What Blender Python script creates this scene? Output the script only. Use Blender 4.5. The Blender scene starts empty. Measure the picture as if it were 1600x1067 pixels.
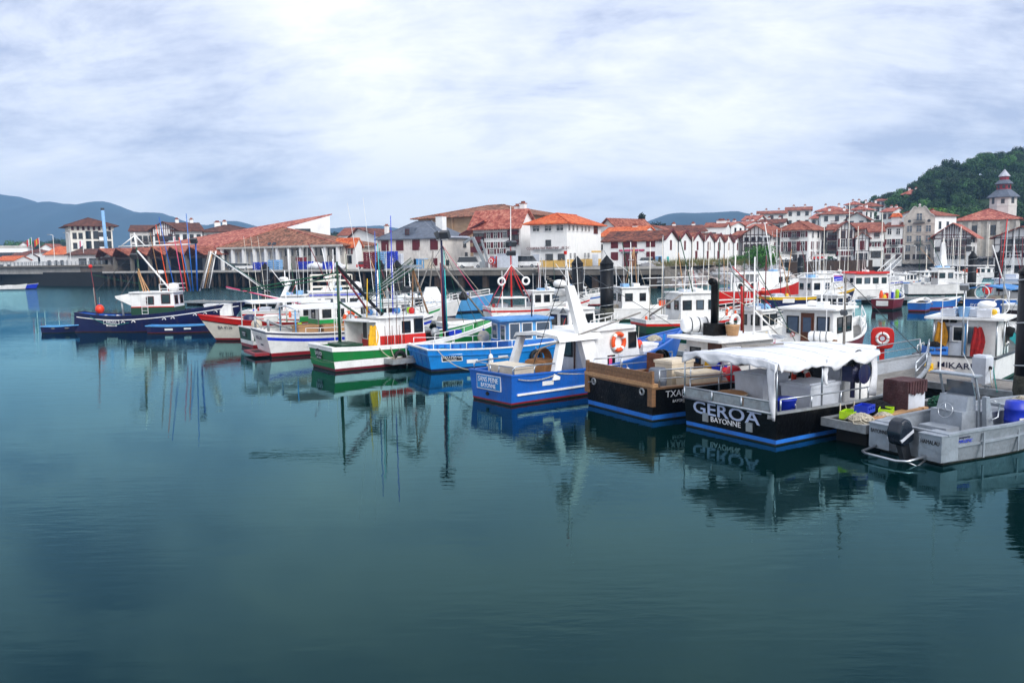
import bpy, math, random
from mathutils import Vector, Matrix, noise
random.seed(7)
scene = bpy.context.scene
COL = scene.collection
PI = math.pi
R = math.radians

# ------------------------------------------------------------------ camera
F, CAMH, PITCH, ROLL = 1250.0, 5.2, R(5.96), R(-0.9)
cam = bpy.data.cameras.new('camera')
cam.sensor_width = 36.0
cam.lens = F / 1600 * 36
cam.clip_start = 0.1
cam.clip_end = 9000
camo = bpy.data.objects.new('camera', cam)
COL.objects.link(camo)
CM = Matrix.Rotation(PI / 2 - PITCH, 3, 'X') @ Matrix.Rotation(ROLL, 3, 'Z')
camo.matrix_world = Matrix.Translation((0, 0, CAMH)) @ CM.to_4x4()
scene.camera = camo

# ------------------------------------------------------------------ light
SUN_EL, SUN_AZ = R(38), R(145)          # azimuth clockwise from +Y: behind the camera, to its right
sd = Vector((math.sin(SUN_AZ) * math.cos(SUN_EL), math.cos(SUN_AZ) * math.cos(SUN_EL), math.sin(SUN_EL)))
sun = bpy.data.lights.new('sun', 'SUN')
sun.energy = 2.1
sun.angle = R(38)
sun.color = (1.0, 0.98, 0.95)
suno = bpy.data.objects.new('sun', sun)
suno.rotation_euler = sd.to_track_quat('Z', 'Y').to_euler()
COL.objects.link(suno)

world = bpy.data.worlds.new('World')
scene.world = world
world.use_nodes = True
nt = world.node_tree
nt.nodes.clear()
def wn(t, **k):
    n = nt.nodes.new(t)
    for a, b in k.items(): setattr(n, a, b)
    return n
wo = wn('ShaderNodeOutputWorld')
sky = wn('ShaderNodeTexSky', sky_type='NISHITA', sun_disc=False, sun_elevation=SUN_EL, sun_rotation=SUN_AZ)
bg1 = wn('ShaderNodeBackground'); bg1.inputs[1].default_value = 0.12
nt.links.new(sky.outputs[0], bg1.inputs[0])
# cloud sheet: view direction projected on a flat layer, so that streaks foreshorten to the horizon
tc = wn('ShaderNodeTexCoord')
sep = wn('ShaderNodeSeparateXYZ'); nt.links.new(tc.outputs['Generated'], sep.inputs[0])
def wm(op, a, b=None, c=None):
    n = wn('ShaderNodeMath', operation=op)
    for i, x in enumerate((a, b, c)):
        if x is None: continue
        if isinstance(x, (int, float)): n.inputs[i].default_value = x
        else: nt.links.new(x, n.inputs[i])
    return n.outputs[0]
zz = wm('MAXIMUM', sep.outputs[2], 0.0)
dn = wm('ADD', zz, 0.36)
cx = wm('DIVIDE', sep.outputs[0], dn); cy = wm('DIVIDE', sep.outputs[1], dn)
comb = wn('ShaderNodeCombineXYZ')
nt.links.new(cx, comb.inputs[0]); nt.links.new(cy, comb.inputs[1])
def wnoise(scale, detail, rough, stretch, rot, dist=0.0, off=(0, 0, 0)):
    mp = wn('ShaderNodeMapping'); mp.inputs['Scale'].default_value = stretch
    mp.inputs['Rotation'].default_value = (0, 0, rot); mp.inputs['Location'].default_value = off
    nt.links.new(comb.outputs[0], mp.inputs[0])
    n = wn('ShaderNodeTexNoise'); n.inputs['Scale'].default_value = scale
    n.inputs['Detail'].default_value = detail; n.inputs['Roughness'].default_value = rough
    n.inputs['Distortion'].default_value = dist
    nt.links.new(mp.outputs[0], n.inputs['Vector'])
    return n.outputs[0]
n1 = wnoise(0.9, 8, 0.58, (1, 1.15, 1), 0.6, 0.4, (11.62, 10.79, 0))
n2 = wnoise(3.6, 10, 0.68, (0.7, 1.5, 1), R(35), 0.3, (0.4, 5.2, 0))
nm = wm('ADD', wm('MULTIPLY', n1, 0.63), wm('MULTIPLY', n2, 0.37))
ramp = wn('ShaderNodeValToRGB')
cr = ramp.color_ramp
cr.elements[0].position = 0.40; cr.elements[0].color = (0.36, 0.41, 0.57, 1)
cr.elements[1].position = 0.585; cr.elements[1].color = (0.88, 0.885, 0.90, 1)
e = cr.elements.new(0.478); e.color = (0.63, 0.67, 0.78, 1)
nt.links.new(nm, ramp.inputs[0])
bg2 = wn('ShaderNodeBackground'); bg2.inputs[1].default_value = 1.0
hz = wn('ShaderNodeMix', data_type='RGBA')          # cloud base pales towards the horizon
nt.links.new(wm('MULTIPLY', wm('POWER', wm('SUBTRACT', 1.0, zz), 9.0), 0.5), hz.inputs['Factor'])
nt.links.new(ramp.outputs[0], hz.inputs['A']); hz.inputs['B'].default_value = (0.90, 0.90, 0.89, 1)
nt.links.new(hz.outputs['Result'], bg2.inputs[0])
ramp2 = wn('ShaderNodeValToRGB')          # thin gaps where the blue shows a little
ramp2.color_ramp.elements[0].position = 0.3; ramp2.color_ramp.elements[0].color = (0.9, 0.9, 0.9, 1)
ramp2.color_ramp.elements[1].position = 0.5; ramp2.color_ramp.elements[1].color = (0.97, 0.97, 0.97, 1)
nt.links.new(nm, ramp2.inputs[0])
mx = wn('ShaderNodeMixShader')
nt.links.new(ramp2.outputs[0], mx.inputs[0]); nt.links.new(bg1.outputs[0], mx.inputs[1]); nt.links.new(bg2.outputs[0], mx.inputs[2])
nt.links.new(mx.outputs[0], wo.inputs[0])

scene.view_settings.view_transform = 'Standard'
scene.view_settings.look = 'None'
scene.view_settings.exposure = 0.54
scene.view_settings.gamma = 1.0
scene.view_settings.use_curve_mapping = False
scene.cycles.use_denoising = True
scene.cycles.max_bounces = 6
scene.cycles.volume_bounces = 0
scene.cycles.caustics_reflective = False
scene.cycles.caustics_refractive = False

# ------------------------------------------------------------------ pixel -> place (photo pixels, 1600 wide)
def ray(px, py): return CM @ Vector(((px - 800) / F, -(py - 533.5) / F, -1))
def at(px, py, z=0.0):
    d = ray(px, py); t = (z - CAMH) / d.z
    return Vector((d.x * t, d.y * t, z))
def atY(px, py, Y):
    d = ray(px, py); t = Y / d.y
    return Vector((d.x * t, Y, CAMH + d.z * t))
def XY(px, Y):
    p = atY(px, 400, Y); return Vector((p.x, p.y))
def ZP(px, py, Y): return atY(px, py, Y).z

# ------------------------------------------------------------------ materials
def lin(h):
    h = h.lstrip('#'); o = []
    for i in (0, 2, 4):
        c = int(h[i:i + 2], 16) / 255
        o.append(c / 12.92 if c <= 0.04045 else ((c + 0.055) / 1.055) ** 2.4)
    return tuple(o)
MATS = {}
def mat(name, col, rough=0.5, var=0.25, scale=2.0, dirt=0.0, dirtcol=(0.05, 0.04, 0.03), bump=0.0, bscale=20, metal=0.0,
        stretch=(1, 1, 1), spec=0.5, objrand=0.0, streak=False, emit=None, chips=None):
    """paint, plaster, wood ...: a base colour broken by noise, optional dirt blotches or streaks, fine relief"""
    if name in MATS: return MATS[name]
    if isinstance(col, str): col = lin(col)
    m = bpy.data.materials.new(name); MATS[name] = m
    m.use_nodes = True
    t = m.node_tree; L = t.links.new
    b = t.nodes['Principled BSDF']
    b.inputs['Roughness'].default_value = rough
    b.inputs['Metallic'].default_value = metal
    b.inputs['Specular IOR Level'].default_value = spec
    tc = t.nodes.new('ShaderNodeTexCoord')
    mp = t.nodes.new('ShaderNodeMapping'); mp.inputs['Scale'].default_value = stretch
    L(tc.outputs['Object'], mp.inputs[0])
    n = t.nodes.new('ShaderNodeTexNoise'); n.inputs['Scale'].default_value = scale; n.inputs['Detail'].default_value = 6
    n.inputs['Roughness'].default_value = 0.65
    L(mp.outputs[0], n.inputs['Vector'])
    rp = t.nodes.new('ShaderNodeValToRGB')
    d = tuple(max(0, c * (1 - var)) for c in col) + (1,); l = tuple(min(1, c * (1 + var * 0.5)) for c in col) + (1,)
    rp.color_ramp.elements[0].position = 0.33; rp.color_ramp.elements[0].color = d
    rp.color_ramp.elements[1].position = 0.67; rp.color_ramp.elements[1].color = l
    L(n.outputs[0], rp.inputs[0])
    out = rp.outputs[0]
    if objrand:
        oi = t.nodes.new('ShaderNodeObjectInfo')
        hs = t.nodes.new('ShaderNodeHueSaturation')
        ma = t.nodes.new('ShaderNodeMapRange'); ma.inputs[3].default_value = 1 - objrand; ma.inputs[4].default_value = 1 + objrand
        L(oi.outputs['Random'], ma.inputs[0]); L(ma.outputs[0], hs.inputs['Value']); L(out, hs.inputs['Color'])
        out = hs.outputs[0]
    if dirt:
        n2 = t.nodes.new('ShaderNodeTexNoise'); n2.inputs['Scale'].default_value = 1.3 if not streak else 3.0
        n2.inputs['Detail'].default_value = 8; n2.inputs['Roughness'].default_value = 0.7
        mp2 = t.nodes.new('ShaderNodeMapping'); mp2.inputs['Scale'].default_value = (1, 1, 0.12) if streak else (1, 1, 1)
        mp2.inputs['Location'].default_value = (7.3, 2.1, 4.4)
        L(tc.outputs['Object'], mp2.inputs[0]); L(mp2.outputs[0], n2.inputs['Vector'])
        r2 = t.nodes.new('ShaderNodeValToRGB')
        r2.color_ramp.elements[0].position = 0.5; r2.color_ramp.elements[0].color = (0, 0, 0, 1)
        r2.color_ramp.elements[1].position = 0.75; r2.color_ramp.elements[1].color = (dirt, dirt, dirt, 1)
        L(n2.outputs[0], r2.inputs[0])
        mi = t.nodes.new('ShaderNodeMix'); mi.data_type = 'RGBA'
        L(r2.outputs[0], mi.inputs['Factor']); L(out, mi.inputs['A']); mi.inputs['B'].default_value = tuple(dirtcol) + (1,)
        out = mi.outputs['Result']
    if chips:      # small chipped and rubbed spots
        n4 = t.nodes.new('ShaderNodeTexNoise'); n4.inputs['Scale'].default_value = 7; n4.inputs['Detail'].default_value = 10; n4.inputs['Roughness'].default_value = 0.8
        L(tc.outputs['Object'], n4.inputs['Vector']); r4 = t.nodes.new('ShaderNodeValToRGB')
        r4.color_ramp.elements[0].position = 0.63; r4.color_ramp.elements[0].color = (0, 0, 0, 1); r4.color_ramp.elements[1].position = 0.68; r4.color_ramp.elements[1].color = (0.8, 0.8, 0.8, 1)
        L(n4.outputs[0], r4.inputs[0]); m4 = t.nodes.new('ShaderNodeMix'); m4.data_type = 'RGBA'; L(r4.outputs[0], m4.inputs['Factor']); L(out, m4.inputs['A']); m4.inputs['B'].default_value = tuple(chips) + (1,); out = m4.outputs['Result']
    L(out, b.inputs['Base Color'])
    if bump:
        n3 = t.nodes.new('ShaderNodeTexNoise'); n3.inputs['Scale'].default_value = bscale; n3.inputs['Detail'].default_value = 5
        L(mp.outputs[0], n3.inputs['Vector'])
        bp = t.nodes.new('ShaderNodeBump'); bp.inputs['Strength'].default_value = bump; bp.inputs['Distance'].default_value = 0.05
        L(n3.outputs[0], bp.inputs['Height']); L(bp.outputs[0], b.inputs['Normal'])
    if emit:
        b.inputs['Emission Color'].default_value = emit + (1,); b.inputs['Emission Strength'].default_value = 1
    return m
def paint(name, col, dirt=0.45, rough=0.42, var=0.18):
    return mat(name, col, rough, var, 1.2, dirt, (0.085, 0.05, 0.03), 0.25, 14, streak=True, chips=(0.16, 0.12, 0.09))
def roofmat(name, c1, c2, c3, axis=0):
    """terracotta tiles too far off to part: rows of rounds in relief, tile-sized colour changes, lichen"""
    m = bpy.data.materials.new(name); MATS[name] = m; m.use_nodes = True
    t = m.node_tree; L = t.links.new; b = t.nodes['Principled BSDF']; b.inputs['Roughness'].default_value = 0.85
    tc = t.nodes.new('ShaderNodeTexCoord')
    v = t.nodes.new('ShaderNodeTexVoronoi'); v.inputs['Scale'].default_value = 2.2
    L(tc.outputs['Object'], v.inputs['Vector'])
    n = t.nodes.new('ShaderNodeTexNoise'); n.inputs['Scale'].default_value = 0.5; n.inputs['Detail'].default_value = 9; n.inputs['Roughness'].default_value = 0.75
    L(tc.outputs['Object'], n.inputs['Vector'])
    sx = t.nodes.new('ShaderNodeSeparateColor'); L(v.outputs['Color'], sx.inputs[0])
    ad = t.nodes.new('ShaderNodeMath'); ad.operation = 'MULTIPLY_ADD'; ad.inputs[1].default_value = 0.35
    L(sx.outputs[0], ad.inputs[0]); L(n.outputs[0], ad.inputs[2])
    rp = t.nodes.new('ShaderNodeValToRGB')
    rp.color_ramp.elements[0].position = 0.45; rp.color_ramp.elements[0].color = lin(c1) + (1,)
    rp.color_ramp.elements[1].position = 0.88; rp.color_ramp.elements[1].color = lin(c3) + (1,)
    e = rp.color_ramp.elements.new(0.66); e.color = lin(c2) + (1,)
    L(ad.outputs[0], rp.inputs[0]); L(rp.outputs[0], b.inputs['Base Color'])
    w = t.nodes.new('ShaderNodeTexWave'); w.bands_direction = 'X' if axis == 0 else 'Y'; w.inputs['Scale'].default_value = 1.1
    w.inputs['Distortion'].default_value = 0.6
    L(tc.outputs['Object'], w.inputs['Vector'])
    a2 = t.nodes.new('ShaderNodeMath'); a2.operation = 'ADD'; L(w.outputs[1], a2.inputs[0]); L(v.outputs['Distance'], a2.inputs[1])
    bp = t.nodes.new('ShaderNodeBump'); bp.inputs['Strength'].default_value = 0.8; bp.inputs['Distance'].default_value = 0.15
    L(a2.outputs[0], bp.inputs['Height']); L(bp.outputs[0], b.inputs['Normal'])
    return m

M = {}
def defm(k, *a, **kw): M[k] = mat(k, *a, **kw); return M[k]
for k, c in dict(white='#f4f4f2', cream_white='#ece6d8', navy='#0a1446', blue='#1a62be', light_blue='#1283d2', mid_blue='#2a72c8', sky_blue='#5aa6e0',
                 green='#0c7a34', bright_green='#149a48', dark_green='#0a4028', red='#d01c14', dark_red='#6e1014', maroon='#701024', orange='#f0571a', yellow='#f2c012',
                 hull_black='#0c0d10', grey='#9aa0a8', dark_grey='#3a3e44', royal='#1438d0', boot_red='#8e1624', boot_blue='#2a78d8', pink='#e04a78',
                 turquoise='#2cc0c0', lime='#a8d81c').items():
    M[k] = paint('paint_' + k, c, dirt=(0.16 if k in ('white', 'cream_white') else 0.4))
M['hull_black'] = mat('tarred_hull', '#060608', 0.35, 0.4, 1.5, 0.3, (0.05, 0.048, 0.045), 0.3, 10, spec=0.15, chips=(0.2, 0.2, 0.2))
M['worn_black'] = mat('worn_black_hull', '#08090b', 0.5, 0.5, 2.5, 0.35, (0.10, 0.09, 0.085), 0.4, 14, spec=0.15, chips=(0.4, 0.38, 0.36))
defm('steel', '#b9bec4', 0.3, 0.15, 6, metal=0.85)
defm('galv', '#a3a8ac', 0.5, 0.3, 5, 0.4, (0.2, 0.12, 0.07), metal=0.4)
defm('alu', '#9fa7b0', 0.42, 0.3, 1.8, 0.6, (0.5, 0.54, 0.6), 0.3, 8, metal=0.35)
defm('alu_dark', '#868c94', 0.45, 0.35, 2.5, 0.4, (0.35, 0.36, 0.38), metal=0.35)
defm('rust', '#6b3a22', 0.8, 0.5, 3, 0.5, (0.05, 0.03, 0.02), 0.5, 15)
defm('rubber', '#0b0b0c', 0.7, 0.3)
defm('glass', (0.012, 0.017, 0.022), 0.06, 0.5, 0.8, spec=0.8)
defm('glass_pale', (0.10, 0.13, 0.17), 0.08, 0.5, 0.8, spec=0.8)
defm('wood', '#8a6544', 0.65, 0.35, 2, 0.35, (0.05, 0.035, 0.02), 0.3, 20, stretch=(1, 6, 6))
defm('wood_pale', '#c09468', 0.65, 0.25, 2, 0.3, (0.12, 0.07, 0.04), 0.3, 20, stretch=(1, 6, 6))
defm('wood_grey', '#8f8a84', 0.8, 0.35, 2, 0.3, (0.1, 0.09, 0.08), 0.4, 20, stretch=(1, 6, 6))
defm('wood_brown', '#5d3018', 0.5, 0.35, 3, bump=0.2)
defm('deck', '#8d8a84', 0.8, 0.35, 2.5, 0.5, (0.07, 0.06, 0.05), 0.3, 18)
defm('deck_blue', '#2c68a8', 0.7, 0.3, 2.5, 0.5, (0.06, 0.06, 0.07))
defm('deck_green', '#2b7a52', 0.7, 0.3, 2.5, 0.4, (0.06, 0.06, 0.05))
defm('tarp', '#f2f4f8', 0.55, 0.12, 2.0, 0.25, (0.45, 0.47, 0.5), 0.5, 5)
def translucent(m, k):      # canvas lets part of the daylight through
    t = m.node_tree; o = next(n for n in t.nodes if n.type == 'OUTPUT_MATERIAL'); b = t.nodes['Principled BSDF']
    tr = t.nodes.new('ShaderNodeBsdfTranslucent'); tr.inputs[0].default_value = (0.9, 0.92, 0.95, 1); mi = t.nodes.new('ShaderNodeMixShader'); mi.inputs[0].default_value = k
    t.links.new(b.outputs[0], mi.inputs[1]); t.links.new(tr.outputs[0], mi.inputs[2]); t.links.new(mi.outputs[0], o.inputs[0])
translucent(M['tarp'], 0.18)
defm('tarp_blue', '#3f86c8', 0.6, 0.3, 2, 0.4, (0.4, 0.55, 0.7), 0.4, 6)
defm('net', '#10131c', 0.9, 0.8, 14, bump=1.0, bscale=30)
defm('net_green', '#1d5a44', 0.9, 0.6, 14, bump=1.0, bscale=30)
defm('cloth_maroon', '#4a2a2e', 0.9, 0.4, 4, 0.3, (0.3, 0.2, 0.2), 0.6, 16)
defm('cloth_orange', '#c98a12', 0.75, 0.35, 5, 0.4, (0.08, 0.05, 0.01), 0.6, 12)
defm('cloth_yellow', '#f0b70e', 0.6, 0.3, 5, bump=0.6, bscale=12)
defm('cloth_red', '#b81a1a', 0.7, 0.4, 5, bump=0.6, bscale=12)
defm('weed', '#1c2014', 0.8, 0.6, 6, 0.5, (0.06, 0.05, 0.03))
defm('rope', '#cfc6b2', 0.9, 0.4, 20, bump=0.8, bscale=60)
defm('rope_teal', '#2f8f86', 0.9, 0.3, 20, bump=0.8, bscale=60)
defm('plastic_blue', '#1533b8', 0.4, 0.2)
defm('plastic_lime', '#b6e01c', 0.45, 0.2)
defm('plastic_yellow', '#f0e000', 0.45, 0.2)
defm('plastic_red', '#7c1c26', 0.5, 0.3)
defm('plastic_pale', '#d9cdb8', 0.5, 0.15, 2, 0.3, (0.3, 0.24, 0.18))
defm('plastic_grey', '#d2d8e2', 0.5, 0.15, 2, 0.3, (0.25, 0.25, 0.25))
defm('plastic_sky', '#86b4e0', 0.5, 0.2)
defm('cardboard', '#a9794c', 0.85, 0.2, 2, bump=0.2)
defm('buoy', '#f0401c', 0.4, 0.25, 3, 0.3, (0.3, 0.05, 0.02))
defm('buoy_red', '#e01c2c', 0.4, 0.2, 3, 0.2, (0.25, 0.05, 0.03))
defm('foam', '#d9d9d6', 0.8, 0.1)
defm('ink', '#0b1240', 0.6, 0.1)
defm('black_ink', '#0c0c0e', 0.6, 0.1)
defm('letter_pale', '#bccbea', 0.5, 0.1)
defm('letter_white', '#f4f6fa', 0.5, 0.08)
# buildings
defm('plaster', '#f1f1ef', 0.9, 0.10, 0.5, 0.22, (0.42, 0.42, 0.42), 0.3, 6, streak=True)
defm('plaster_warm', '#f0ebe0', 0.9, 0.12, 0.5, 0.25, (0.45, 0.4, 0.33), 0.3, 6, streak=True)
defm('plaster_grey', '#d3d0cc', 0.9, 0.15, 0.5, 0.35, (0.3, 0.27, 0.24), 0.3, 6, streak=True)
defm('plaster_old', '#e6e0d8', 0.95, 0.22, 0.6, 0.55, (0.25, 0.22, 0.2), 0.4, 5, streak=True)
defm('buff', '#b89a7c', 0.95, 0.3, 0.5, 0.6, (0.22, 0.16, 0.11), 0.5, 5)
defm('stone', '#cdc5bb', 0.9, 0.25, 0.8, 0.5, (0.2, 0.18, 0.16), 0.4, 5)
defm('stone_dark', '#6d655e', 0.95, 0.4, 0.9, 0.5, (0.08, 0.07, 0.06), 0.6, 4)
defm('shutter_red', '#641019', 0.6, 0.25, 3)
defm('timber_red', '#571119', 0.65, 0.3, 3)
defm('timber_brown', '#3a1c18', 0.7, 0.3, 3)
defm('yellow_paint', '#e2b968', 0.8, 0.15, 1, 0.2, (0.4, 0.3, 0.15))
defm('slate', '#5a6270', 0.6, 0.3, 1.2, 0.4, (0.3, 0.32, 0.36), 0.5, 5)
defm('slate_pale', '#b9bcc6', 0.7, 0.25, 0.8, 0.5, (0.25, 0.26, 0.3), 0.5, 4)
defm('concrete', '#7b756d', 0.95, 0.35, 0.6, 0.6, (0.09, 0.08, 0.07), 0.5, 4, streak=True)
defm('concrete_pale', '#bdb9b2', 0.9, 0.25, 0.6, 0.4, (0.2, 0.18, 0.16), 0.3, 4, streak=True)
defm('concrete_wet_shade', '#141211', 0.9, 0.5, 0.8, 0.5, (0.006, 0.006, 0.006), 0.6, 4)  # wet concrete, blackened: under-quay, under-bridge and rock-gap shade put into the colour
defm('pile_wood', '#4c3b2f', 0.9, 0.5, 1.2, 0.6, (0.03, 0.03, 0.025), 0.6, 8, streak=True)
defm('dolphin_steel', '#090b11', 0.5, 0.45, 1.5, 0.3, (0.06, 0.045, 0.04), 0.3, 8, streak=True, spec=0.25)
defm('asphalt', '#4b4b4d', 0.95, 0.3, 1)
defm('barnacle', '#4a4a40', 0.95, 0.6, 5, 0.6, (0.02, 0.03, 0.012), 1.0, 18)
defm('motor_paint', '#1b2430', 0.22, 0.2)
defm('rock', '#a3a2a4', 0.95, 0.5, 0.9, 0.6, (0.03, 0.03, 0.032), 0.9, 3, objrand=0.45)
defm('rock_pink', '#a09590', 0.95, 0.5, 0.9, 0.6, (0.03, 0.03, 0.032), 0.9, 3, objrand=0.45)
defm('leaf_dark', '#2a4a24', 0.8, 0.6, 0.35, objrand=0.5)
defm('leaf_mid', '#41692e', 0.8, 0.55, 0.35, objrand=0.45)
defm('leaf_bright', '#5f8f28', 0.8, 0.45, 0.5, objrand=0.2)
defm('leaf_bush', '#3f7a1c', 0.75, 0.5, 1.2)
defm('leaf_conifer', '#16281c', 0.85, 0.4, 0.6)
defm('bark', '#4a3c30', 0.95, 0.4, 2, bump=0.6)
defm('dry_grass', '#8f7f50', 0.95, 0.4, 0.8)
defm('olive_grass', '#5f6a3c', 0.95, 0.4, 0.8)
defm('hill_green', '#2c4222', 0.95, 0.6, 0.08, 0.5, (0.08, 0.1, 0.03))
defm('mountain', '#18343c', 1.0, 0.45, 0.004, 0.5, (0.12, 0.13, 0.07))
defm('ground', '#86827b', 0.95, 0.3, 0.3)
roofs = dict(tile=('#6d3122', '#96503c', '#b8735a'), tile_orange=('#b04a22', '#d9612e', '#e88a52'), tile_dark=('#3c1f1a', '#6f3a2c', '#96573f'),
             tile_pink=('#8a4238', '#b4604f', '#d08a74'), tile_brown=('#3d2219', '#5e3325', '#7e4a35'), tile_mossy=('#4a3a26', '#8a5238', '#b47e62'))
for k, v in roofs.items(): M[k] = roofmat(k, *v)

# ------------------------------------------------------------------ mesh building
class MB:
    def __init__(s): s.v = []; s.f = []
    def add(s, vs, fs):
        o = len(s.v); s.v += [tuple(v) for v in vs]; s.f += [tuple(o + i for i in f) for f in fs]; return s
    def hexa(s, p):      # 8 points: bottom ring 0-3 then top ring 4-7
        return s.add(p, [(3, 2, 1, 0), (4, 5, 6, 7), (0, 1, 5, 4), (1, 2, 6, 5), (2, 3, 7, 6), (3, 0, 4, 7)])
    def box(s, x0, x1, y0, y1, z0, z1):
        return s.hexa([(x0, y0, z0), (x1, y0, z0), (x1, y1, z0), (x0, y1, z0), (x0, y0, z1), (x1, y0, z1), (x1, y1, z1), (x0, y1, z1)])
    def obox(s, c, size, mtx):
        a, b, d = (x / 2 for x in size); c = Vector(c)
        return s.hexa([c + mtx @ Vector(q) for q in ((-a, -b, -d), (a, -b, -d), (a, b, -d), (-a, b, -d), (-a, -b, d), (a, -b, d), (a, b, d), (-a, b, d))])
    def bar(s, p, q, w, h):      # rectangular bar from p to q
        p, q = Vector(p), Vector(q); d = q - p; n = d.normalized()
        up = Vector((0, 0, 1)) if abs(n.z) < 0.95 else Vector((1, 0, 0))
        a = n.cross(up).normalized() * w / 2; b = a.cross(n).normalized() * h / 2
        return s.hexa([p - a - b, p + a - b, q + a - b, q - a - b, p - a + b, p + a + b, q + a + b, q - a + b])
    def tube(s, pts, r, n=6, r2=None, caps=True):
        pts = [Vector(p) for p in pts]; k = len(pts); r2 = r if r2 is None else r2
        vs = []; prev = None
        for i, p in enumerate(pts):
            t = (pts[min(i + 1, k - 1)] - pts[max(i - 1, 0)])
            t = t.normalized() if t.length > 1e-9 else Vector((0, 0, 1))
            if prev is None:
                a = t.orthogonal().normalized()
            else:
                a = (prev - t * prev.dot(t)); a = a.normalized() if a.length > 1e-6 else t.orthogonal().normalized()
            prev = a; b = t.cross(a); rr = r + (r2 - r) * i / max(1, k - 1)
            for j in range(n):
                w = 2 * PI * j / n; vs.append(p + (a * math.cos(w) + b * math.sin(w)) * rr)
        fs = [(i * n + j, i * n + (j + 1) % n, (i + 1) * n + (j + 1) % n, (i + 1) * n + j) for i in range(k - 1) for j in range(n)]
        if caps: fs += [tuple(range(n - 1, -1, -1)), tuple((k - 1) * n + j for j in range(n))]
        return s.add(vs, fs)
    def lathe(s, prof, n=12, c=(0, 0, 0), mtx=None):
        vs = []; c = Vector(c)
        for r, z in prof:
            for j in range(n):
                w = 2 * PI * j / n; q = Vector((r * math.cos(w), r * math.sin(w), z)); vs.append(c + (mtx @ q if mtx else q))
        k = len(prof)
        fs = [(i * n + j, i * n + (j + 1) % n, (i + 1) * n + (j + 1) % n, (i + 1) * n + j) for i in range(k - 1) for j in range(n)]
        fs += [tuple(range(n - 1, -1, -1)), tuple((k - 1) * n + j for j in range(n))]
        return s.add(vs, fs)
    def sphere(s, c, r, n=10, sz=1.0):
        return s.lathe([(max(0.004, r * math.sin(PI * i / (n // 2 + 1))), -r * sz * math.cos(PI * i / (n // 2 + 1))) for i in range(n // 2 + 2)], n, c)
    def extr(s, poly, vec):      # planar polygon swept along vec
        vec = Vector(vec); k = len(poly); p = [Vector(q) for q in poly]
        nrm = Vector((0, 0, 0))
        for i in range(k): nrm += p[i].cross(p[(i + 1) % k])
        if nrm.dot(vec) < 0: p.reverse()
        return s.add(p + [q + vec for q in p], [tuple(range(k - 1, -1, -1)), tuple(range(k, 2 * k))] + [(i, (i + 1) % k, k + (i + 1) % k, k + i) for i in range(k)])
    def poly(s, *pts): return s.add(pts, [tuple(range(len(pts)))])
    def torus(s, c, rr, r, mtx=None, n=20, k=8, a0=0, a1=2 * PI):
        c = Vector(c); full = abs(a1 - a0 - 2 * PI) < 1e-6
        pts = []
        for i in range(n + (0 if full else 1)):
            w = a0 + (a1 - a0) * i / n
            for j in range(k):
                u = 2 * PI * j / k; q = Vector(((rr + r * math.cos(u)) * math.cos(w), (rr + r * math.cos(u)) * math.sin(w), r * math.sin(u)))
                pts.append(c + (mtx @ q if mtx else q))
        m = n if full else n
        fs = []
        for i in range(m):
            i2 = (i + 1) % n if full else i + 1
            for j in range(k): fs.append((i * k + j, i2 * k + j, i2 * k + (j + 1) % k, i * k + (j + 1) % k))
        return s.add(pts, fs)
    def mesh(s, name, m, smooth=False):
        me = bpy.data.meshes.new(name)
        me.from_pydata(s.v, [], s.f)
        ms = m if isinstance(m, (list, tuple)) else [m]
        for x in ms: me.materials.append(x)
        if smooth:
            for p in me.polygons: p.use_smooth = True
        me.update()
        return me
    def build(s, name, m, parent=None, smooth=False, loc=None, rz=0):
        o = bpy.data.objects.new(name, s.mesh(name, m, smooth))
        COL.objects.link(o)
        if parent is not None: o.parent = parent
        if loc is not None: o.location = loc
        if rz: o.rotation_euler = (0, 0, rz)
        return o
def inst(name, me, parent=None, loc=(0, 0, 0), rot=(0, 0, 0), sc=None):
    o = bpy.data.objects.new(name, me); COL.objects.link(o)
    if parent is not None: o.parent = parent
    o.location = loc; o.rotation_euler = rot
    if sc is not None: o.scale = sc if not isinstance(sc, (int, float)) else (sc, sc, sc)
    return o
def tag(o, label, cat, group=None):
    o['label'] = label; o['category'] = cat
    if group: o['group'] = group
    return o
def thing(name, label, cat, loc=(0, 0, 0), rz=0.0, group=None):
    o = bpy.data.objects.new(name, None); COL.objects.link(o)
    o.location = loc; o.rotation_euler = (0, 0, rz); o.empty_display_size = 0.3
    return tag(o, label, cat, group)
def struct(o): o['kind'] = 'structure'; return o
def stuff(o): o['kind'] = 'stuff'; return o
def text(parent, s, size, loc, right, up, m, name='lettering', depth=0.004, font_w=1.0, align='CENTER', shear=0.0):
    cu = bpy.data.curves.new('lettering', 'FONT'); cu.body = s; cu.size = size; cu.align_x = align; cu.align_y = 'CENTER'
    cu.extrude = depth; cu.resolution_u = 3; cu.offset = size * 0.012 * (font_w - 1) * 2; cu.shear = shear
    ob = bpy.data.objects.new('lettering', cu); COL.objects.link(ob)
    dg = bpy.context.evaluated_depsgraph_get(); dg.update()
    me = bpy.data.meshes.new_from_object(ob.evaluated_get(dg))
    bpy.data.objects.remove(ob); bpy.data.curves.remove(cu)
    r = Vector(right).normalized(); u = Vector(up); u = (u - r * u.dot(r)).normalized(); n = r.cross(u)
    mt = Matrix((r, u, n)).transposed().to_4x4(); mt.translation = Vector(loc)
    if font_w != 1: me.transform(Matrix.Diagonal((font_w, 1, 1, 1)))
    me.transform(mt); me.materials.clear(); me.materials.append(m)
    o = bpy.data.objects.new(name, me); COL.objects.link(o); o.parent = parent
    return o
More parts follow.
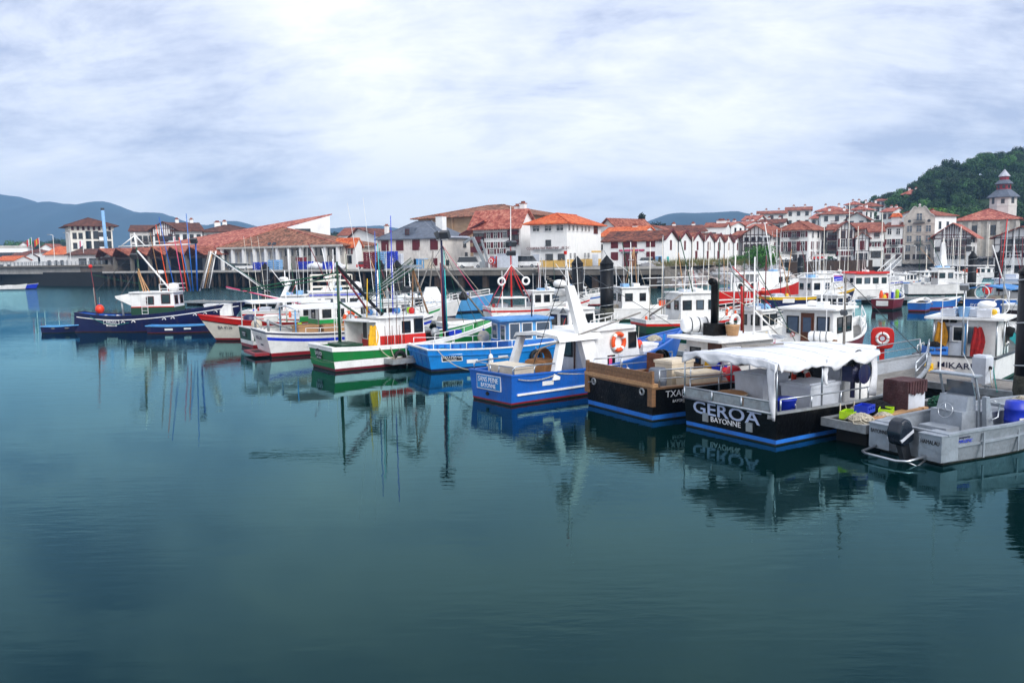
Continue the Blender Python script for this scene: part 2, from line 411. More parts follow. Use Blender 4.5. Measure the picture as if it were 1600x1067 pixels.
def catenary(p, q, sag, n=10):
    p, q = Vector(p), Vector(q)
    return [p.lerp(q, i / n) - Vector((0, 0, sag * 4 * (i / n) * (1 - i / n))) for i in range(n + 1)]

# ================================================================== water, ground, hills
def water():
    m = bpy.data.materials.new('harbour_water'); m.use_nodes = True
    t = m.node_tree; L = t.links.new; t.nodes.clear(); o_ = t.nodes.new('ShaderNodeOutputMaterial')
    # green-blue murky body under a clear surface
    df = t.nodes.new('ShaderNodeBsdfDiffuse'); df.inputs[0].default_value = (0.0003, 0.0095, 0.0098, 1)
    gl = t.nodes.new('ShaderNodeBsdfGlossy'); gl.inputs['Color'].default_value = (0.50, 0.925, 0.99, 1); gl.inputs['Roughness'].default_value = 0.012
    fr = t.nodes.new('ShaderNodeFresnel'); fr.inputs['IOR'].default_value = 1.29
    mxs = t.nodes.new('ShaderNodeMixShader'); L(fr.outputs[0], mxs.inputs[0]); L(df.outputs[0], mxs.inputs[1]); L(gl.outputs[0], mxs.inputs[2]); L(mxs.outputs[0], o_.inputs[0])
    geo = t.nodes.new('ShaderNodeNewGeometry')
    def nz(scale, stretch, detail=3, rot=0.0):
        mp = t.nodes.new('ShaderNodeMapping'); mp.inputs['Scale'].default_value = stretch; mp.inputs['Rotation'].default_value = (0, 0, rot)
        L(geo.outputs['Position'], mp.inputs[0])
        n = t.nodes.new('ShaderNodeTexNoise'); n.inputs['Scale'].default_value = scale; n.inputs['Detail'].default_value = detail; n.inputs['Roughness'].default_value = 0.5
        L(mp.outputs[0], n.inputs['Vector']); return n.outputs[0]
    def mth(op, a, b_):
        n = t.nodes.new('ShaderNodeMath'); n.operation = op
        for i, x in enumerate((a, b_)):
            if isinstance(x, (int, float)): n.inputs[i].default_value = x
            else: L(x, n.inputs[i])
        return n.outputs[0]
    swell = nz(0.9, (0.45, 1.3, 1), 2, R(12))
    rip = nz(3.2, (0.4, 1.5, 1), 3, R(8))
    patch = nz(0.07, (1, 1, 1), 2)
    pr = t.nodes.new('ShaderNodeMapRange'); pr.inputs[1].default_value = 0.42; pr.inputs[2].default_value = 0.62
    L(patch, pr.inputs[0])
    sp = t.nodes.new('ShaderNodeSeparateXYZ'); L(geo.outputs['Position'], sp.inputs[0])
    far = t.nodes.new('ShaderNodeMapRange'); far.inputs[1].default_value = 82; far.inputs[2].default_value = 96
    # the open channel beyond the pontoons is ruffled, the basin is nearly still
    diag = mth('ADD', sp.outputs[1], mth('MULTIPLY', sp.outputs[0], 0.12)); L(diag, far.inputs[0])
    chop = nz(1.6, (0.6, 1.2, 1), 4, R(-20))
    h = mth('ADD', mth('MULTIPLY', swell, 0.0045), mth('MULTIPLY', rip, mth('ADD', mth('MULTIPLY', pr.outputs[0], 0.0055), 0.0012)))
    h = mth('ADD', h, mth('MULTIPLY', chop, mth('MULTIPLY', far.outputs[0], 0.10)))
    bp = t.nodes.new('ShaderNodeBump'); bp.inputs['Strength'].default_value = 1.0; bp.inputs['Distance'].default_value = 1.0
    L(h, bp.inputs['Height']); [L(bp.outputs[0], n_.inputs['Normal']) for n_ in (df, gl, fr)]
    mb = MB(); mb.poly((-900, -40, 0), (900, -40, 0), (900, 420, 0), (-900, 420, 0))
    struct(mb.build('water', m))
water()

def heightfield(name, xs, ys, fn, m, smooth=True):
    mb = MB(); nx, ny = len(xs), len(ys)
    mb.v = [(x, y, fn(x, y)) for y in ys for x in xs]
    mb.f = [(j * nx + i, j * nx + i + 1, (j + 1) * nx + i + 1, (j + 1) * nx + i) for j in range(ny - 1) for i in range(nx - 1)]
    return struct(mb.build(name, m, smooth=smooth))
def interp(tab, x):
    if x <= tab[0][0]: return tab[0][1]
    for (a, b), (c, d) in zip(tab, tab[1:]):
        if x <= c: return b + (d - b) * (x - a) / (c - a)
    return tab[-1][1]
def frange(a, b, n): return [a + (b - a) * i / (n - 1) for i in range(n)]
def pxof(x, y):
    v = CM.transposed() @ Vector((x, y, 0)); return 800 + F * v.x / -v.z
def sm(u): u = max(0.0, min(1.0, u)); return u * u * (3 - 2 * u)
def mountain(name, tab, Y, span, depth):
    def crest(x):
        px = pxof(x, Y); return atY(px, interp(tab, px), Y).z
    def fn(x, y):
        u = (y - (Y - depth)) / depth
        k = sm(u) if u < 1 else 1 - 0.5 * sm((u - 1) * 1.5)
        nz = noise.noise(Vector((x * 0.004, y * 0.004, 3.3))) * 0.5 + noise.noise(Vector((x * 0.012, y * 0.012, 1.3))) * 0.25
        return -3 + (crest(x) + 3) * k * (1 + nz * 0.75 * (1 - k) * (0 if u > 1 else 1)) + (noise.noise(Vector((x * 0.02, y * 0.02, 9))) * 3 if abs(u - 1) < 0.4 else 0)
    x0, x1 = XY(span[0], Y).x, XY(span[1], Y).x
    heightfield(name, frange(x0, x1, 150), frange(Y - depth, Y + depth * 0.5, 30), fn, M['mountain'])
mountain('mountains', [(-400, 330), (-150, 306), (0, 302), (30, 306), (50, 313), (75, 320), (85, 315), (110, 319), (140, 320), (160, 316), (172, 315), (185, 322), (205, 330), (235, 334), (250, 331), (275, 341), (300, 350), (340, 353), (365, 346), (380, 347), (395, 352), (420, 361), (520, 358), (545, 355), (600, 353), (625, 358), (700, 370), (760, 385)], 2600, (-450, 780), 800)
mountain('far_hill', [(860, 395), (900, 375), (935, 352), (950, 346), (985, 347), (1003, 351), (1012, 346), (1045, 334), (1100, 333), (1140, 331), (1165, 336), (1200, 348), (1260, 362), (1400, 380)], 2300, (850, 1450), 700)

# town ground and the wooded hill that rises at the right
QZ = 3.4
CREST = [(300, 398), (900, 396), (1000, 392), (1100, 378), (1150, 362), (1200, 352), (1280, 343), (1330, 338), (1380, 332), (1410, 324), (1440, 308), (1470, 293), (1500, 284), (1545, 272), (1600, 263), (1700, 250), (1850, 240), (2200, 250)]
def hill(x, y):
    if y < 5: return QZ - 0.02
    px = pxof(x, max(y, 120)); zc = CAMH + (403 - 0.0158 * (px - 800) - interp(CREST, px)) * 380 / 1250
    s = sm((y - 212) / 170)
    return QZ - 0.02 + max(0, zc - QZ) * s + (noise.noise(Vector((x * 0.03, y * 0.03, 5))) * 1.2 * s)
Q0 = Vector((-97.0, 191.0)); QU = Vector((0.886, -0.463)).normalized(); QN = Vector((-QU.y, QU.x))
QLEN = 137.0
def Q(s, d=0.0, z=0.0):
    p = Q0 + QU * s + QN * d; return Vector((p.x, p.y, z))
def sQ(px, d=0.0):       # where a sight line crosses the line d metres behind the quay edge
    r = ray(px, 405); o = Q0 + QN * d
    det = r.x * -QU.y + QU.x * r.y
    return (r.x * -o.y + r.y * o.x) / -det if abs(det) > 1e-9 else 0
def YQ(px, d=0.0): return Q(sQ(px, d), d).y
# ground sheet: from behind the quay edges to far inland
gp = MB()
CORNER = Q(QLEN)
R1 = Vector((57.5, 163.0, 0)); R2 = Vector((68, 184, 0)); R3 = Vector((88, 186, 0)); R4 = Vector((150, 168, 0)); R5 = Vector((300, 130, 0))
edge = [Vector((-600, 455, 0)), Vector((-210, 260, 0)), Q(0, .3), Q(QLEN - .3, .3), R1 + Vector((-3, 4.5, 0)), R2 + Vector((-1, 1, 0)), R3 + Vector((0, 1.5, 0)), R4 + Vector((1, 4.5, 0)), R5 + Vector((2, 5, 0))]
far = [Vector((1800, 420, 0)), Vector((3100, 2990, 0)), Vector((-3200, 2990, 0)), Vector((-3200, 1300, 0))]
gp.poly(*[(p.x, p.y, QZ - 0.05) for p in edge + far])
struct(gp.build('ground', M['ground']))
heightfield('wooded_hill', frange(30, 520, 80), frange(205, 620, 60), hill, M['hill_green'])

# ------------------------------------------------------------------ quay on piles
def quay():
    q = struct(thing('quay', 'long concrete quay on piles in front of the fish market and white warehouses', 'quay', (Q0.x, Q0.y, 0), math.atan2(QU.y, QU.x)))
    del q['category']
    MB().box(0, QLEN, 0, 9, QZ - 0.45, QZ).build('deck_slab', M['concrete'], q)
    MB().box(0, QLEN, -0.12, 0.35, QZ - 0.30, QZ + 0.12).build('coping', M['concrete_pale'], q)
    s0, s1 = sQ(640), sQ(900)
    MB().box(s0, QLEN - 0.3, 0.02, 0.6, QZ - 1.25, QZ - 0.45).build('fascia_beam', M['concrete'], q)
    MB().box(0, QLEN, 7.5, 9, -1, QZ - 0.45).build('back_wall', M['concrete_wet_shade'], q)  # near-black wall: the shade under the deck is in its colour
    me = MB().tube([(0, 0, -0.8), (0, 0, QZ - 0.45)], 0.27, 8).mesh('pile', M['pile_wood'], True)
    me2 = MB().box(-0.45, 0.45, -0.45, 0.45, -0.8, QZ - 0.45).mesh('pile', M['pile_wood'])
    s = 1.0
    while s < QLEN:
        big = s > s0
        for d in ((0.6, 3.6) if not big else (0.7,)):
            inst('pile', me2 if big else me, q, (s + random.uniform(-.15, .15), d + 0.1, 0), (random.uniform(-.02, .02), random.uniform(-.02, .02), 0))
        s += (5.2 if big else 2.3)
    # brace timbers, hanging tyres
    s = 6.0
    while s < s0 - 6:
        MB().tube([(s, .45, 0.3), (s + 2.1, .45, 2.6)], 0.09, 5).build('brace', M['pile_wood'], q); s += 9.2
    for s in frange(8, s0 - 4, 9):
        MB().torus((s, -0.16, 2.5), .36, .13, Matrix.Rotation(PI / 2, 3, 'X'), 12, 6).build('tyre_fender', M['rubber'], q, True)
    # stair down the face near the orange-roofed office
    sx = sQ(870); st = MB()
    for i in range(9): st.box(sx - i * 0.5 , sx - i * .5 + .55, -0.9, -0.13, QZ - 2.9 + i * 0.32, QZ - 2.7 + i * 0.32)
    st.build('stair', M['concrete'], q)
    # end wall where the quay turns back
    return q
quay()
ew = MB(); p, q = Q(QLEN), Q(QLEN, 16)
ew.hexa([Vector((p.x, p.y, -1)), Vector((p.x + .6, p.y + .3, -1)), Vector((q.x + .6, q.y + .3, -1)), Vector((q.x, q.y, -1)), Vector((p.x, p.y, QZ - .47)), Vector((p.x + .6, p.y + .3, QZ - .47)), Vector((q.x + .6, q.y + .3, QZ - .47)), Vector((q.x, q.y, QZ - .47))])
struct(ew.build('quay_end_wall', M['concrete']))
# sheet-piled quay between the two rock banks
sw = MB(); n = 60
for i in range(n):
    a = R1.lerp(R3, i / n) + Vector((0, 2.5, 0)); b = R1.lerp(R3, (i + .5) / n) + Vector((0, 2.5, 0))
    sw.box(a.x, b.x, a.y, a.y + 1.0, -1, QZ + .05); sw.box(b.x, b.x + (b.x - a.x), a.y + .25, a.y + 1.2, -1, QZ - .05)
struct(sw.build('sheet_pile_wall', M['pile_wood']))

# ------------------------------------------------------------------ rock banks
def rockmesh(seed, m):
    rnd = random.Random(seed); t = (1 + 5 ** .5) / 2
    vs = [(-1, t, 0), (1, t, 0), (-1, -t, 0), (1, -t, 0), (0, -1, t), (0, 1, t), (0, -1, -t), (0, 1, -t), (t, 0, -1), (t, 0, 1), (-t, 0, -1), (-t, 0, 1)]
    fs = [(0, 11, 5), (0, 5, 1), (0, 1, 7), (0, 7, 10), (0, 10, 11), (1, 5, 9), (5, 11, 4), (11, 10, 2), (10, 7, 6), (7, 1, 8), (3, 9, 4), (3, 4, 2), (3, 2, 6), (3, 6, 8), (3, 8, 9), (4, 9, 5), (2, 4, 11), (6, 2, 10), (8, 6, 7), (9, 8, 1)]
    sx, sy, sz = rnd.uniform(.75, 1.25), rnd.uniform(.6, 1), rnd.uniform(.45, .75)
    mb = MB(); mb.v = [tuple(c * k * rnd.uniform(.38, .64) for c, k in zip(v, (sx, sy, sz))) for v in vs]; mb.f = fs
    return mb.mesh('boulder', m)
ROCKS = [rockmesh(i, M['rock'] if i % 3 else M['rock_pink']) for i in range(9)]
def bank(name, a, b, label, individual, nmax, size):
    run = 5.0; d = (b - a); ln = d.length; u = d / ln; nrm = Vector((-u.y, u.x, 0))
    core = MB(); p0, p1 = a + nrm * 1.0, b + nrm * 1.0; q0, q1 = a + nrm * (run + .6), b + nrm * (run + .6)
    core.add([(p0.x, p0.y, -.8), (p1.x, p1.y, -.8), (q1.x, q1.y, QZ - .25), (q0.x, q0.y, QZ - .25)], [(0, 1, 2, 3)])
    root = struct(core.build(name, M['concrete_wet_shade'])); rnd = random.Random(len(name))  # black core: shade in the gaps between rocks painted in
    root['label'] = label
    rows = 7; cnt = 0; big = MB()
    per = nmax // rows
    for r in range(rows):
        for i in range(per):
            s = (i + rnd.uniform(0, 1)) / per * ln; k = (r + rnd.uniform(.2, .8)) / rows
            p = a + u * s + nrm * (k * run); z = -.15 + (QZ + .1) * k
            sc = size * rnd.uniform(.75, 1.35)
            rot = (rnd.uniform(-.6, .6) + .3, rnd.uniform(-.5, .5), rnd.uniform(0, 6.28))
            if individual:
                inst('boulder', rnd.choice(ROCKS), root, (p.x, p.y, z), rot, sc)
            else:
                me = rnd.choice(ROCKS); from_e = Matrix.Rotation(rot[2], 3, 'Z') @ Matrix.Rotation(rot[1], 3, 'Y') @ Matrix.Rotation(rot[0], 3, 'X')
                big.add([Vector((p.x, p.y, z)) + from_e @ (v.co * sc) for v in me.vertices], [tuple(pp.vertices) for pp in me.polygons])
    if not individual: stuff(big.build('boulders', M['rock'], root))
bank('rock_bank', CORNER + Vector((0.7, .5, 0)), R1, 'bank of broken rocks between the white warehouses and the sheet piling', True, 294, 1.15)
bank('rock_bank', R3, R4, 'dark bank of rocks below the stone house', False, 420, 1.25)
bank('rock_bank', R4, R5, 'dark bank of rocks below the half-timbered house at the edge of the view', False, 560, 1.25)

# grass and scrub on top of the rock bank
def tufts(name, a, b, n, m, seed, w=3.0, h=(.5, 1.2), base=None):
    rnd = random.Random(seed); mb = MB(); d = b - a; u = d.normalized(); nr = Vector((-u.y, u.x, 0))
    for i in range(n):
        c = a + d * rnd.random() + nr * rnd.uniform(0, w); hh = rnd.uniform(*h)
        for k in range(9):
            w0 = rnd.uniform(0, 6.28); l = rnd.uniform(.5, 1) * hh; o = Vector((math.cos(w0), math.sin(w0), 0))
            t_ = o.cross(Vector((0, 0, 1))) * rnd.uniform(.03, .07)
            p = c + o * rnd.uniform(0, .3)
            mb.add([p - t_, p + t_, p + o * l * .35 + Vector((0, 0, l))], [(0, 1, 2)])
    return stuff(mb.build(name, m))
u_ = (R1 - CORNER).normalized(); n_ = Vector((-u_.y, u_.x, 0))
ga = CORNER + u_ * 3 + n_ * 4.6 + Vector((0, 0, QZ - .3)); gb = R1 + n_ * 4.6 + Vector((0, 0, QZ - .3))
ga -= n_ * 1.6; gb -= n_ * 1.6
tufts('dry_grass', ga, ga.lerp(gb, .9), 700, M['dry_grass'], 1, 5, (.8, 1.9))
tufts('olive_grass', ga, ga.lerp(gb, 1.0), 600, M['olive_grass'], 2, 5.5, (.7, 2.2))

# ------------------------------------------------------------------ trees
def crown(seed, m, rx, rz, clumps=70, leaves=42, leaf=.5, shape='round'):
    rnd = random.Random(seed); mb = MB(); V = mb.v; Fc = mb.f
    for c in range(clumps):
        while True:
            p = Vector((rnd.uniform(-1, 1), rnd.uniform(-1, 1), rnd.uniform(-1, 1)))
            if p.length > 1: continue
            if p.length < .45 and rnd.random() < .7: continue
            break
        if shape == 'cone':
            h = rnd.random() ** 1.3; rr = (1 - h) * (.35 + .65 * ((h * 7) % 1)); w = rnd.uniform(0, 6.28)
            p = Vector((math.cos(w) * rr, math.sin(w) * rr, h * 2 - 1))
        cc = Vector((p.x * rx, p.y * rx, p.z * rz)); cr = rnd.uniform(.16, .34) * rx
        for k in range(leaves):
            d = Vector((rnd.gauss(0, 1), rnd.gauss(0, 1), rnd.gauss(0, 1) * .8)).normalized()
            q = cc + d * cr * rnd.uniform(.6, 1.1)
            a = (d + Vector((rnd.uniform(-.8, .8), rnd.uniform(-.8, .8), rnd.uniform(-.2, .9)))).normalized()
            t1 = a.orthogonal().normalized(); t2 = a.cross(t1); s1 = leaf * rnd.uniform(.5, 1.2); s2 = s1 * rnd.uniform(.4, .7)
            o = len(V)
            V.extend([tuple(q - t1 * s1), tuple(q - t2 * s2), tuple(q + t1 * s1), tuple(q + t2 * s2)]); Fc.append((o, o + 1, o + 2, o + 3))
    return mb.mesh('crown', m)
CR = [crown(i, m, 4.6, 3.8, leaf=.42) for i, m in enumerate((M['leaf_dark'], M['leaf_dark'], M['leaf_mid'], M['leaf_bright'], M['leaf_mid']))]
tk = MB().tube([(0, 0, -1), (0.1, 0, 2.5), (.3, .1, 5.5)], .38, 7, .12)
for w in range(5): tk.tube([(0.1, 0, 2.4 + w * .4), (math.cos(w * 1.3) * 2, math.sin(w * 1.3) * 2, 4.6 + w * .35)], .13, 5, .04)
TRUNK = tk.mesh('trunk', M['bark'], True)
def tree(x, y, z, s, kind, label, group=None, name='broadleaf_tree'):
    t = thing(name, label, 'tree', (x, y, z), random.uniform(0, 6.28), group); t.scale = (s, s, s * random.uniform(.9, 1.15))
    inst('trunk', TRUNK, t); inst('crown', CR[kind], t, (0.2, 0.1, 6.2)); return t
rnd = random.Random(11)
def woods(n, pxr, yr, kinds, label, group, sr=(.8, 1.3)):
    for i in range(n):
        px = rnd.uniform(*pxr); Y = rnd.uniform(*yr); x = XY(px, Y).x
        tree(x, Y, hill(x, Y) - .4, rnd.uniform(*sr), rnd.choice(kinds), label, group)
woods(80, (1425, 1660), (300, 400), (0, 0, 1, 2), 'dark broadleaf tree in the wood on the hill above the church', 'trees of the wooded hill', (.62, .98))
woods(10, (1375, 1440), (310, 380), (0, 1, 2), 'dark tree at the low end of the wooded hill', 'trees at the low end of the hill', (.6, .85))
woods(10, (1400, 1520), (238, 262), (3, 3, 2), 'bright green tree behind the gabled stone house', 'bright trees behind the stone house', (.75, 1.0))
woods(16, (1540, 1680), (240, 275), (2, 0, 0, 1), 'green tree on the slope beside the church tower', 'trees beside the church', (.75, 1.0))
woods(56, (1400, 1680), (262, 325), (0, 0, 1, 2), 'dark broadleaf tree low in the wood above the church', 'trees low in the wood', (.6, .95))
for px, Y, s in ((1160, 255, .55), (1253, 285, .5), (1262, 250, .45), (1225, 262, .4), (1313, 300, .6), (1352, 310, .75), (1345, 345, .7), (1367, 350, .7)):
    x = XY(px, Y).x; tree(x, Y, hill(x, Y) - .3, s, rnd.choice((0, 1)), 'small dark tree between the white blocks on the slope', 'trees between the hillside blocks')
for i in range(22):
    px = rnd.uniform(-60, 118); Y = rnd.uniform(470, 560); p = XY(px, Y)
    tree(p.x, Y, QZ + rnd.uniform(0, 5), rnd.uniform(.9, 1.5), rnd.choice((0, 0, 1, 2)), 'dark tree in the belt below the blue mountains', 'trees below the mountains')
for i in range(7):
    px = rnd.uniform(522, 600); Y = rnd.uniform(420, 460); p = XY(px, Y)
    tree(p.x, Y, QZ + rnd.uniform(4, 8), rnd.uniform(.8, 1.2), 1, 'dark tree far behind the fish market', 'trees behind the fish market')
# two conifers behind the gabled warehouses, green bush on the rocks
CON = crown(31, M['leaf_conifer'], 3.0, 4.6, 90, 34, .34, 'cone'); PIN = crown(32, M['leaf_conifer'], 3.0, 2.2, 40, 40, .34)
for px, Y, pt, me, lab in ((1003, 210, 338, CON, 'tall dark conifer above the tiled roofs behind the warehouses'), (1024, 214, 347, PIN, 'round-topped pine right of the tall conifer')):
    p = XY(px, Y); zt = ZP(px, pt, Y); hgt = 4.6 if me is CON else 2.2
    t = thing('conifer_tree', lab, 'tree', (p.x, Y, QZ)); h = zt - QZ
    MB().tube([(0, 0, -.3), (0, 0, h - 1)], .3, 7, .08).build('trunk', M['bark'], t, True); inst('crown', me, t, (0, 0, h - hgt))
BU = crown(41, M['leaf_bush'], 3.3, 2.0, 60, 60, .2)
for px, py, s, lab in ((1196, 411, 1.0, 'big bright green bush on top of the rock bank'), (1158, 412, .5, 'low olive bush left of the big green bush')):
    p = atY(px, py, 154); t = thing('bush', lab, 'bush', (p.x, 156, QZ - .2)); t.scale = (s, s, s)
    MB().tube([(0, 0, -.3), (.1, 0, 1.4)], .12, 5, .04).build('stem', M['bark'], t); inst('crown', BU, t, (0, 0, 1.5))

# ================================================================== haze
def haze():
    m = bpy.data.materials.new('haze'); m.use_nodes = True; t = m.node_tree; t.nodes.clear()
    o = t.nodes.new('ShaderNodeOutputMaterial'); v = t.nodes.new('ShaderNodeVolumePrincipled')
    v.inputs['Color'].default_value = (0.32, 0.60, 1.0, 1); v.inputs['Density'].default_value = 0.00027; v.inputs['Anisotropy'].default_value = 0.0
    t.links.new(v.outputs[0], o.inputs['Volume'])
    mb = MB().box(-3400, 3300, -60, 3050, -5, 255)
    h = mb.build('haze', m); stuff(h); return h
haze()

# ================================================================== buildings
WC = {}
def cached(key, fn):
    if key not in WC: WC[key] = fn()
    return WC[key]
ROT = {'f': 0.0, 'r': PI / 2, 'l': -PI / 2, 'b': PI}
def win(par, pos, face, w, h, style='pl', sm='shutter_red'):
    """a window as part: frame, with pane, shutters and glazing bars below it; faces -y before it is turned"""
    rz = ROT[face] if isinstance(face, str) else face
    w, h = round(w, 1) or .1, round(h, 1) or .1
    if style == 'cl':      # closed shutters
        def f():
            mb = MB()
            mb.box(-w / 2 - .06, -.01, -.07, .02, 0, h); mb.box(.01, w / 2 + .06, -.07, .02, 0, h)
            for z in (.18, .8): mb.box(-w / 2, w / 2, -.10, -.07, h * z, h * z + .1)
            return mb.mesh('closed_shutters', M[sm])
        return inst('window', cached(('cl', w, h, sm), f), par, pos, (0, 0, rz))
    fm = {'pl': 'white', 'sh': 'white', 'br': 'timber_red', 'st': 'stone', 'dk': 'dark_grey', 'bk': 'timber_brown'}[style]
    def ff():
        mb = MB(); t = .09
        mb.box(-w / 2 - t, -w / 2, -.10, .02, -.02, h + t); mb.box(w / 2, w / 2 + t, -.10, .02, -.02, h + t)
        mb.box(-w / 2, w / 2, -.10, .02, h, h + t); mb.box(-w / 2 - .14, w / 2 + .14, -.16, .02, -.12, -.02)
        if style != 'dk':
            mb.box(-.035, .035, -.06, -.02, 0, h); mb.box(-w / 2, w / 2, -.06, -.025, h * .62, h * .62 + .05)
        return mb.mesh('window_frame', M[fm])
    def fp(): return MB().box(-w / 2, w / 2, -.02, .015, -.02, h).mesh('pane', M['glass' if style != 'st' else 'glass_pale'])
    o = inst('window', cached(('f', w, h, style), ff), par, pos, (0, 0, rz))
    inst('pane', cached(('p', w, h, style == 'st'), fp), o)
    if style == 'sh':
        def fs():
            mb = MB(); s = w * .5
            mb.box(-s, 0, -.08, -.02, 0, h)
            for z in (.15, .8): mb.box(-s + .04, -.04, -.10, -.08, h * z, h * z + .08)
            return mb.mesh('shutter', M[sm])
        me = cached(('s', w, h, sm), fs)
        inst('shutter', me, o, (-w / 2 - .1, 0, 0)); inst('shutter', me, o, (w + .1, 0, 0))
    return o
def gable_roof(par, W, D, ze, zr, oh, axis, m, name='roof', x0=0, y0=0, th=.2, peak=.5):
    mb = MB()
    if axis == 'x':       # ridge along x
        yr = y0 + D * peak; k1 = (zr - ze) / (yr - y0); k2 = (zr - ze) / (y0 + D - yr)
        pts = [(y0 - oh, ze - oh * k1), (yr, zr), (y0 + D + oh, ze - oh * k2), (y0 + D + oh, ze - oh * k2 + th), (yr, zr + th), (y0 - oh, ze - oh * k1 + th)]
        mb.extr([(x0 - oh * .6, a, b) for a, b in pts[:3]] + [(x0 - oh * .6, a, b) for a, b in pts[3:]], (W + oh * 1.2, 0, 0))
    else:
        xr = x0 + W * peak; k1 = (zr - ze) / (xr - x0); k2 = (zr - ze) / (x0 + W - xr)
        pts = [(x0 - oh, ze - oh * k1), (xr, zr), (x0 + W + oh, ze - oh * k2), (x0 + W + oh, ze - oh * k2 + th), (xr, zr + th), (x0 - oh, ze - oh * k1 + th)]
        mb.extr([(a, y0 - oh * .8, b) for a, b in pts], (0, D + oh * 1.6, 0))
    return mb.build(name, M[m], par)
def hip_roof(par, W, D, ze, zr, oh, m, name='roof', inset=None):
    x0, x1, y0, y1 = -oh, W + oh, -oh, D + oh; mb = MB()
    ins = min(W, D) / 2 + oh if inset is None else inset
    if W >= D: a, b = (x0 + ins, (y0 + y1) / 2), (x1 - ins, (y0 + y1) / 2)
    else: a, b = ((x0 + x1) / 2, y0 + ins), ((x0 + x1) / 2, y1 - ins)
    z0 = ze - .05
    vs = [(x0, y0, z0 - .16), (x1, y0, z0 - .16), (x1, y1, z0 - .16), (x0, y1, z0 - .16), (x0, y0, z0), (x1, y0, z0), (x1, y1, z0), (x0, y1, z0), (a[0], a[1], zr), (b[0], b[1], zr)]
    fs = [(3, 2, 1, 0), (0, 1, 5, 4), (1, 2, 6, 5), (2, 3, 7, 6), (3, 0, 4, 7)]
    fs += [(4, 5, 9, 8), (5, 6, 9), (6, 7, 8, 9), (7, 4, 8)] if W >= D else [(4, 5, 8), (5, 6, 9, 8), (6, 7, 9), (7, 4, 8, 9)]
    mb.add(vs, fs)
    r = mb.build(name, M[m], par)
    rd = MB().bar((a[0], a[1], zr + .03), (b[0] + .01, b[1], zr + .03), .3, .14)
    for c, e_ in (((x0, y0), a), ((x1, y0), b if W >= D else a)): rd.bar((c[0], c[1], z0 + .03), (e_[0], e_[1], zr + .04), .28, .12)
    rd.build('ridge_tiles', M[m], r)
    return r
class H: pass
def house(name, label, A, B, D, ze, zr, roof='gx', oh=.6, wall='plaster', rm='tile', rows=(), srows=(), z0=QZ, cat='house', group=None, chim=(), peak=.5, sm='shutter_red', lrows=()):
    A, B = Vector((A.x, A.y)), Vector((B.x, B.y)); d = B - A; W = d.length
    h = H(); h.W, h.D, h.z0, h.ze, h.zr = W, D, z0, ze - z0, zr - z0
    h.o = o = thing(name, label, cat, (A.x, A.y, z0), math.atan2(d.y, d.x), group)
    E_, Z = h.ze, h.zr; mb = MB()
    if roof == 'gx': mb.extr([(0, 0, -1.5), (0, D, -1.5), (0, D, E_), (0, D * peak, Z), (0, 0, E_)], (W, 0, 0))
    elif roof == 'gy': mb.extr([(0, 0, -1.5), (W, 0, -1.5), (W, 0, E_), (W * peak, 0, Z), (0, 0, E_)], (0, D, 0))
    else: mb.box(0, W, 0, D, -1.5, E_)
    h.wall = mb.build('wall', M[wall], o)
    if roof in ('gx', 'gy'): h.roof = gable_roof(o, W, D, E_, Z, oh, roof[1], rm, peak=peak)
    elif roof == 'hip': h.roof = hip_roof(o, W, D, E_, Z, oh, rm)
    elif roof == 'flat': h.roof = MB().box(-.1, W + .1, -.1, D + .1, E_, Z).build('roof', M[rm], o)
    for lst, face in ((rows, 'f'), (srows, 'r'), (lrows, 'l')):
        for (f0, f1, w, st, xs) in lst:
            for x in xs:
                hh = (f1 - f0) * E_
                pos = {'f': (x * W, 0, f0 * E_), 'r': (W, x * D, f0 * E_), 'l': (0, x * D, f0 * E_)}[face]
                win(o, pos, face, w, hh, st, sm)
    for (fx, fy, w, hh) in chim:
        c = MB().box(fx * W - w / 2, fx * W + w / 2, fy * D - w / 2, fy * D + w / 2, E_, Z + hh).build('chimney', M['plaster'], o)
        MB().box(fx * W - w / 2 - .1, fx * W + w / 2 + .1, fy * D - w / 2 - .1, fy * D + w / 2 + .1, Z + hh, Z + hh + .15).box(fx * W - w * .3, fx * W + w * .3, fy * D - w * .3, fy * D + w * .3, Z + hh + .15, Z + hh + .5).build('chimney_cap', M['tile'], c)
    return h
def phouse(name, label, px0, px1, Y0, Y1, pe, pr, D=10, **k):
    A, B = XY(px0, Y0), XY(px1, Y1); Ym = (Y0 + Y1) / 2; pm = (px0 + px1) / 2
    return house(name, label, A, B, D, ZP(pm, pe, Ym), ZP(pm, pr, Ym + D * .5), **k)
def qdepth(px0, d, px2):
    s = sQ(px0, d); B = Q(s, d); r = ray(px2, 400)
    # B + QN*t on ray px2
    det = QN.x * -r.y + r.x * QN.y
    return (-B.x * -r.y + -B.y * r.x * 1.0) / det if abs(det) > 1e-9 else 10
def _qd(px0, d, px2):
    lo, hi = 0.5, 90.0; s = sQ(px0, d)
    for _ in range(40):
        m_ = (lo + hi) / 2; p = Q(s, d + m_)
        if pxof(p.x, p.y) < px2: lo = m_
        else: hi = m_
    return lo
def qhouse(name, label, px0, px1, px2, d, pe, pr, D=None, **k):
    A, B = Q(sQ(px0, d), d), Q(sQ(px1, d), d); dep = D or _qd(px1, d, px2)
    return house(name, label, A, B, dep, ZP(px1, pe, B.y), ZP(px1 - 8, pr, B.y + dep * .4), **k)
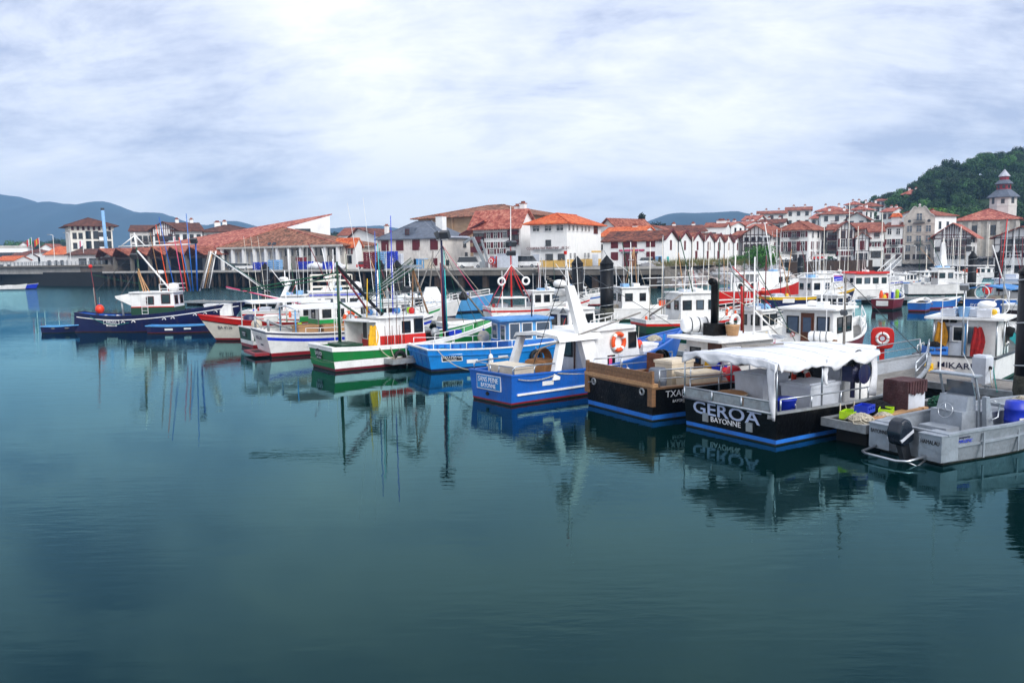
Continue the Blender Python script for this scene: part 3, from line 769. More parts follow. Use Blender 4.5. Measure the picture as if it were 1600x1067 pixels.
def timbers(h, xs, zs, face='f', m='timber_red', t=.16, gable=False, diag=()):
    """exposed beams standing proud of the wall"""
    mb = MB(); W = h.W if face == 'f' else h.D; E_ = h.ze
    def put(a, b, w):
        if face == 'f': mb.bar((a[0], -.03, a[1]), (b[0], -.03, b[1]), w, .1) if a[0] != b[0] else mb.box(a[0] - w / 2, a[0] + w / 2, -.08, .02, a[1], b[1])
        elif face == 'r': mb.box(h.W - .02, h.W + .08, a[0] - w / 2, a[0] + w / 2, a[1], b[1]) if a[0] == b[0] else mb.box(h.W - .02, h.W + .07, a[0], b[0], a[1] - w / 2, a[1] + w / 2)
    for f in zs:
        if face == 'f': mb.box(0, W, -.09, .02, f * E_ - t / 2, f * E_ + t / 2)
        else: put((0, f * E_), (W, f * E_), t)
    lo = min(zs)
    for x in xs:
        top = E_ if not gable else E_ + (h.zr - E_) * (1 - abs(x - .5) * 2)
        put((x * W, lo * E_), (x * W, top - .1), t)
    return mb.build('timber_frame', M[m], h.o)
def balcony(h, x0, x1, f, dep=1.1, hh=1.0, m='timber_red', solid=False, face='f'):
    """slab, rail and balusters in front of a wall"""
    mb = MB(); z = f * h.ze; a, b = x0 * h.W, x1 * h.W
    mb.box(a, b, -dep, -.02, z - .15, z)
    r = mb.build('balcony', M[m], h.o)
    g = MB()
    if solid: g.box(a, b, -dep, -dep + .08, z, z + hh)
    else:
        g.box(a, b, -dep, -dep + .08, z + hh - .08, z + hh); g.box(a, b, -dep, -dep + .06, z + .08, z + .14)
        x = a + .1
        while x < b: g.box(x, x + .06, -dep + .01, -dep + .05, z + .1, z + hh - .05); x += .22
    for q in (a, b - .06): g.box(q, q + .06, -dep + .08, -.02, z + hh - .08, z + hh)
    g.build('railing', M[m], r)
    return r
def dark_recess(h, x0, x1, f0, f1, m='glass', name='loggia_glazing'):
    """glazed bay behind a balcony, with mullions"""
    a, b, c, d = x0 * h.W, x1 * h.W, f0 * h.ze, f1 * h.ze
    g = MB().box(a, b, -.03, .02, c, d).build(name, M[m], h.o)
    mb = MB(); n = max(2, int((b - a) / .9))
    for i in range(n + 1):
        x = a + (b - a) * i / n; mb.box(x - .05, x + .05, -.1, -.02, c, d)
    mb.box(a, b, -.1, -.02, d - .08, d); mb.build('mullions', M['timber_brown'], g)
    return g

S4 = (.15, .4, .63, .87)
# ---- left: tower block, apartment houses, low houses, bridge
h = phouse('apartment_block', 'square pale apartment block with brown hip roof, left of the steel pole', 112, 178, 226, 232, 353, 341, 13, roof='hip', oh=1.6, rm='tile_brown', wall='plaster_warm',
           rows=[(f, f + .12, .9, 'dk', (.1, .24)) for f in (.28, .5, .72)] + [(f, f + .16, 1.2, 'dk', (.42, .6, .9)) for f in (.28, .5, .72)], srows=[(f, f + .12, 1.0, 'dk', (.3, .7)) for f in (.28, .5, .72)], cat='building')
for f in (.24, .46, .68): balcony(h, .66, .86, f, 1.3, .9, 'white', True); dark_recess(h, .67, .85, f + .02, f + .18)
MB().box(-.03, h.W + .03, -.05, .02, h.ze * .9, h.ze * .985).build('red_band', M['timber_red'], h.o)
pm = MB()
for i in range(9): pm.box(i * h.W / 8 - .35, i * h.W / 8 + .35, -.12, -.05, h.ze * .9, h.ze)
pm.build('roof_pillars', M['plaster_warm'], h.o)
h = phouse('apartment_building', 'pale apartment terraces with balconies and brown roof, right of the steel pole', 205, 243, 220, 222, 361, 353, 12, rm='tile_brown', wall='plaster_grey', rows=[(f, f + .13, .9, 'dk', S4) for f in (.3, .52, .74)], cat='building')
for f in (.26, .48, .7): balcony(h, .3, .75, f, 1.2, .9, 'timber_brown')
h = phouse('apartment_building', 'gabled apartment house with red half-timbered attic among the brown roofs', 241, 275, 218, 219, 357, 349, 13, roof='gy', oh=1.2, rm='tile_brown', rows=[(f, f + .14, 1.0, 'dk', (.2, .8)) for f in (.3, .52, .72)], cat='building')
timbers(h, [i / 10 for i in range(11)], (.82, 1.0), gable=True)
for f in (.24, .45, .66): balcony(h, .3, .7, f, 1.3, .9, 'timber_red'); dark_recess(h, .32, .68, f + .02, f + .15)
h = phouse('apartment_building', 'long white apartment building under a brown ridge roof behind the fish market', 272, 318, 219, 223, 360, 349, 13, oh=1, rm='tile_brown', rows=[(f, f + .13, .9, 'dk', S4) for f in (.35, .55, .76)], chim=((.3, .5, .9, 1), (.8, .5, .9, 1)), cat='building')
h = phouse('apartment_building', 'white apartment building with chimneys half hidden by the market roof', 320, 402, 226, 232, 362, 351, 14, oh=1.5, rm='tile_brown', roof='hip', rows=[(f, f + .15, 1.0, 'dk', (.1, .3, .5, .7)) for f in (.55, .76)], chim=((.3, .4, 1.6, 0.5), (.45, .5, 1.2, .8)), cat='building')
phouse('low_building', 'low white building with long brown roof at the end of the bridge', 106, 172, 203, 199, 397, 390, 8, oh=.7, rm='tile_brown', rows=[(.15, .75, 2.2, 'dk', (.35, .6, .85))], cat='building')
phouse('house', 'orange-roofed white house left of the low brown-roofed building', 70, 112, 262, 258, 397, 386, 10, rm='tile_orange', rows=[(.3, .6, 1.2, 'dk', S4)])
phouse('house', 'long flat white block with rows of windows beyond the bridge', -6, 44, 330, 335, 388, 384.5, 12, roof='flat', rm='concrete_pale', rows=[(f, f + .18, 1.6, 'dk', [i / 9 + .05 for i in range(9)]) for f in (.3, .62)], cat='building')
phouse('house', 'small white gabled house between trees beyond the bridge', 28, 48, 350, 352, 386, 379, 10, roof='gy', rm='tile_dark', rows=[(.5, .75, 1.2, 'dk', (.3, .7))])
phouse('house', 'white house with dark red roof right of the flags', 62, 84, 345, 345, 389, 382, 10, roof='gy', rm='tile', rows=[(.4, .7, 1.2, 'dk', (.25, .5, .75))])
phouse('house', 'low house with bright orange roof behind the bridge railing', -8, 22, 255, 255, 407, 401, 9, rm='tile_orange', rows=[(.3, .6, 1, 'dk', (.3, .7))])
phouse('house', 'brown-roofed house behind the bridge flags', 14, 36, 290, 290, 402, 396, 9, rm='tile_dark', rows=[(.3, .6, 1, 'dk', (.3, .7))])
phouse('house', 'white house with several windows above the bridge deck', 40, 62, 300, 300, 394, 390, 9, rm='tile_dark', roof='hip', rows=[(.4, .7, 1.4, 'dk', S4)])
def bridge():
    a, b = XY(158, 193), XY(-60, 218); d = b - a; W = d.length
    t = thing('road_bridge', 'grey concrete road bridge crossing the river mouth', 'bridge', (a.x, a.y, 0), math.atan2(d.y, d.x))
    # local y points towards the camera side negative? build symmetric about 0..-9
    MB().box(0, W, -9, 0, 4.7, 5.15).build('deck', M['concrete'], t)
    MB().box(7.5, W, -8, -1, 3.0, 4.7).build('box_girder', M['concrete_pale'], t)
    MB().box(-.5, 8.5, -8.6, -.4, -1, 4.69).build('abutment', M['stone_dark'], t)
    MB().box(W * .78, W * .78 + 2.2, -8, -1, -1, 3.0).build('pier', M['concrete_wet_shade'], t)
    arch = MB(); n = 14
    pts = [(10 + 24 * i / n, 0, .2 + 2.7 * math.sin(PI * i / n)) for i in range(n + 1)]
    arch.extr([(p[0], -2, p[2]) for p in pts] + [(34, -2, 3.0), (10, -2, 3.0)], (0, -5, 0)); arch.build('arch', M['concrete_wet_shade'], t)
    for y in (-.1, -8.9):
        g = MB()
        for i in range(int(W / 1.6)): g.box(i * 1.6, i * 1.6 + .1, y - .05, y + .05, 5.15, 6.05)
        for z in (5.45, 5.75, 6.05): g.tube([(0, y, z), (W, y, z)], .04, 5)
        g.build('railing', M['galv'], t)
bridge()
rw = MB()
for a, b in ((Q(0), Vector((-210, 260, 0))), (Vector((-210, 260, 0)), Vector((-600, 455, 0)))):
    rw.hexa([(a.x, a.y, -1), (b.x, b.y, -1), (b.x + .4, b.y + .8, -1), (a.x + .4, a.y + .8, -1), (a.x, a.y, QZ - .02), (b.x, b.y, QZ - .02), (b.x + .4, b.y + .8, QZ - .02), (a.x + .4, a.y + .8, QZ - .02)])
struct(rw.build('river_wall', M['concrete_wet_shade']))  # near-black: shade beneath the bridge is put into the wall colour

# ---- fish market: long tiled monopitch roof with hipped front, white wedge wall, zigzag canopy
def market():
    rz = math.atan2(QU.y, QU.x); d0 = 10.0
    o = thing('fish_market', 'long fish market hall with sloping terracotta roof and white wedge wall', 'building', (Q0.x, Q0.y, QZ), rz)
    sA, sB = sQ(345, d0), sQ(536, d0); eav = ZP(440, 386, Q((sA + sB) / 2, d0).y) - QZ
    th = .25; k = .42; de = d0 - 1
    def onp(px, py, kk=k):      # sight line meets the roof plane that rises from the eave towards the back
        r = ray(px, py); dn_ = r.x * QN.x + r.y * QN.y; off = Q0.x * QN.x + Q0.y * QN.y
        t_ = (QZ + eav - kk * (off + de) - CAMH) / (r.z - kk * dn_); p = r * t_; v = Vector((p.x - Q0.x, p.y - Q0.y))
        return Vector((v.dot(QU), v.dot(QN), eav + kk * (v.dot(QN) - de)))
    C_, D_, E2 = onp(442, 357), onp(515, 337), onp(300, 373.5)
    MB().box(sA + .6, sB - .6, d0 + 1.2, d0 + 12, -.2, eav - .1).build('wall', M['plaster_warm'], o)
    wed = MB(); n_ = Vector((D_.y - C_.y, C_.x - D_.x, 0)).normalized() * -.5
    wed.extr([(C_.x, C_.y, eav - 1), (D_.x, D_.y, eav - 1), (D_.x, D_.y, D_.z - .05), (C_.x, C_.y, C_.z - .05)], n_ if n_.y > 0 else -n_)
    wed.build('wedge_wall', M['plaster'], o); q_ = C_.lerp(D_, .42)
    win(o, (q_.x, q_.y - .05, C_.z - 1.2), math.atan2(D_.y - C_.y, D_.x - C_.x), 3.4, 1.0, 'dk')
    sL = sQ(215, de); P = [(sL, de, eav), (sA, de, eav), C_, D_, D_ + Vector((.3, .5, .2)), E2]
    MB().extr(P, (0, 0, th)).build('roof', M['tile_pink'], o)
    MB().box(sA - 1, D_.x, D_.y + .6, D_.y + 8, 0, eav - .3).build('rear_hall', M['plaster'], o)
    f = MB(); f.extr([(sA, de, eav + .06), (sB + .8, de, eav - .1), C_ + Vector((0, -.06, .06))], (0, 0, th))
    f.extr([(sB + .8, de, eav - .1), (sB + .8, C_.y + 4, eav - .05), C_ + Vector((0, -.06, .06))], (0, 0, th))
    f.build('front_roof', M['tile_mossy'], o); sC, dC, zC = C_
    MB().bar((sA, d0 - 1, eav + .32), (sC, dC, zC + .38), .35, .16).bar((sC, dC, zC + .36), (sB + .8, d0 - 1, eav + .18), .35, .16).build('hip_tiles', M['tile_pink'], o)
    MB().box(sA, sB + .9, d0 - 1.15, d0 - .95, eav - .22, eav + .2).build('gutter', M['concrete_pale'], o)
    n = 10
    for i in range(n + 1):
        s = sA + 1.2 + (sB - sA - 2) * i / n
        MB().box(s - .3, s + .3, d0 - .9, d0 - .3, 0, eav - .2).build('column', M['plaster'], o)
    for i in range(5):
        s = sA + 1.2 + (sB - sA - 2) * (i + .5) / n
        dr = MB().box(s - 1.3, s + 1.3, d0 + 1.05, d0 + 1.18, .6, eav - 1).build('roller_door', M['plaster_grey'], o)
        sl = MB()
        for q in range(9): sl.box(s - 1.3, s + 1.3, d0 + .98, d0 + 1.05, .65 + q * .38, .95 + q * .38)
        sl.build('door_slats', M['plastic_grey'], dr)
    MB().box(sA + .8, sB, d0 - .2, d0 + 1.1, 0, .6).build('loading_step', M['concrete'], o)
    for i in range(5, 10):
        s = sA + 1.2 + (sB - sA - 2) * (i + .5) / n
        win(o, (s, d0 + 1.2, eav - 1.9), 'f', 2.2, 1.3, 'dk')
    s = sA + (sB - sA) * .55; fb = MB()
    while s < sB - .5: fb.box(s, s + .5, d0 - .5, d0 - .38, .1, eav - 2.1); s += .54
    fb.build('boarded_fence', M['wood_grey'], o)
    # canopy of small pointed gables along the left
    s0, s1 = sQ(163, 6.0), sQ(345, 8.5); nb = 6; ce = ZP(250, 400, Q((s0 + s1) / 2, 6).y) - QZ; cp = ce + 1.9; y0, y1 = 3.0, 15.0
    for i in range(nb):
        a = s0 + (s1 - s0) * i / nb; b = s0 + (s1 - s0) * (i + 1) / nb; m_ = (a + b) / 2
        r = MB(); r.extr([(a, y0 + .6, ce), (m_, y0 - .6, cp), (m_, y0 - .6, cp + .2), (a, y0 + .6, ce + .2)], (0, y1 - y0, 0)); r.extr([(m_, y0 - .6, cp), (b, y0 + .6, ce), (b, y0 + .6, ce + .2), (m_, y0 - .6, cp + .2)], (0, y1 - y0, 0))
        r.build('canopy_gable', M['tile'], o)
        MB().box(a - .35, a + .35, y0 + 1.0, y0 + 1.7, 0, ce).build('column', M['concrete'], o)
    MB().box(s0, s1, y1 - 1, y1, 0, cp - .3).build('back_wall', M['navy'], o)
    MB().box(s0 - .2, s1, y0 + 1.2, y0 + 1.6, ce - .7, ce - .1).build('fascia', M['timber_brown'], o)
    for x in (.72, .86):
        s = s0 + (s1 - s0) * x; g = MB().box(s - 1.6, s + 1.6, y1 - 1.12, y1 - 1.0, .1, 3.2).build('garage_door', M['plastic_grey'], o)
market()
# ---- behind and right of the market
phouse('house', 'white gabled house with dark brown roof behind the market end', 546, 600, 215, 210, 373, 358, 12, roof='gy', rm='tile_dark', oh=1.2, peak=.3, rows=[(.45, .6, 1.1, 'dk', (.3, .7)), (.7, .84, 1.1, 'dk', (.3, .7))], chim=((.8, .4, .9, .6),))
phouse('house', 'white house with red roof far behind, left of the slate-roofed warehouse', 530, 560, 260, 258, 367, 357, 10, rm='tile', rows=[(.5, .7, 1.2, 'dk', S4)])
qhouse('small_house', 'small white house with orange roof beside the fish crates', 524, 556, 566, 12, 383, 373, rm='tile_orange', oh=.5, rows=[(.25, .55, 1.0, 'dk', (.25, .7)), (.62, .85, .8, 'sh', (.7,))], wall='plaster')
h = qhouse('warehouse', 'old white warehouse with grey slate hip roof and dark red shutters', 591, 689, 735, 11, 371, 344, roof='hip', oh=.5, rm='slate', wall='plaster_old',
           rows=[(.6, .95, 1.7, 'cl', (.12, .36, .62, .9)), (.08, .32, 1.3, 'cl', (.9,)), (.12, .3, 1.1, 'dk', (.62,))], srows=[(.7, .86, .9, 'dk', (.8,)), (.1, .25, 1.0, 'dk', (.2, .82)), (.35, .5, .8, 'dk', (.85,))], cat='building', chim=((.8, .45, 1.6, .8),))
MB().poly((h.W + .45, -.4, h.ze), (h.W + .45, h.D + .4, h.ze), (h.W - h.D * .0 - h.W * .5, h.D * .5, h.zr)).build('pale_slope', M['slate_pale'], h.o).location = (0, 0, .06)
dm = MB().box(h.W * .42, h.W * .5, h.D * .05, h.D * .3, h.ze, h.ze + 2.2).build('dormer', M['slate'], h.o)
win(dm, (h.W * .46, h.D * .05, h.ze + .9), 'f', .7, .9, 'br')
h = phouse('hall', 'large old hall with mossy tiled roof and bare buff walls behind the slate warehouse', 655, 812, 196, 180, 338, 322, 24, roof='hip', oh=1.4, rm='tile_mossy', wall='buff', cat='building')
MB().box(h.W * .36, h.W * .37, -.5, .2, 0, h.ze).box(h.W * .6, h.W * .62, -.6, .2, 0, h.ze).build('buttress', M['buff'], h.o)
h = qhouse('apartment_house', 'white apartment house with dark red shutters, balconies and glazed bays', 740, 814, 834, 13, 347, 328, oh=1.2, rm='tile_pink', cat='building', peak=.4,
           rows=[(f, f + .13, .8, 'sh', (.33, .48, .68)) for f in (.44, .66, .84)] + [(.3, .42, .8, 'sh', (.4, .6))], chim=((.9, .6, 1.0, 1.2), (.75, .7, .9, .8)))
for f in (.36, .58): balcony(h, .0, .24, f, 1.2, 1.0, 'timber_red', True); dark_recess(h, .01, .23, f + .02, f + .2)
for f in (.52, .74): balcony(h, .76, .97, f, .7, .7, 'timber_red', True); dark_recess(h, .77, .96, f + .02, f + .2)
rf = MB().extr([(-2.6, -1, h.ze * .74), (h.W * .3, -1, h.ze + .35), (h.W * .3, -1, h.ze + .6), (-2.6, -1, h.ze * .74 + .25)], (0, h.D * .7, 0)).build('lower_roof', M['tile_pink'], h.o)
MB().extr([(-2.6, -1.12, h.ze * .74 - .1), (h.W * .3, -1.12, h.ze + .25), (h.W * .3, -1.12, h.ze + .55), (-2.6, -1.12, h.ze * .74 + .2)], (0, .1, 0)).build('barge_board', M['timber_red'], rf)
h = qhouse('office_building', 'white harbour office with bright orange hip roof and yellow-banded base', 829, 886, 939, 8, 348, 334, roof='hip', oh=1.0, rm='tile_orange', cat='building',
           rows=[(.83, .94, 1.3, 'pl', (.17, .5, .82)), (.5, .62, .9, 'dk', (.5,)), (.18, .3, 1.3, 'dk', (.52, .86))], srows=[(.83, .95, .8, 'pl', (.06, .17, .28, .42, .52, .62)), (.2, .32, 1.0, 'pl', (.08, .2, .5, .6)), (.8, .97, 1.8, 'br', (.83,))])
sg = text(h.o, 'COOPERATIVE MARITIME - PECHE', .72, (h.W * .5, -.16, h.ze * .43), (1, 0, 0), (0, 0, 1), M['shutter_red'], 'sign_letters', .03, .8)
MB().box(h.W * .1, h.W * .88, -.5, -.02, h.ze * .395, h.ze * .41).build('sign_ledge', M['galv'], h.o)
MB().box(-.02, h.W + .04, -.04, .02, 0, h.ze * .16).box(h.W - .02, h.W + .05, .02, h.D, 0, h.ze * .17).box(h.W - .02, h.W + .05, h.D * .7, h.D, h.ze * .33, h.ze * .37).build('yellow_base', M['yellow_paint'], h.o)
MB().box(h.W * .05, h.W * .25, -.07, .02, 0, h.ze * .3).build('garage_door', M['plastic_grey'], h.o)
MB().box(h.W - .02, h.W + .08, h.D * .72, h.D * .9, 0, h.ze * .29).build('door', M['plastic_grey'], h.o)
# seven-gabled warehouse
def gabled():
    d = 9.5; A, B = Q(sQ(942, d), d), Q(sQ(1036, d), d); dep = _qd(1036, d, 1158)
    ze, zr = ZP(1036, 375, B.y) - QZ, ZP(1045, 360.5, B.y + 2.5) - QZ; v = B - A; W = v.length; n = 7; g = dep / n
    o = thing('warehouse', 'white warehouse with a row of seven gables and dark red shutters', 'building', (A.x, A.y, QZ), math.atan2(v.y, v.x))
    for i in range(n):
        y = i * g; w = W
        MB().extr([(W * .0 if i == 0 else W * .35, y, -1), (W * .0 if i == 0 else W * .35, y + g - .02, -1), (W * .0 if i == 0 else W * .35, y + g - .02, ze), (W * .0 if i == 0 else W * .35, y + g / 2, zr - .05), (W * .0 if i == 0 else W * .35, y, ze)], (W if i == 0 else W * .65, 0, 0)).build('wall', M['plaster'], o)
        x0 = 0 if i == 0 else W * .35
        r = gable_roof(o, W - x0, g - .3, ze + (.05 if i else 0), zr, .25 if i else .5, 'x', 'tile' if i % 3 else 'tile_dark', x0=x0, y0=y + .15)
        MB().extr([(W + .32, y - .1, ze - .1), (W + .32, y + g / 2, zr + .1), (W + .32, y + g + .1, ze - .1), (W + .32, y + g + .1, ze + .25), (W + .32, y + g / 2, zr + .42), (W + .32, y - .1, ze + .25)], (.14, 0, 0)).build('barge_board', M['shutter_red'], r)
        MB().tube([(W + .12, y + g - .05, 0), (W + .12, y + g - .05, ze)], .08, 6).build('downpipe', M['dark_grey'], o)
        st = ('cl', 'cl', 'cl', 'sh', 'sh', 'cl', 'cl')[i]
        win(o, (W, y + g * .5, ze * .62), 'r', .9 if st == 'cl' else 1.0, 1.7, st)
        if i in (2, 3, 4): win(o, (W, y + g * .4, .9), 'r', 1.4, 1.7, 'cl')
    MB().box(W - .02, W + .05, 2.2, 3.4, 0, 1.6).build('low_door', M['turquoise'], o)
    for x, w, z, hh in ((.2, 1.2, ze * .72, 1.2), (.46, 2.4, ze * .74, 1.2), (.8, 1.5, ze * .74, 1.3), (.2, 1.2, .25 * ze, 1.4), (.8, 1.4, .25 * ze, 1.4)): win(o, (x * W, 0, z), 'f', w, hh, 'cl')
    dr = MB().box(.34 * W, .575 * W, -.08, .02, 0, ze * .52).build('barn_door', M['shutter_red'], o)
    mb = MB()
    for i in range(9):
        x = (.345 + .0255 * i) * W; mb.box(x, x + .05, -.11, -.08, .05, ze * .51)
    mb.build('door_boards', M['timber_red'], dr)
    MB().box(.32 * W, .6 * W, -.3, -.02, ze * .53, ze * .56).build('door_rail', M['dark_grey'], o)
    s = MB().box(.28 * W, .7 * W, -.12, -.02, ze * .59, ze * .66).build('sign', M['shutter_red'], o)
    MB().box(.29 * W, .69 * W, -.15, -.12, ze * .6, ze * .65).build('sign_panel', M['pink'], s)
    MB().box(.88 * W, .99 * W, -.1, .02, 0, ze * .38).build('doorway', M['plastic_sky'], o); MB().box(.93 * W, .97 * W, -.14, -.1, 0, ze * .36).build('door', M['dark_grey'], o)
gabled()
phouse('house', 'white gabled house with red roof just right of the orange-roofed office', 936, 966, 178, 174, 358, 344, 12, roof='gy', oh=1, rm='tile', rows=[(.72, .84, 1.4, 'dk', (.35, .72))])
phouse('house', 'low house with orange tiled roof behind the seven-gabled warehouse', 938, 1000, 165, 160, 368, 356, 9, rm='tile_orange', oh=.6, rows=[(.55, .7, 1, 'dk', (.1, .5))], chim=((.65, .5, 1, .3),))
phouse('house', 'white gable with shallow red roof at the foot of the conifers', 996, 1042, 200, 197, 362, 354, 10, roof='gy', rm='tile', oh=1, rows=[(.76, .88, 1.2, 'dk', (.4,))])
phouse('house', 'long dark red roof of a house behind the gables', 1040, 1102, 205, 205, 361, 353, 10, rm='tile_dark', oh=.8, rows=[(.6, .75, 1, 'dk', S4)], chim=((.3, .5, .9, .5), (.8, .5, .9, .5)))
phouse('house', 'white building with flat end wall and chimney behind the gables', 1100, 1134, 210, 208, 355, 349, 9, rm='tile', oh=.4, wall='plaster', rows=[(.7, .83, .9, 'dk', (.2, .45))], chim=((.7, .5, 2.4, .6),))
phouse('house', 'small red-roofed house at the right end of the seven gables', 1136, 1162, 200, 196, 372, 362, 9, rm='tile', oh=.6, rows=[(.6, .78, 1, 'sh', (.5,))])

# ---- right waterfront row
h = phouse('half_timbered_house', 'half-timbered white house with red hipped gable behind the green bush', 1160, 1203, 190, 186, 367, 354, 12, roof='gy', oh=1, rm='tile', rows=[(f, f + .2, 1.0, 'bk', S4) for f in (.12, .44)] + [(.78, .9, .9, 'dk', S4)], srows=[(f, f + .2, .9, 'sh', (.3, .7)) for f in (.2, .5)])
timbers(h, [i / 7 for i in range(8)], (.4, .74, 1.0), m='timber_brown', gable=True, t=.14)
h = phouse('townhouse', 'broad white townhouse with orange hip roof and tall dark red shutters', 1218, 1263, 188, 184, 359, 347, 14, roof='hip', oh=.9, rm='tile', rows=[(.02, .2, 1.4, 'bk', (.18, .5, .8)), (.32, .62, .9, 'sh', (.2, .5, .8)), (.76, .94, .9, 'sh', (.2, .5, .8))], srows=[(.05, .3, .9, 'sh', (.2, .5, .8)), (.38, .62, .9, 'sh', (.2, .5, .8)), (.76, .94, .8, 'dk', (.2, .5, .8))])
balcony(h, .36, .68, .74, .8, .9, 'dark_grey'); balcony(h, .1, .62, .3, .8, .9, 'dark_grey')
h = phouse('townhouse', 'narrow dark-balconied house between white townhouse and half-timbered gable', 1292, 1309, 190, 189, 359, 352, 10, rm='tile', oh=.6, rows=[(.1, .3, 1.2, 'bk', (.3, .75)), (.4, .6, 1.2, 'bk', (.3, .75)), (.7, .9, 1.2, 'bk', (.3, .75))], wall='plaster_grey')
balcony(h, 0, 1, .36, .8, .9, 'timber_red'); balcony(h, 0, 1, .68, .8, .9, 'timber_red')
h = phouse('half_timbered_house', 'gabled half-timbered house with tall red windows above a row of shutters', 1309, 1334, 186, 185, 357, 348, 13, roof='gy', oh=.9, rm='tile', rows=[(.42, .66, .9, 'sh', (.3, .72)), (.7, .92, .9, 'br', (.3, .72)), (.16, .3, .9, 'sh', (.2, .5, .8)), (.02, .1, 2.0, 'br', (.5,))])
timbers(h, [i / 5 for i in range(6)], (.36, .68, .96), m='timber_brown', gable=True, t=.12)
h = phouse('townhouse', 'stone-walled house with long red roof beside the half-timbered gable', 1334, 1381, 190, 188, 357, 349, 12, rm='tile', oh=.7, wall='stone', rows=[(.5, .7, 1.0, 'dk', (.2,)), (.1, .25, 1.2, 'bk', (.2, .5))])
h = phouse('half_timbered_house', 'small projecting gabled house with red doors and ivy', 1336, 1357, 184, 183, 371, 364.5, 8, roof='gy', oh=.6, rm='tile', rows=[(.45, .85, 1.1, 'cl', (.55,)), (.05, .3, 2.2, 'bk', (.5,))])
timbers(h, [i / 4 for i in range(5)], (.4, .95), m='timber_brown', gable=True, t=.12)
h = phouse('half_timbered_house', 'balconied half-timbered house right of the small gable', 1358, 1380, 185, 184, 362, 356, 8, rm='tile', oh=.7, rows=[(.45, .62, 1.0, 'sh', (.35, .75)), (.78, .94, 1.0, 'br', (.5,)), (.1, .28, 2.0, 'bk', (.5,))])
balcony(h, 0, 1, .68, .8, .8, 'white'); balcony(h, 0, 1, .35, .8, .8, 'white')
h = phouse('townhouse', 'white townhouse with orange roof and turret left of the stone house', 1382, 1409, 188, 186, 354, 349, 12, rm='tile', oh=.6, rows=[(.04, .14, 1.0, 'br', (.2, .8)), (.2, .36, .9, 'sh', (.25, .75)), (.45, .62, .9, 'sh', (.25, .75)), (.76, .93, .8, 'pl', (.25, .75))])
balcony(h, .3, .75, .42, .7, .8, 'dark_grey')
tt = MB().box(h.W * .3, h.W * .75, 1, 5, h.ze, h.ze + 2.2).build('turret', M['plaster'], h.o); MB().extr([(h.W * .22, .6, h.ze + 2.2), (h.W * .83, .6, h.ze + 2.2), (h.W * .7, 1.2, h.ze + 3.1), (h.W * .35, 1.2, h.ze + 3.1)], (0, 4.5, 0)).build('turret_roof', M['tile_orange'], tt)
def stone_house():
    A, B = XY(1410, 186), XY(1459, 183); v = B - A; W = v.length; ze = ZP(1435, 340, 184) - QZ; zt = ZP(1435, 323, 184) - QZ
    o = thing('stone_house', 'tall stone townhouse with curved baroque gable and small balconies', 'house', (A.x, A.y, QZ), math.atan2(v.y, v.x))
    pr = [(0, -1), (W, -1), (W, ze), (W * .93, ze + .5), (W * .84, ze + .9), (W * .76, ze + 1.7), (W * .7, ze + 2.3), (W * .64, ze + 2.5), (W * .58, zt - .35), (W * .5, zt), (W * .42, zt - .35), (W * .36, ze + 2.5), (W * .3, ze + 2.3), (W * .24, ze + 1.7), (W * .16, ze + .9), (W * .07, ze + .5), (0, ze)]
    MB().extr([(x, 0, z) for x, z in pr], (0, .5, 0)).build('facade', M['stone'], o)
    cop = MB()
    for a, b in zip(pr[2:], pr[3:]): cop.bar((a[0], .2, a[1] + .08), (b[0], .2, b[1] + .08), .7, .16)
    cop.sphere((W * .5, .2, zt + .4), .28, 8).build('coping', M['plaster_grey'], o)
    MB().box(.05, W - .05, .5, 12, -1, ze).build('wall', M['plaster'], o)
    gable_roof(o, W - .3, 11.3, ze, ze + 2.3, .1, 'y', 'tile', x0=.15, y0=.6)
    for f, xs, hh in ((.66, (.2, .5, .8), .15), (.42, (.2, .5, .8), .15), (.2, (.17, .5, .8), .15)):
        for x in xs: win(o, (x * W, 0, f * ze), 'f', 1.0, hh * ze, 'st')
    win(o, (W * .5, 0, ze * .93), 'f', 1.1, 1.6, 'st')
    for x, w in ((.15, 1.0), (.4, .7), (.5, .7), (.6, .7), (.78, 1.2)): win(o, (x * W, 0, .02 * ze), 'f', w, .1 * ze, 'bk')
    hb = H(); hb.W, hb.ze, hb.o = W, ze, o
    balcony(hb, .32, .68, .88, .8, .7, 'dark_grey'); balcony(hb, .36, .64, .37, .8, .7, 'dark_grey')
    for f in (.36, .6, .86): MB().box(0, W, -.08, .0, f * ze - .08, f * ze).build('string_course', M['stone'], o)
    for x in (.19, .81): MB().lathe([(.35, -.06), (.35, .03)], 12, (x * W, -.02, ze * .92), Matrix.Rotation(PI / 2, 3, 'X')).build('oculus', M['dark_grey'], o)
stone_house()
phouse('house', 'white house with reddish roof and chimneys filling the gap right of the stone house', 1458, 1492, 196, 200, 337, 330, 12, rm='tile', oh=.6, rows=[(.7, .85, .7, 'dk', (.25, .6)), (.5, .62, .7, 'dk', (.25, .6))], chim=((.5, .5, 1, .4), (.9, .5, 1, .2)))
h = phouse('balconied_house', 'white house with dark red wooden balconies under a wide gable', 1460, 1516, 178, 174, 367, 351, 13, roof='gy', oh=1.3, rm='tile_pink', srows=[(.3, .48, .8, 'dk', (.1, .35, .55)), (.7, .86, .8, 'dk', (.1, .35, .5)), (.05, .2, .9, 'dk', (.3, .7))], rows=[(.35, .5, .8, 'bk', (.08, .94)), (.62, .8, .7, 'bk', (.94,))])
for f in (.2, .55): balcony(h, .18, .88, f, 1.1, .9, 'timber_red'); dark_recess(h, .19, .87, f + .02, f + .26, 'glass')
dark_recess(h, .19, .87, .0, .15); timbers(h, [.2 + i * .066 for i in range(11)], (.86, 1.0), gable=True)
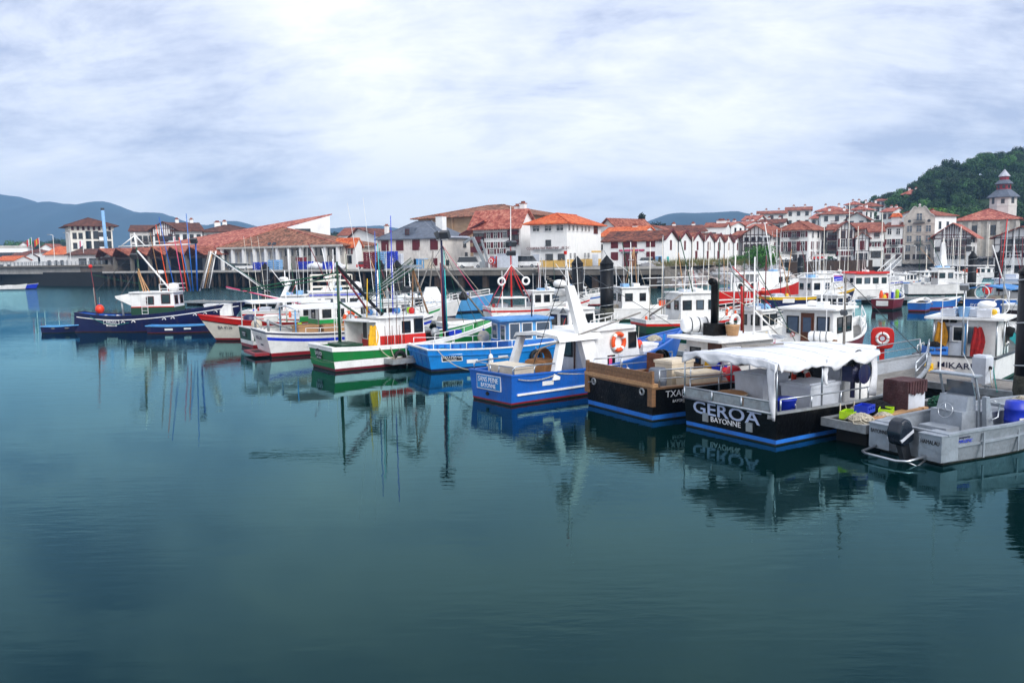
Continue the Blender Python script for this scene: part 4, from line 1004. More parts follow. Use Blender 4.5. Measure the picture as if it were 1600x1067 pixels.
def church():
    A, B = XY(1492, 222), XY(1590, 214); v = B - A; W = v.length; ze = ZP(1545, 343, 218) - QZ; zr = ZP(1545, 327, 226) - QZ
    o = thing('church', 'stone church with long pink tiled roof and stepped red and grey bell tower', 'church', (A.x, A.y, QZ), math.atan2(v.y, v.x))
    MB().box(0, W, 0, 15, -1, ze).build('wall', M['stone'], o)
    hip_roof(o, W, 15, ze, zr, .8, 'tile_pink', inset=7)
    bt = MB()
    for i in range(7): bt.box(W * (.05 + i * .15), W * (.05 + i * .15) + .8, -.5, 0, -1, ze - .6)
    bt.build('buttress', M['stone'], o)
    for x in (.3, .6): win(o, (W * x, 0, ze * .6), 'f', 1.0, 2.4, 'dk')
    # tower: octagonal, roofs stepping up
    p = XY(1563.5, 232); loc = Vector((p.x - A.x, p.y - A.y)); c, s = math.cos(-o.rotation_euler.z), math.sin(-o.rotation_euler.z)
    tx, ty = loc.x * c - loc.y * s, loc.x * s + loc.y * c
    z = lambda py: ZP(1563, py, 232) - QZ
    wd = lambda px: px * 232 / 1250 / 2 / math.cos(PI / 8)
    def ring(name, prof, m, par=o): return MB().lathe(prof, 8, (tx, ty, 0), Matrix.Rotation(PI / 8, 3, 'Z')).build(name, M[m], par)
    tw = ring('tower', [(wd(36), -1), (wd(36), z(323)), (wd(37), z(323)), (wd(37), z(321.5)), (wd(36), z(321.5)), (wd(36), z(309))], 'plaster_grey')
    for k in range(8):
        w = PI / 8 * 2 * k; r_ = wd(36) * math.cos(PI / 8)
        ow = MB().box(-.45, .45, -.06, .05, 0, 2.2 if k % 2 else 1.3).build('louvre', M['dark_grey'], tw, loc=(tx + math.cos(w) * r_, ty + math.sin(w) * r_, z(319)), rz=w + PI / 2)
    ring('tower_roof', [(wd(44), z(309.5)), (wd(44), z(308.3)), (wd(32), z(302.5)), (wd(19), z(296.5))], 'slate')
    ring('lantern', [(wd(19), z(297)), (wd(19), z(288))], 'boot_red')
    ln = MB()
    for k in range(8):
        w = PI / 4 * k; r_ = wd(19.4) * math.cos(PI / 8); cx_, cy_ = tx + math.cos(w) * r_, ty + math.sin(w) * r_; a, b = -math.sin(w) * .35, math.cos(w) * .35
        ln.hexa([(cx_ - a, cy_ - b, z(295)), (cx_ + a, cy_ + b, z(295)), (cx_ + a * .9, cy_ + b * .9, z(295)), (cx_ - a * .9, cy_ - b * .9, z(295)), (cx_ - a, cy_ - b, z(290)), (cx_ + a, cy_ + b, z(290)), (cx_ + a * .9, cy_ + b * .9, z(290)), (cx_ - a * .9, cy_ - b * .9, z(290))])
    ln.build('lantern_openings', M['glass'], o)
    ring('middle_roof', [(wd(25), z(288.5)), (wd(25), z(287.5)), (wd(13), z(281.5))], 'slate')
    ring('upper_lantern', [(wd(12.5), z(282)), (wd(12.5), z(276))], 'boot_red')
    ring('spire', [(wd(16), z(276.5)), (wd(16), z(275.6)), (.12, z(265))], 'slate_pale')
    MB().tube([(tx, ty, z(265.5)), (tx, ty, z(260))], .06, 5).build('finial', M['dark_grey'], o)
church()
h = phouse('half_timbered_house', 'white half-timbered house with long glazed gallery at the far right', 1553, 1640, 176, 168, 370, 356, 12, roof='gy', oh=1.0, rm='tile', rows=[(.08, .24, 1.6, 'br', (.08, .2, .4, .6)), (.72, .9, 2.2, 'dk', (.24, .42, .6))])
dark_recess(h, .12, .75, .34, .6, 'glass'); timbers(h, [i / 9 for i in range(10)], (.28, .66, .98), m='timber_brown', gable=True, t=.13)
# ---- blocks and houses on the slope
SL = [(1150, 1166, 352, 347, 262, 'gx', 'small white house low on the slope, first from the blue hill'), (1160, 1183, 344, 338, 285, 'gx', 'stepped white house at the left foot of the hillside estate'),
      (1183, 1227, 334, 330.5, 300, 'gx', 'long white four-storey block left of the taller hillside block'), (1227, 1266, 328.5, 324.5, 305, 'gx', 'tallest white block on the slope, with a flat red ridge'),
      (1187, 1224, 349, 343.5, 255, 'gx', 'white house with dark brown roof in front of the long hillside block'), (1266, 1284, 341, 335, 290, 'gx', 'small house with red roof between the hillside blocks'),
      (1276, 1322, 329.5, 323, 300, 'hip', 'white block with wide red hip roof on the slope'), (1281, 1332, 334.5, 329, 270, 'hip', 'balconied white block in front of the wide red roof'),
      (1322, 1352, 342, 334, 250, 'gy', 'plain white gable end with brown roof on the slope'), (1320, 1341, 320, 316, 330, 'hip', 'white block with red roof above the balconied block'),
      (1341, 1375, 323, 316.5, 325, 'hip', 'white block with bright red roof below the dark trees'), (1366, 1381, 314, 310.5, 345, 'gx', 'highest small white house left of the wood'), (1408, 1431, 304, 297.5, 330, 'hip', 'white villa with red roof standing among the trees on the hill'),
      (1120, 1142, 353, 348.5, 245, 'gx', 'low white house with red roof between far hill and slope'), (1168, 1188, 356, 351, 240, 'gx', 'small white house above the half-timbered gable'), 
      
      (1376, 1393, 331, 326, 290, 'gx', 'narrow white house at the foot of the wood'), (1330, 1347, 328, 324, 300, 'hip', 'small white house between two red hip roofs high on the slope')]
for a, b, pe, pr, Y, rf_, lab in SL:
    A, B = XY(a, Y), XY(b, Y - 3); zb = min(hill(A.x, A.y), hill(B.x, B.y)) - .5; ze = ZP((a + b) / 2, pe, Y); zb = min(zb, ze - 5)
    W = (B - A).length; nx = max(2, int(W / 2.6)); nf = max(2, int((ze - zb) / 2.9))
    rows = [((i + .35) / nf, (i + .35) / nf + .42 / nf, 1.0, 'dk' if (a + i) % 3 else 'br', [(j + .5) / nx for j in range(nx)]) for i in range(nf)]
    h = house('apartment_block' if nf > 2 else 'house', lab, A, B, 9, ze, ZP((a + b) / 2, pr, Y + 4), roof=rf_, rm='tile_dark' if pe in (349, 342) else ('tile' if a % 2 else 'tile_pink'), oh=.9, rows=rows, srows=[(r[0], r[1], 1.0, 'dk', (.3, .7)) for r in rows], z0=zb, cat='building' if nf > 2 else 'house', chim=((.3, .5, .8, .6), (.75, .5, .8, .6)))
    if a == 1281:
        for f in (.2, .45, .7): balcony(h, .3, .5, f, 1.0, .9, 'timber_red'); balcony(h, .72, .95, f, 1.0, .9, 'white')

# ================================================================== quayside things
def dolphin(px, tip, D, label, dia=1.07):
    p = XY(px, D); zt = ZP(px, tip, D); r = dia / 2
    t = thing('mooring_pile', label, 'pile', (p.x, p.y, 0), random.uniform(0, 6), 'dark steel mooring piles')
    MB().lathe([(r, -1), (r, zt - .72)], 20).build('shaft', M['dolphin_steel'], t, True)
    MB().lathe([(r * 1.05, zt - .74), (r * 1.05, zt - .66), (r * .5, zt - .3), (.02, zt)], 20).build('cone_cap', M['dolphin_steel'], t)
    MB().lathe([(r + .004, -.6), (r + .03, .1), (r + .035, .55), (r + .012, .95), (r + .002, 1.1)], 20).build('tide_band', M['barnacle'], t, True)
    for z in (1.2, 2.6, 4.0):
        if z < zt - .9: MB().tube([(math.cos(a) * (r + .012), math.sin(a) * (r + .012), z + .35 * a / 6.28) for a in frange(0, 6.28, 17)], .025, 4).build('weld_seam', M['galv'], t)
for a in ((948, 398.5, 64, 'thickest dark steel pile with conical cap in the middle of the basin'), (902, 400, 74, 'dark steel pile half hidden behind the white leaning mast column'), (592, 404.5, 84, 'dark steel pile in front of the red crate stack'),
          (620, 406, 82, 'dark steel pile just right of the one by the red crates'), (413, 410.5, 104, 'lone dark steel pile in front of the fish market'), (1251, 398.5, 148, 'far dark steel pile at the end of the rock bank'),
          (1520, 391.5, 88, 'left of two dark steel piles below the wooden balcony house', .85), (1562, 390.5, 84, 'right of two dark steel piles below the wooden balcony house', .85), (1624, 392, 26, 'big dark steel pile cut by the edge of the view')): dolphin(*a)

CRATES = {}
def crate_mesh(c):
    def f():
        mb = MB(); mb.box(-.4, .4, -.27, .27, 0, .03)
        for x in (-.4, .37): mb.box(x, x + .03, -.27, .27, .03, .3)
        for y in (-.27, .24): mb.box(-.37, .37, y, y + .03, .03, .12); mb.box(-.37, .37, y, y + .03, .22, .3)
        for x in (-.37, -.14, .1, .33): mb.box(x, x + .05, -.27, -.24, .12, .22); mb.box(x, x + .05, .24, .27, .12, .22)
        return mb.mesh('crate', M[c])
    return cached(('crate', c), f)
def stack(px, d, nx, nz, c, label, group, sc=1.4):
    s = sQ(px, d); rz = math.atan2(QU.y, QU.x)
    for i in range(nx):
        for k in range(nz):
            p = Q(s + (i - nx / 2) * .84 * sc + random.uniform(-.04, .04), d + random.uniform(-.05, .05), QZ + .02 + k * .305 * sc)
            o = inst('fish_crate', crate_mesh(c), None, p, (0, 0, rz + random.uniform(-.05, .05)), sc); tag(o, label, 'crate', group)
stack(588, 4.5, 4, 8, 'plastic_red', 'dark red fish crate in the red stack behind the steel piles', 'dark red fish crates')
stack(605, 4.4, 2, 8, 'plastic_sky', 'pale blue fish crate in the stack right of the red ones', 'pale blue fish crates')
stack(617, 4.2, 2, 8, 'plastic_blue', 'deep blue fish crate in the stack between pale blue and grey crates', 'deep blue crates')
stack(625, 4.8, 2, 7, 'plastic_grey', 'grey fish crate right of the deep blue stack', 'grey fish crates')
stack(412, 5, 4, 4, 'plastic_blue', 'blue fish crate in the long low stack before the market doors', 'blue crates before the market doors')
stack(433, 4.6, 3, 5, 'plastic_sky', 'pale blue crate in the stack right of the lone steel pile', 'pale crates before the market')
stack(481, 5, 3, 4, 'plastic_blue', 'blue crate in the stack under the red crates by the market fence', 'blue crates by the market fence')
stack(474, 5.6, 2, 6, 'plastic_red', 'red crate on the tall stack by the market fence', 'red crates by the market fence')
stack(785, 5, 3, 5, 'red', 'bright red crate in the mixed stack by the apartment house', 'red crates by the apartment house')
stack(776, 5, 1, 5, 'plastic_sky', 'pale crate in the mixed stack by the apartment house', 'pale crates by the apartment house')
def sack(px, d, r, m, label, sz=.7):
    p = Q(sQ(px, d), d, QZ + r * sz * .9); mb = MB().sphere((0, 0, 0), r, 10, sz)
    mb.v = [tuple(Vector(v) * (1 + .2 * noise.noise(Vector(v) * 1.7 + Vector((px, 0, 0))))) for v in mb.v]
    o = mb.build('net_heap', M[m], None, True, p); tag(o, label, 'net heap', 'net heaps on the market quay')
for px, r, m in ((486, 1.0, 'plastic_grey'), (494, 1.2, 'tarp'), (503, 1.0, 'tarp'), (511, .9, 'net_green'), (518, .9, 'buoy'), (527, 1.1, 'plastic_grey'), (534, .8, 'tarp')):
    sack(px, 4.5, r, m, {'net_green': 'green net heaped on the market quay', 'buoy': 'orange net heap between the white bags', 'tarp': 'white sack of netting on the market quay', 'plastic_grey': 'grey bundle of netting on the market quay'}[m])

def car(label, loc, rz, c, van=False):
    t = thing('van' if van else 'parked_car', label, 'van' if van else 'car', loc, rz, 'vehicles parked on the quays')
    L_, W_ = (4.8, 1.9) if van else (4.1, 1.7)
    pr = [(-L_ / 2, .35), (L_ / 2, .35), (L_ / 2, .8), (L_ / 2 - .9, .95), (L_ / 2 - .95, .95), (-L_ / 2, .95)] if not van else [(-L_ / 2, .35), (L_ / 2, .35), (L_ / 2, .9), (L_ / 2 - .8, 1.1), (-L_ / 2, 1.1)]
    MB().extr([(x, -W_ / 2, z) for x, z in pr], (0, W_, 0)).build('body', M[c], t)
    top = 1.48 if not van else 2.1; a, b = (-L_ / 2 + .15, L_ / 2 - .95) if not van else (-L_ / 2 + .02, L_ / 2 - .8); zb = .95 if not van else 1.1
    cab = MB().hexa([(a, -W_ / 2 + .04, zb), (b, -W_ / 2 + .04, zb), (b, W_ / 2 - .04, zb), (a, W_ / 2 - .04, zb), (a + .35, -W_ / 2 + .18, top), (b - .7, -W_ / 2 + .18, top), (b - .7, W_ / 2 - .18, top), (a + .35, W_ / 2 - .18, top)]).build('cabin', M['glass'], t)
    MB().box(a + .33, b - .68, -W_ / 2 + .16, W_ / 2 - .16, top, top + .06).build('roof', M[c], t)
    wm = cached('wheel', lambda: MB().lathe([(.3, -.1), (.31, -.05), (.31, .05), (.3, .1)], 12, (0, 0, 0), Matrix.Rotation(PI / 2, 3, 'X')).mesh('wheel', M['rubber']))
    hm = cached('hub', lambda: MB().lathe([(.17, -.12), (.17, .12)], 10, (0, 0, 0), Matrix.Rotation(PI / 2, 3, 'X')).mesh('rim', M['steel']))
    for x in (-L_ * .31, L_ * .31):
        for y in (-W_ / 2 + .06, W_ / 2 - .06):
            w = inst('wheel', wm, t, (x, y, .31)); inst('rim', hm, w)
    for y in (-W_ / 2 + .25, W_ / 2 - .25): MB().box(L_ / 2 - .02, L_ / 2 + .03, y - .15, y + .15, .65, .78).build('headlight', M['plastic_grey'], t); MB().box(-L_ / 2 - .03, -L_ / 2 + .02, y - .12, y + .12, .7, .9).build('tail_light', M['cloth_red'], t)
qa = math.atan2(QU.y, QU.x)
car('white hatchback facing the water by the dark red barn door', Q(sQ(1009, 6), 6, QZ + .02), qa - PI / 2, 'white')
car('white car beside a dark car before the market doors', Q(sQ(382, 6), 6, QZ + .02), qa, 'white')
car('dark car left of the white car before the market doors', Q(sQ(369, 6.5), 6.5, QZ + .02), qa, 'dark_grey')
car('red car parked left of the red crates', Q(sQ(573, 6), 6, QZ + .02), qa, 'red')
car('white van parked at the foot of the white harbour office', Q(sQ(823, 5.5), 5.5, QZ + .02), qa, 'white', True)
car('white van beside the warehouse with slate roof', Q(sQ(735, 5), 5, QZ + .02), qa + .4, 'white', True)
for i, (px, c) in enumerate(((1226, 'white'), (1234, 'dark_grey'), (1243, 'white'), (1254, 'light_blue'), (1263, 'red'), (1272, 'white'), (1281, 'red'), (1291, 'white'), (1303, 'dark_green'), (1316, 'white'), (1328, 'mid_blue'))):
    p = XY(px, 187.5); car({'white': 'white car', 'dark_grey': 'dark grey car', 'light_blue': 'bright blue car', 'red': 'red car', 'dark_green': 'dark green car', 'mid_blue': 'blue car'}[c] + ' in the row parked below the townhouses', (p.x, 187.0, QZ + .03), random.uniform(-.06, .06), c)

def lamp(px, top, Y, label, z0=QZ, group=None):
    p = XY(px, Y); zt = ZP(px, top, Y) - z0
    t = thing('street_lamp', label, 'lamp', (p.x, p.y, z0), 0, group)
    MB().tube([(0, 0, 0), (0, 0, zt - .15), (-.25, 0, zt), (-.9, 0, zt + .05)], .07, 6).build('pole', M['white'], t); MB().box(-1.4, -.6, -.14, .14, zt, zt + .14).build('lamp_head', M['galv'], t)
lamp(85, 367, 205, 'white street lamp on the bridge right of the flags', 5.1); lamp(110, 364, 200, 'white street lamp at the end of the bridge', 5.1)
for px in (1413, 1431, 1447): lamp(px, 384, 181, 'slim street lamp in front of the stone house', QZ, 'lamps before the stone house')
for px, cs, lab in ((51, ('green', 'white', 'red'), 'flagpole with green, white and red flag on the bridge'), (63, ('red', 'yellow', 'red'), 'flagpole with red and yellow flag on the bridge'), (131, ('white', 'pink', 'white'), 'flagpole with a drooping pink flag before the low brown roof')):
    Y = 202; p = XY(px, Y); zt = ZP(px, 371 if px < 100 else 374, Y)
    t = thing('flagpole', lab, 'flagpole', (p.x, p.y, 5.1)); zt -= 5.1
    MB().tube([(0, 0, 0), (0, 0, zt)], .07, 6).build('pole', M['white'], t)
    for k, c in enumerate(cs):
        mb = MB(); n = 5
        for i in range(n):
            a, b = -.05 - (k + i / n) * .42, -.05 - (k + (i + 1) / n) * .42; w = lambda x: .12 * math.sin(x * 4)
            mb.add([(a, w(a), zt - .1 + a * .5), (b, w(b), zt - .1 + b * .5), (b, w(b), zt - 1.5 + b * .7), (a, w(a), zt - 1.5 + a * .7)], [(0, 1, 2, 3)])
        mb.build('flag_stripe', M[c], t)
p = XY(165, 214); t = thing('steel_column', 'tall leaning pale blue steel column in front of the square apartment block', 'column', (p.x, p.y, QZ)); zt = ZP(162, 327, 214) - QZ
MB().tube([(.5, 0, 0), (0, 0, zt)], .42, 12).build('shaft', M['plastic_sky'], t, True); MB().tube([(0, 0, zt - .3), (-.02, 0, zt + .3)], .46, 12).build('cap', M['dark_grey'], t)
p = Q(sQ(768, 1), 1, QZ); t = thing('lifebuoy_post', 'round red lifebuoy holder on the quay below the apartment house', 'lifebuoy', p, qa)
MB().box(-.06, .06, -.06, .06, 0, 1.2).build('post', M['galv'], t); MB().lathe([(.55, -.12), (.6, 0), (.55, .12)], 16, (0, -.1, 1.3), Matrix.Rotation(PI / 2, 3, 'X')).build('holder', M['red'], t); MB().torus((0, -.26, 1.3), .3, .09, Matrix.Rotation(PI / 2, 3, 'X'), 14, 6).build('buoy_ring', M['white'], t)
p = Q(sQ(756, 3), 3, QZ); t = thing('loading_crane', 'folded grey loading crane on the quay before the white warehouse', 'crane', p, qa)
MB().box(-.6, .6, -.6, .6, 0, 1.2).build('base', M['galv'], t); MB().bar((0, 0, 1.2), (-2.2, 0, 5.6), .45, .5).build('lower_arm', M['galv'], t); MB().bar((-2.2, 0, 5.6), (-4.2, .0, 4.6), .35, .4).bar((-.6, .3, 5.2), (.6, .3, 1.3), .3, .3).build('upper_arm', M['galv'], t)
p = Q(sQ(793, 3), 3, QZ); o = MB().box(-1.6, 1.6, -1, 1, 0, 2.5).box(-1.7, 1.7, -1.1, 1.1, 2.5, 2.6).box(.2, .26, -1.04, -1, 1.1, 1.4).build('steel_cabinet', M['plastic_grey'], None, loc=p, rz=qa); tag(o, 'pale grey steel cabinet on the quay before the apartment house', 'cabinet')
for px, hh, m, lab in ((512, 1.5, 'plastic_blue', 'blue drum among the nets on the market quay'), (659, 1.8, 'sky_blue', 'pale blue bin before the slate-roofed warehouse'), (667, 1.7, 'plastic_pale', 'beige box beside the pale blue bin')):
    p = Q(sQ(px, 3), 3, QZ); o = MB().box(-.9, .9, -.6, .6, 0, hh).box(-.98, .98, -.68, .68, hh, hh + .1).box(-.7, -.5, -.7, -.6, 0, hh * .9).build('storage_bin', M[m], None, loc=p, rz=qa); tag(o, lab, 'bin')
def quaylight(px, top, d, label):
    s = sQ(px, d); p = Q(s, d, QZ); zt = ZP(px, top, p.y) - QZ
    t = thing('floodlight_mast', label, 'floodlight', p, qa); MB().tube([(0, 0, 0), (0, 0, zt)], .12, 8, .08).build('pole', M['galv'], t); MB().box(-.8, .8, -.08, .08, zt - .2, zt - .05).build('crossbar', M['galv'], t)
    for x in (-.7, .7): MB().obox((x, -.25, zt), (.7, .3, .55), Matrix.Rotation(-.5, 3, 'X') @ Matrix.Rotation(.2 * x, 3, 'Z')).build('lamp_head', M['dark_grey'], t)
quaylight(427, 381, 1.5, 'tall thin rusty mast before the blue crates')

# ================================================================== boats
def bwin(par, pos, face, w, h, fr='rubber', pane='glass', name='window'):
    rz = ROT[face] if isinstance(face, str) else face; w, h = round(w, 2), round(h, 2)
    def ff():
        mb = MB(); t = .045
        mb.box(-w / 2 - t, -w / 2, -.035, .01, -t, h + t); mb.box(w / 2, w / 2 + t, -.035, .01, -t, h + t)
        mb.box(-w / 2, w / 2, -.035, .01, h, h + t); mb.box(-w / 2, w / 2, -.035, .01, -t, 0); return mb.mesh('window_frame', M[fr])
    o = inst(name, cached(('bw', w, h, fr), ff), par, pos, (0, 0, rz))
    inst('pane', cached(('bp', w, h, pane), lambda: MB().box(-w / 2, w / 2, -.012, .008, 0, h).mesh('pane', M[pane])), o)
    return o
class Boat:
    def __init__(s, name, label, O, deg, L, B, bt, zs, zm, zb, bul=.4, rake=.8, tr=.12, bands=(), cap='white', inner='white', deck='deck', cat='boat', group='boats moored in the harbour', tm=.35, n=22, capw=.13, depth=-.35, full=2.3, wl=.88):
        s.L, s.B, s.bt, s.zs, s.zm, s.zb, s.bul, s.rake, s.tr, s.tm, s.full, s.wl = L, B, bt, zs, zm, zb, bul, rake, tr, tm, full, wl
        s.th = R(deg); s.O = Vector((O[0], O[1], 0)); s.c, s.sn = math.cos(s.th), math.sin(s.th)
        s.o = thing(name, label, cat, s.O, s.th, group); s.n = n; s.ts = frange(0, 1, n)
        for nm, m, lo, hi in bands: s.band(nm, m, lo, hi)
        ins = MB(); dk = MB(); L1 = len(s.ts)
        zd = lambda t: s.sheer(t) - bul
        for sg in (-1, 1):
            a = []; 
            for t in s.ts: a += [s.pt(t, zd(t), sg, -.07), s.pt(t, s.sheer(t), sg, -.07)]
            ins.add(a, [(2 * i, 2 * i + 2, 2 * i + 3, 2 * i + 1) for i in range(L1 - 1)])
        q = [s.pt(0, zd(0), 1, -.07), s.pt(0, zd(0), -1, -.07), s.pt(0, s.sheer(0), -1, -.07), s.pt(0, s.sheer(0), 1, -.07)]
        ins.add([v + Vector((.08, 0, 0)) for v in q], [(0, 1, 2, 3)])
        ins.build('bulwark', M[inner], s.o)
        for t in s.ts: dk.v += [tuple(s.pt(t, zd(t), -1, -.05)), tuple(s.pt(t, zd(t), 1, -.05))]
        dk.f = [(2 * i, 2 * i + 1, 2 * i + 3, 2 * i + 2) for i in range(L1 - 1)]
        dk.build('deck', M[deck], s.o)
        s.sweep('gunwale', cap, lambda t: s.sheer(t), .03, capw, .06)
    def sheer(s, t):
        tm = s.tm
        return s.zm + (s.zs - s.zm) * ((tm - t) / tm) ** 2 if t < tm else s.zm + (s.zb - s.zm) * ((t - tm) / (1 - tm)) ** 2
    def hb(s, t, z):
        u = z / s.sheer(t); g = s.bt / s.B + (1 - s.bt / s.B) * sm(t / .45) if t < .45 else max(0.012, 1 - ((t - .45) / .55) ** s.full)
        g = g if t < .45 else g ** .85
        b = s.B / 2 * (g if t >= .45 else g); w = s.wl - .28 * max(0, (t - .3) / .7) ** 2
        return b * (w + (1 - w) * max(0, min(1.1, u)) ** .9) if u >= 0 else b * w * (1 + .35 * u)
    def pt(s, t, z, side, off=0.0):
        u = z / s.sheer(t); x = t * s.L + s.rake * t ** 5 * u - s.tr * (1 - t) ** 6 * u
        return Vector((x, side * max(.01, s.hb(t, z) + off), z))
    def lv(s, e, t): return e[1] if e[0] == 'w' else s.sheer(t) + e[1]
    def band(s, nm, m, lo, hi, proud=0.0):
        mb = MB(); k = 4 if hi[0] != lo[0] else 2
        rows = []
        for sg in (-1, 1):
            V = []
            for t in s.ts:
                a, b = s.lv(lo, t), s.lv(hi, t)
                V += [s.pt(t, a + (b - a) * j / k, sg, proud) for j in range(k + 1)]
            n = len(s.ts); w = k + 1
            mb.add(V, [(i * w + j, (i + 1) * w + j, (i + 1) * w + j + 1, i * w + j + 1) for i in range(n - 1) for j in range(k)])
        for j in range(k):
            a, b = s.lv(lo, 0), s.lv(hi, 0); z0, z1 = a + (b - a) * j / k, a + (b - a) * (j + 1) / k; d = Vector((-proud, 0, 0))
            mb.add([s.pt(0, z0, 1, proud) + d, s.pt(0, z0, -1, proud) + d, s.pt(0, z1, -1, proud) + d, s.pt(0, z1, 1, proud) + d], [(0, 1, 2, 3)])
        return mb.build(nm, M[m], s.o)
    def sweep(s, nm, m, zf, out, w, h, t0=0.0, t1=1.0, transom=True):
        mb = MB(); ts = [t for t in frange(0, 1, s.n * 2 - 1) if t0 - 1e-6 <= t <= t1 + 1e-6]
        for sg in (-1, 1):
            V = []
            for t in ts:
                z = zf(t); o_ = s.pt(t, z, sg, out); i_ = s.pt(t, z, sg, out - w)
                V += [o_, o_ + Vector((0, 0, h)), i_ + Vector((0, 0, h)), i_]
            n = len(ts)
            mb.add(V, [(i * 4 + j, (i + 1) * 4 + j, (i + 1) * 4 + (j + 1) % 4, i * 4 + (j + 1) % 4) for i in range(n - 1) for j in range(4)] + [(0, 1, 2, 3), (4 * n - 4, 4 * n - 3, 4 * n - 2, 4 * n - 1)])
        if transom and t0 <= 0:
            z = zf(0); a = s.pt(0, z, 1, out); b = s.pt(0, z, -1, out)
            mb.box(a.x - out, a.x - out + w, b.y, a.y, z + .002, z + h + .002)
        return mb.build(nm, M[m], s.o)
    def W(s, x, y, z=0.0): return s.O + Vector((x * s.c - y * s.sn, x * s.sn + y * s.c, z))
    def dk(s, x): t = max(0, min(1, x / s.L)); return s.sheer(t) - s.bul
    def rail(s, t0, t1, side, h, r=.022, m='steel', n=None, mid=True, z0=.05, inset=-.05):
        mb = MB(); n = n or max(3, int((t1 - t0) * s.L / .9)); P = []
        for t in frange(t0, t1, n):
            p = s.pt(t, s.sheer(t), side, inset) + Vector((0, 0, z0)); P.append(p); mb.tube([p, p + Vector((0, 0, h))], r, 5)
        mb.tube([p + Vector((0, 0, h)) for p in P], r, 5)
        if mid: mb.tube([p + Vector((0, 0, h * .5)) for p in P], r * .7, 5)
        return mb.build('rail', M[m], s.o, True)
    def stern_rail(s, h, r=.022, m='steel'):
        a = s.pt(0, s.sheer(0), 1, -.05); b = s.pt(0, s.sheer(0), -1, -.05); mb = MB(); P = [a.lerp(b, i / 4) + Vector((.04, 0, .05)) for i in range(5)]
        for p in P: mb.tube([p, p + Vector((0, 0, h))], r, 5)
        mb.tube([p + Vector((0, 0, h)) for p in P], r, 5); return mb.build('rail', M[m], s.o, True)
    def cabin(s, x0, x1, hw, z0, z1, m='white', rm='white', oh=.15, rf=.18, ra=0.0, lower=None, zl=None, name='wheelhouse', roofth=.09, ohf=None, hwf=None, oha=None, taper=.04):
        hwf = hwf or hw; tp = taper; ohf = oh if ohf is None else ohf; oha = oh if oha is None else oha
        def hx(za, zb_, pr=0):
            def ring(z):
                u = (z - z0) / (z1 - z0); return [(x0 + ra * u - pr, -hw + tp * u - pr, z), (x1 - rf * u + pr, -hwf + tp * u - pr, z), (x1 - rf * u + pr, hwf - tp * u + pr, z), (x0 + ra * u - pr, hw - tp * u + pr, z)]
            return MB().hexa(ring(za) + ring(zb_))
        c = hx(z0, z1).build(name, M[m], s.o); bv_ = c.modifiers.new('round', 'BEVEL'); bv_.width = .045; bv_.segments = 2
        if lower: hx(z0 - .01, zl, .006).build('lower_panel', M[lower], c)
        a, b, y = x0 + ra - oha, x1 - rf + ohf, hw - tp + oh; ch = min(.25, (b - a) * .1)
        pl = [(a, -y + ch * .3), (a + ch * .3, -y), (b - ch, -y), (b, -y + ch * 1.2), (b, y - ch * 1.2), (b - ch, y), (a + ch * .3, y), (a, y - ch * .3)]
        MB().extr([(p, q, z1) for p, q in pl], (0, 0, roofth)).build('roof', M[rm], c)
        c2 = H(); c2.o, c2.x0, c2.x1, c2.hw, c2.z0, c2.z1, c2.rf, c2.ra, c2.tp, c2.hwf, c2.s = c, x0, x1, hw, z0, z1, rf, ra, tp, hwf, s
        return c2
    def cwin(s, c, face, lst, fr='rubber', pane='glass'):
        """windows: (centre along the face 0..1, bottom z, width, height)"""
        for f, z, w, h in lst:
            u = (z + h / 2 - c.z0) / (c.z1 - c.z0); y = c.hw + (c.hwf - c.hw) * f - c.tp * u
            if face == 's': pos = (c.x0 + (c.x1 - c.x0 - c.rf * u) * f, -y - .004, z)
            elif face == 'p': pos = (c.x0 + (c.x1 - c.x0 - c.rf * u) * f, y + .004, z)
            elif face == 'a': pos = (c.x0 + c.ra * u - .012, c.hw * (1 - 2 * f), z)
            else: pos = (c.x1 - c.rf * u + .01, c.hwf * (2 * f - 1), z)
            o = bwin(c.o, pos, {'s': 'f', 'p': 'b', 'a': 'l', 'f': 'r'}[face], w, h, fr, pane)
            if face == 'f' and c.rf: o.rotation_euler = (-math.atan2(c.rf, c.z1 - c.z0), 0, PI / 2)
    def mast(s, x, y, z0, z1, r=.06, m='white', lean=(0, 0), name='mast', r2=None):
        return MB().tube([(x, y, z0), (x + lean[0], y + lean[1], z1)], r, 8, r * .6 if r2 is None else r2).build(name, M[m], s.o, True)
    def line(s, p, q, r=.012, m='dark_grey', sag=0, name='stay'):
        return MB().tube(catenary(p, q, sag, 6 if sag else 1), r, 4, caps=False).build(name, M[m], s.o)
    def bar(s, p, q, r=.04, m='white', name='spar', n=6): return MB().tube([p, q], r, n).build(name, M[m], s.o, True)
    def whip(s, x, y, z0, z1, lean=(0, 0), m='white', r=.02): return MB().tube([(x, y, z0), (x + lean[0], y + lean[1], z1)], r, 5, r * .4).build('antenna', M[m], s.o)
    def flood(s, p, yaw=0, size=.3, m='dark_grey'):
        mt = Matrix.Rotation(yaw, 3, 'Z') @ Matrix.Rotation(.5, 3, 'Y')
        o = MB().obox(p, (size * .5, size, size * .75), mt).build('floodlight', M[m], s.o)
        MB().obox(Vector(p) + mt @ Vector((-size * .27, 0, 0)), (.02, size * .85, size * .6), mt).build('lens', M['plastic_grey'], o); return o
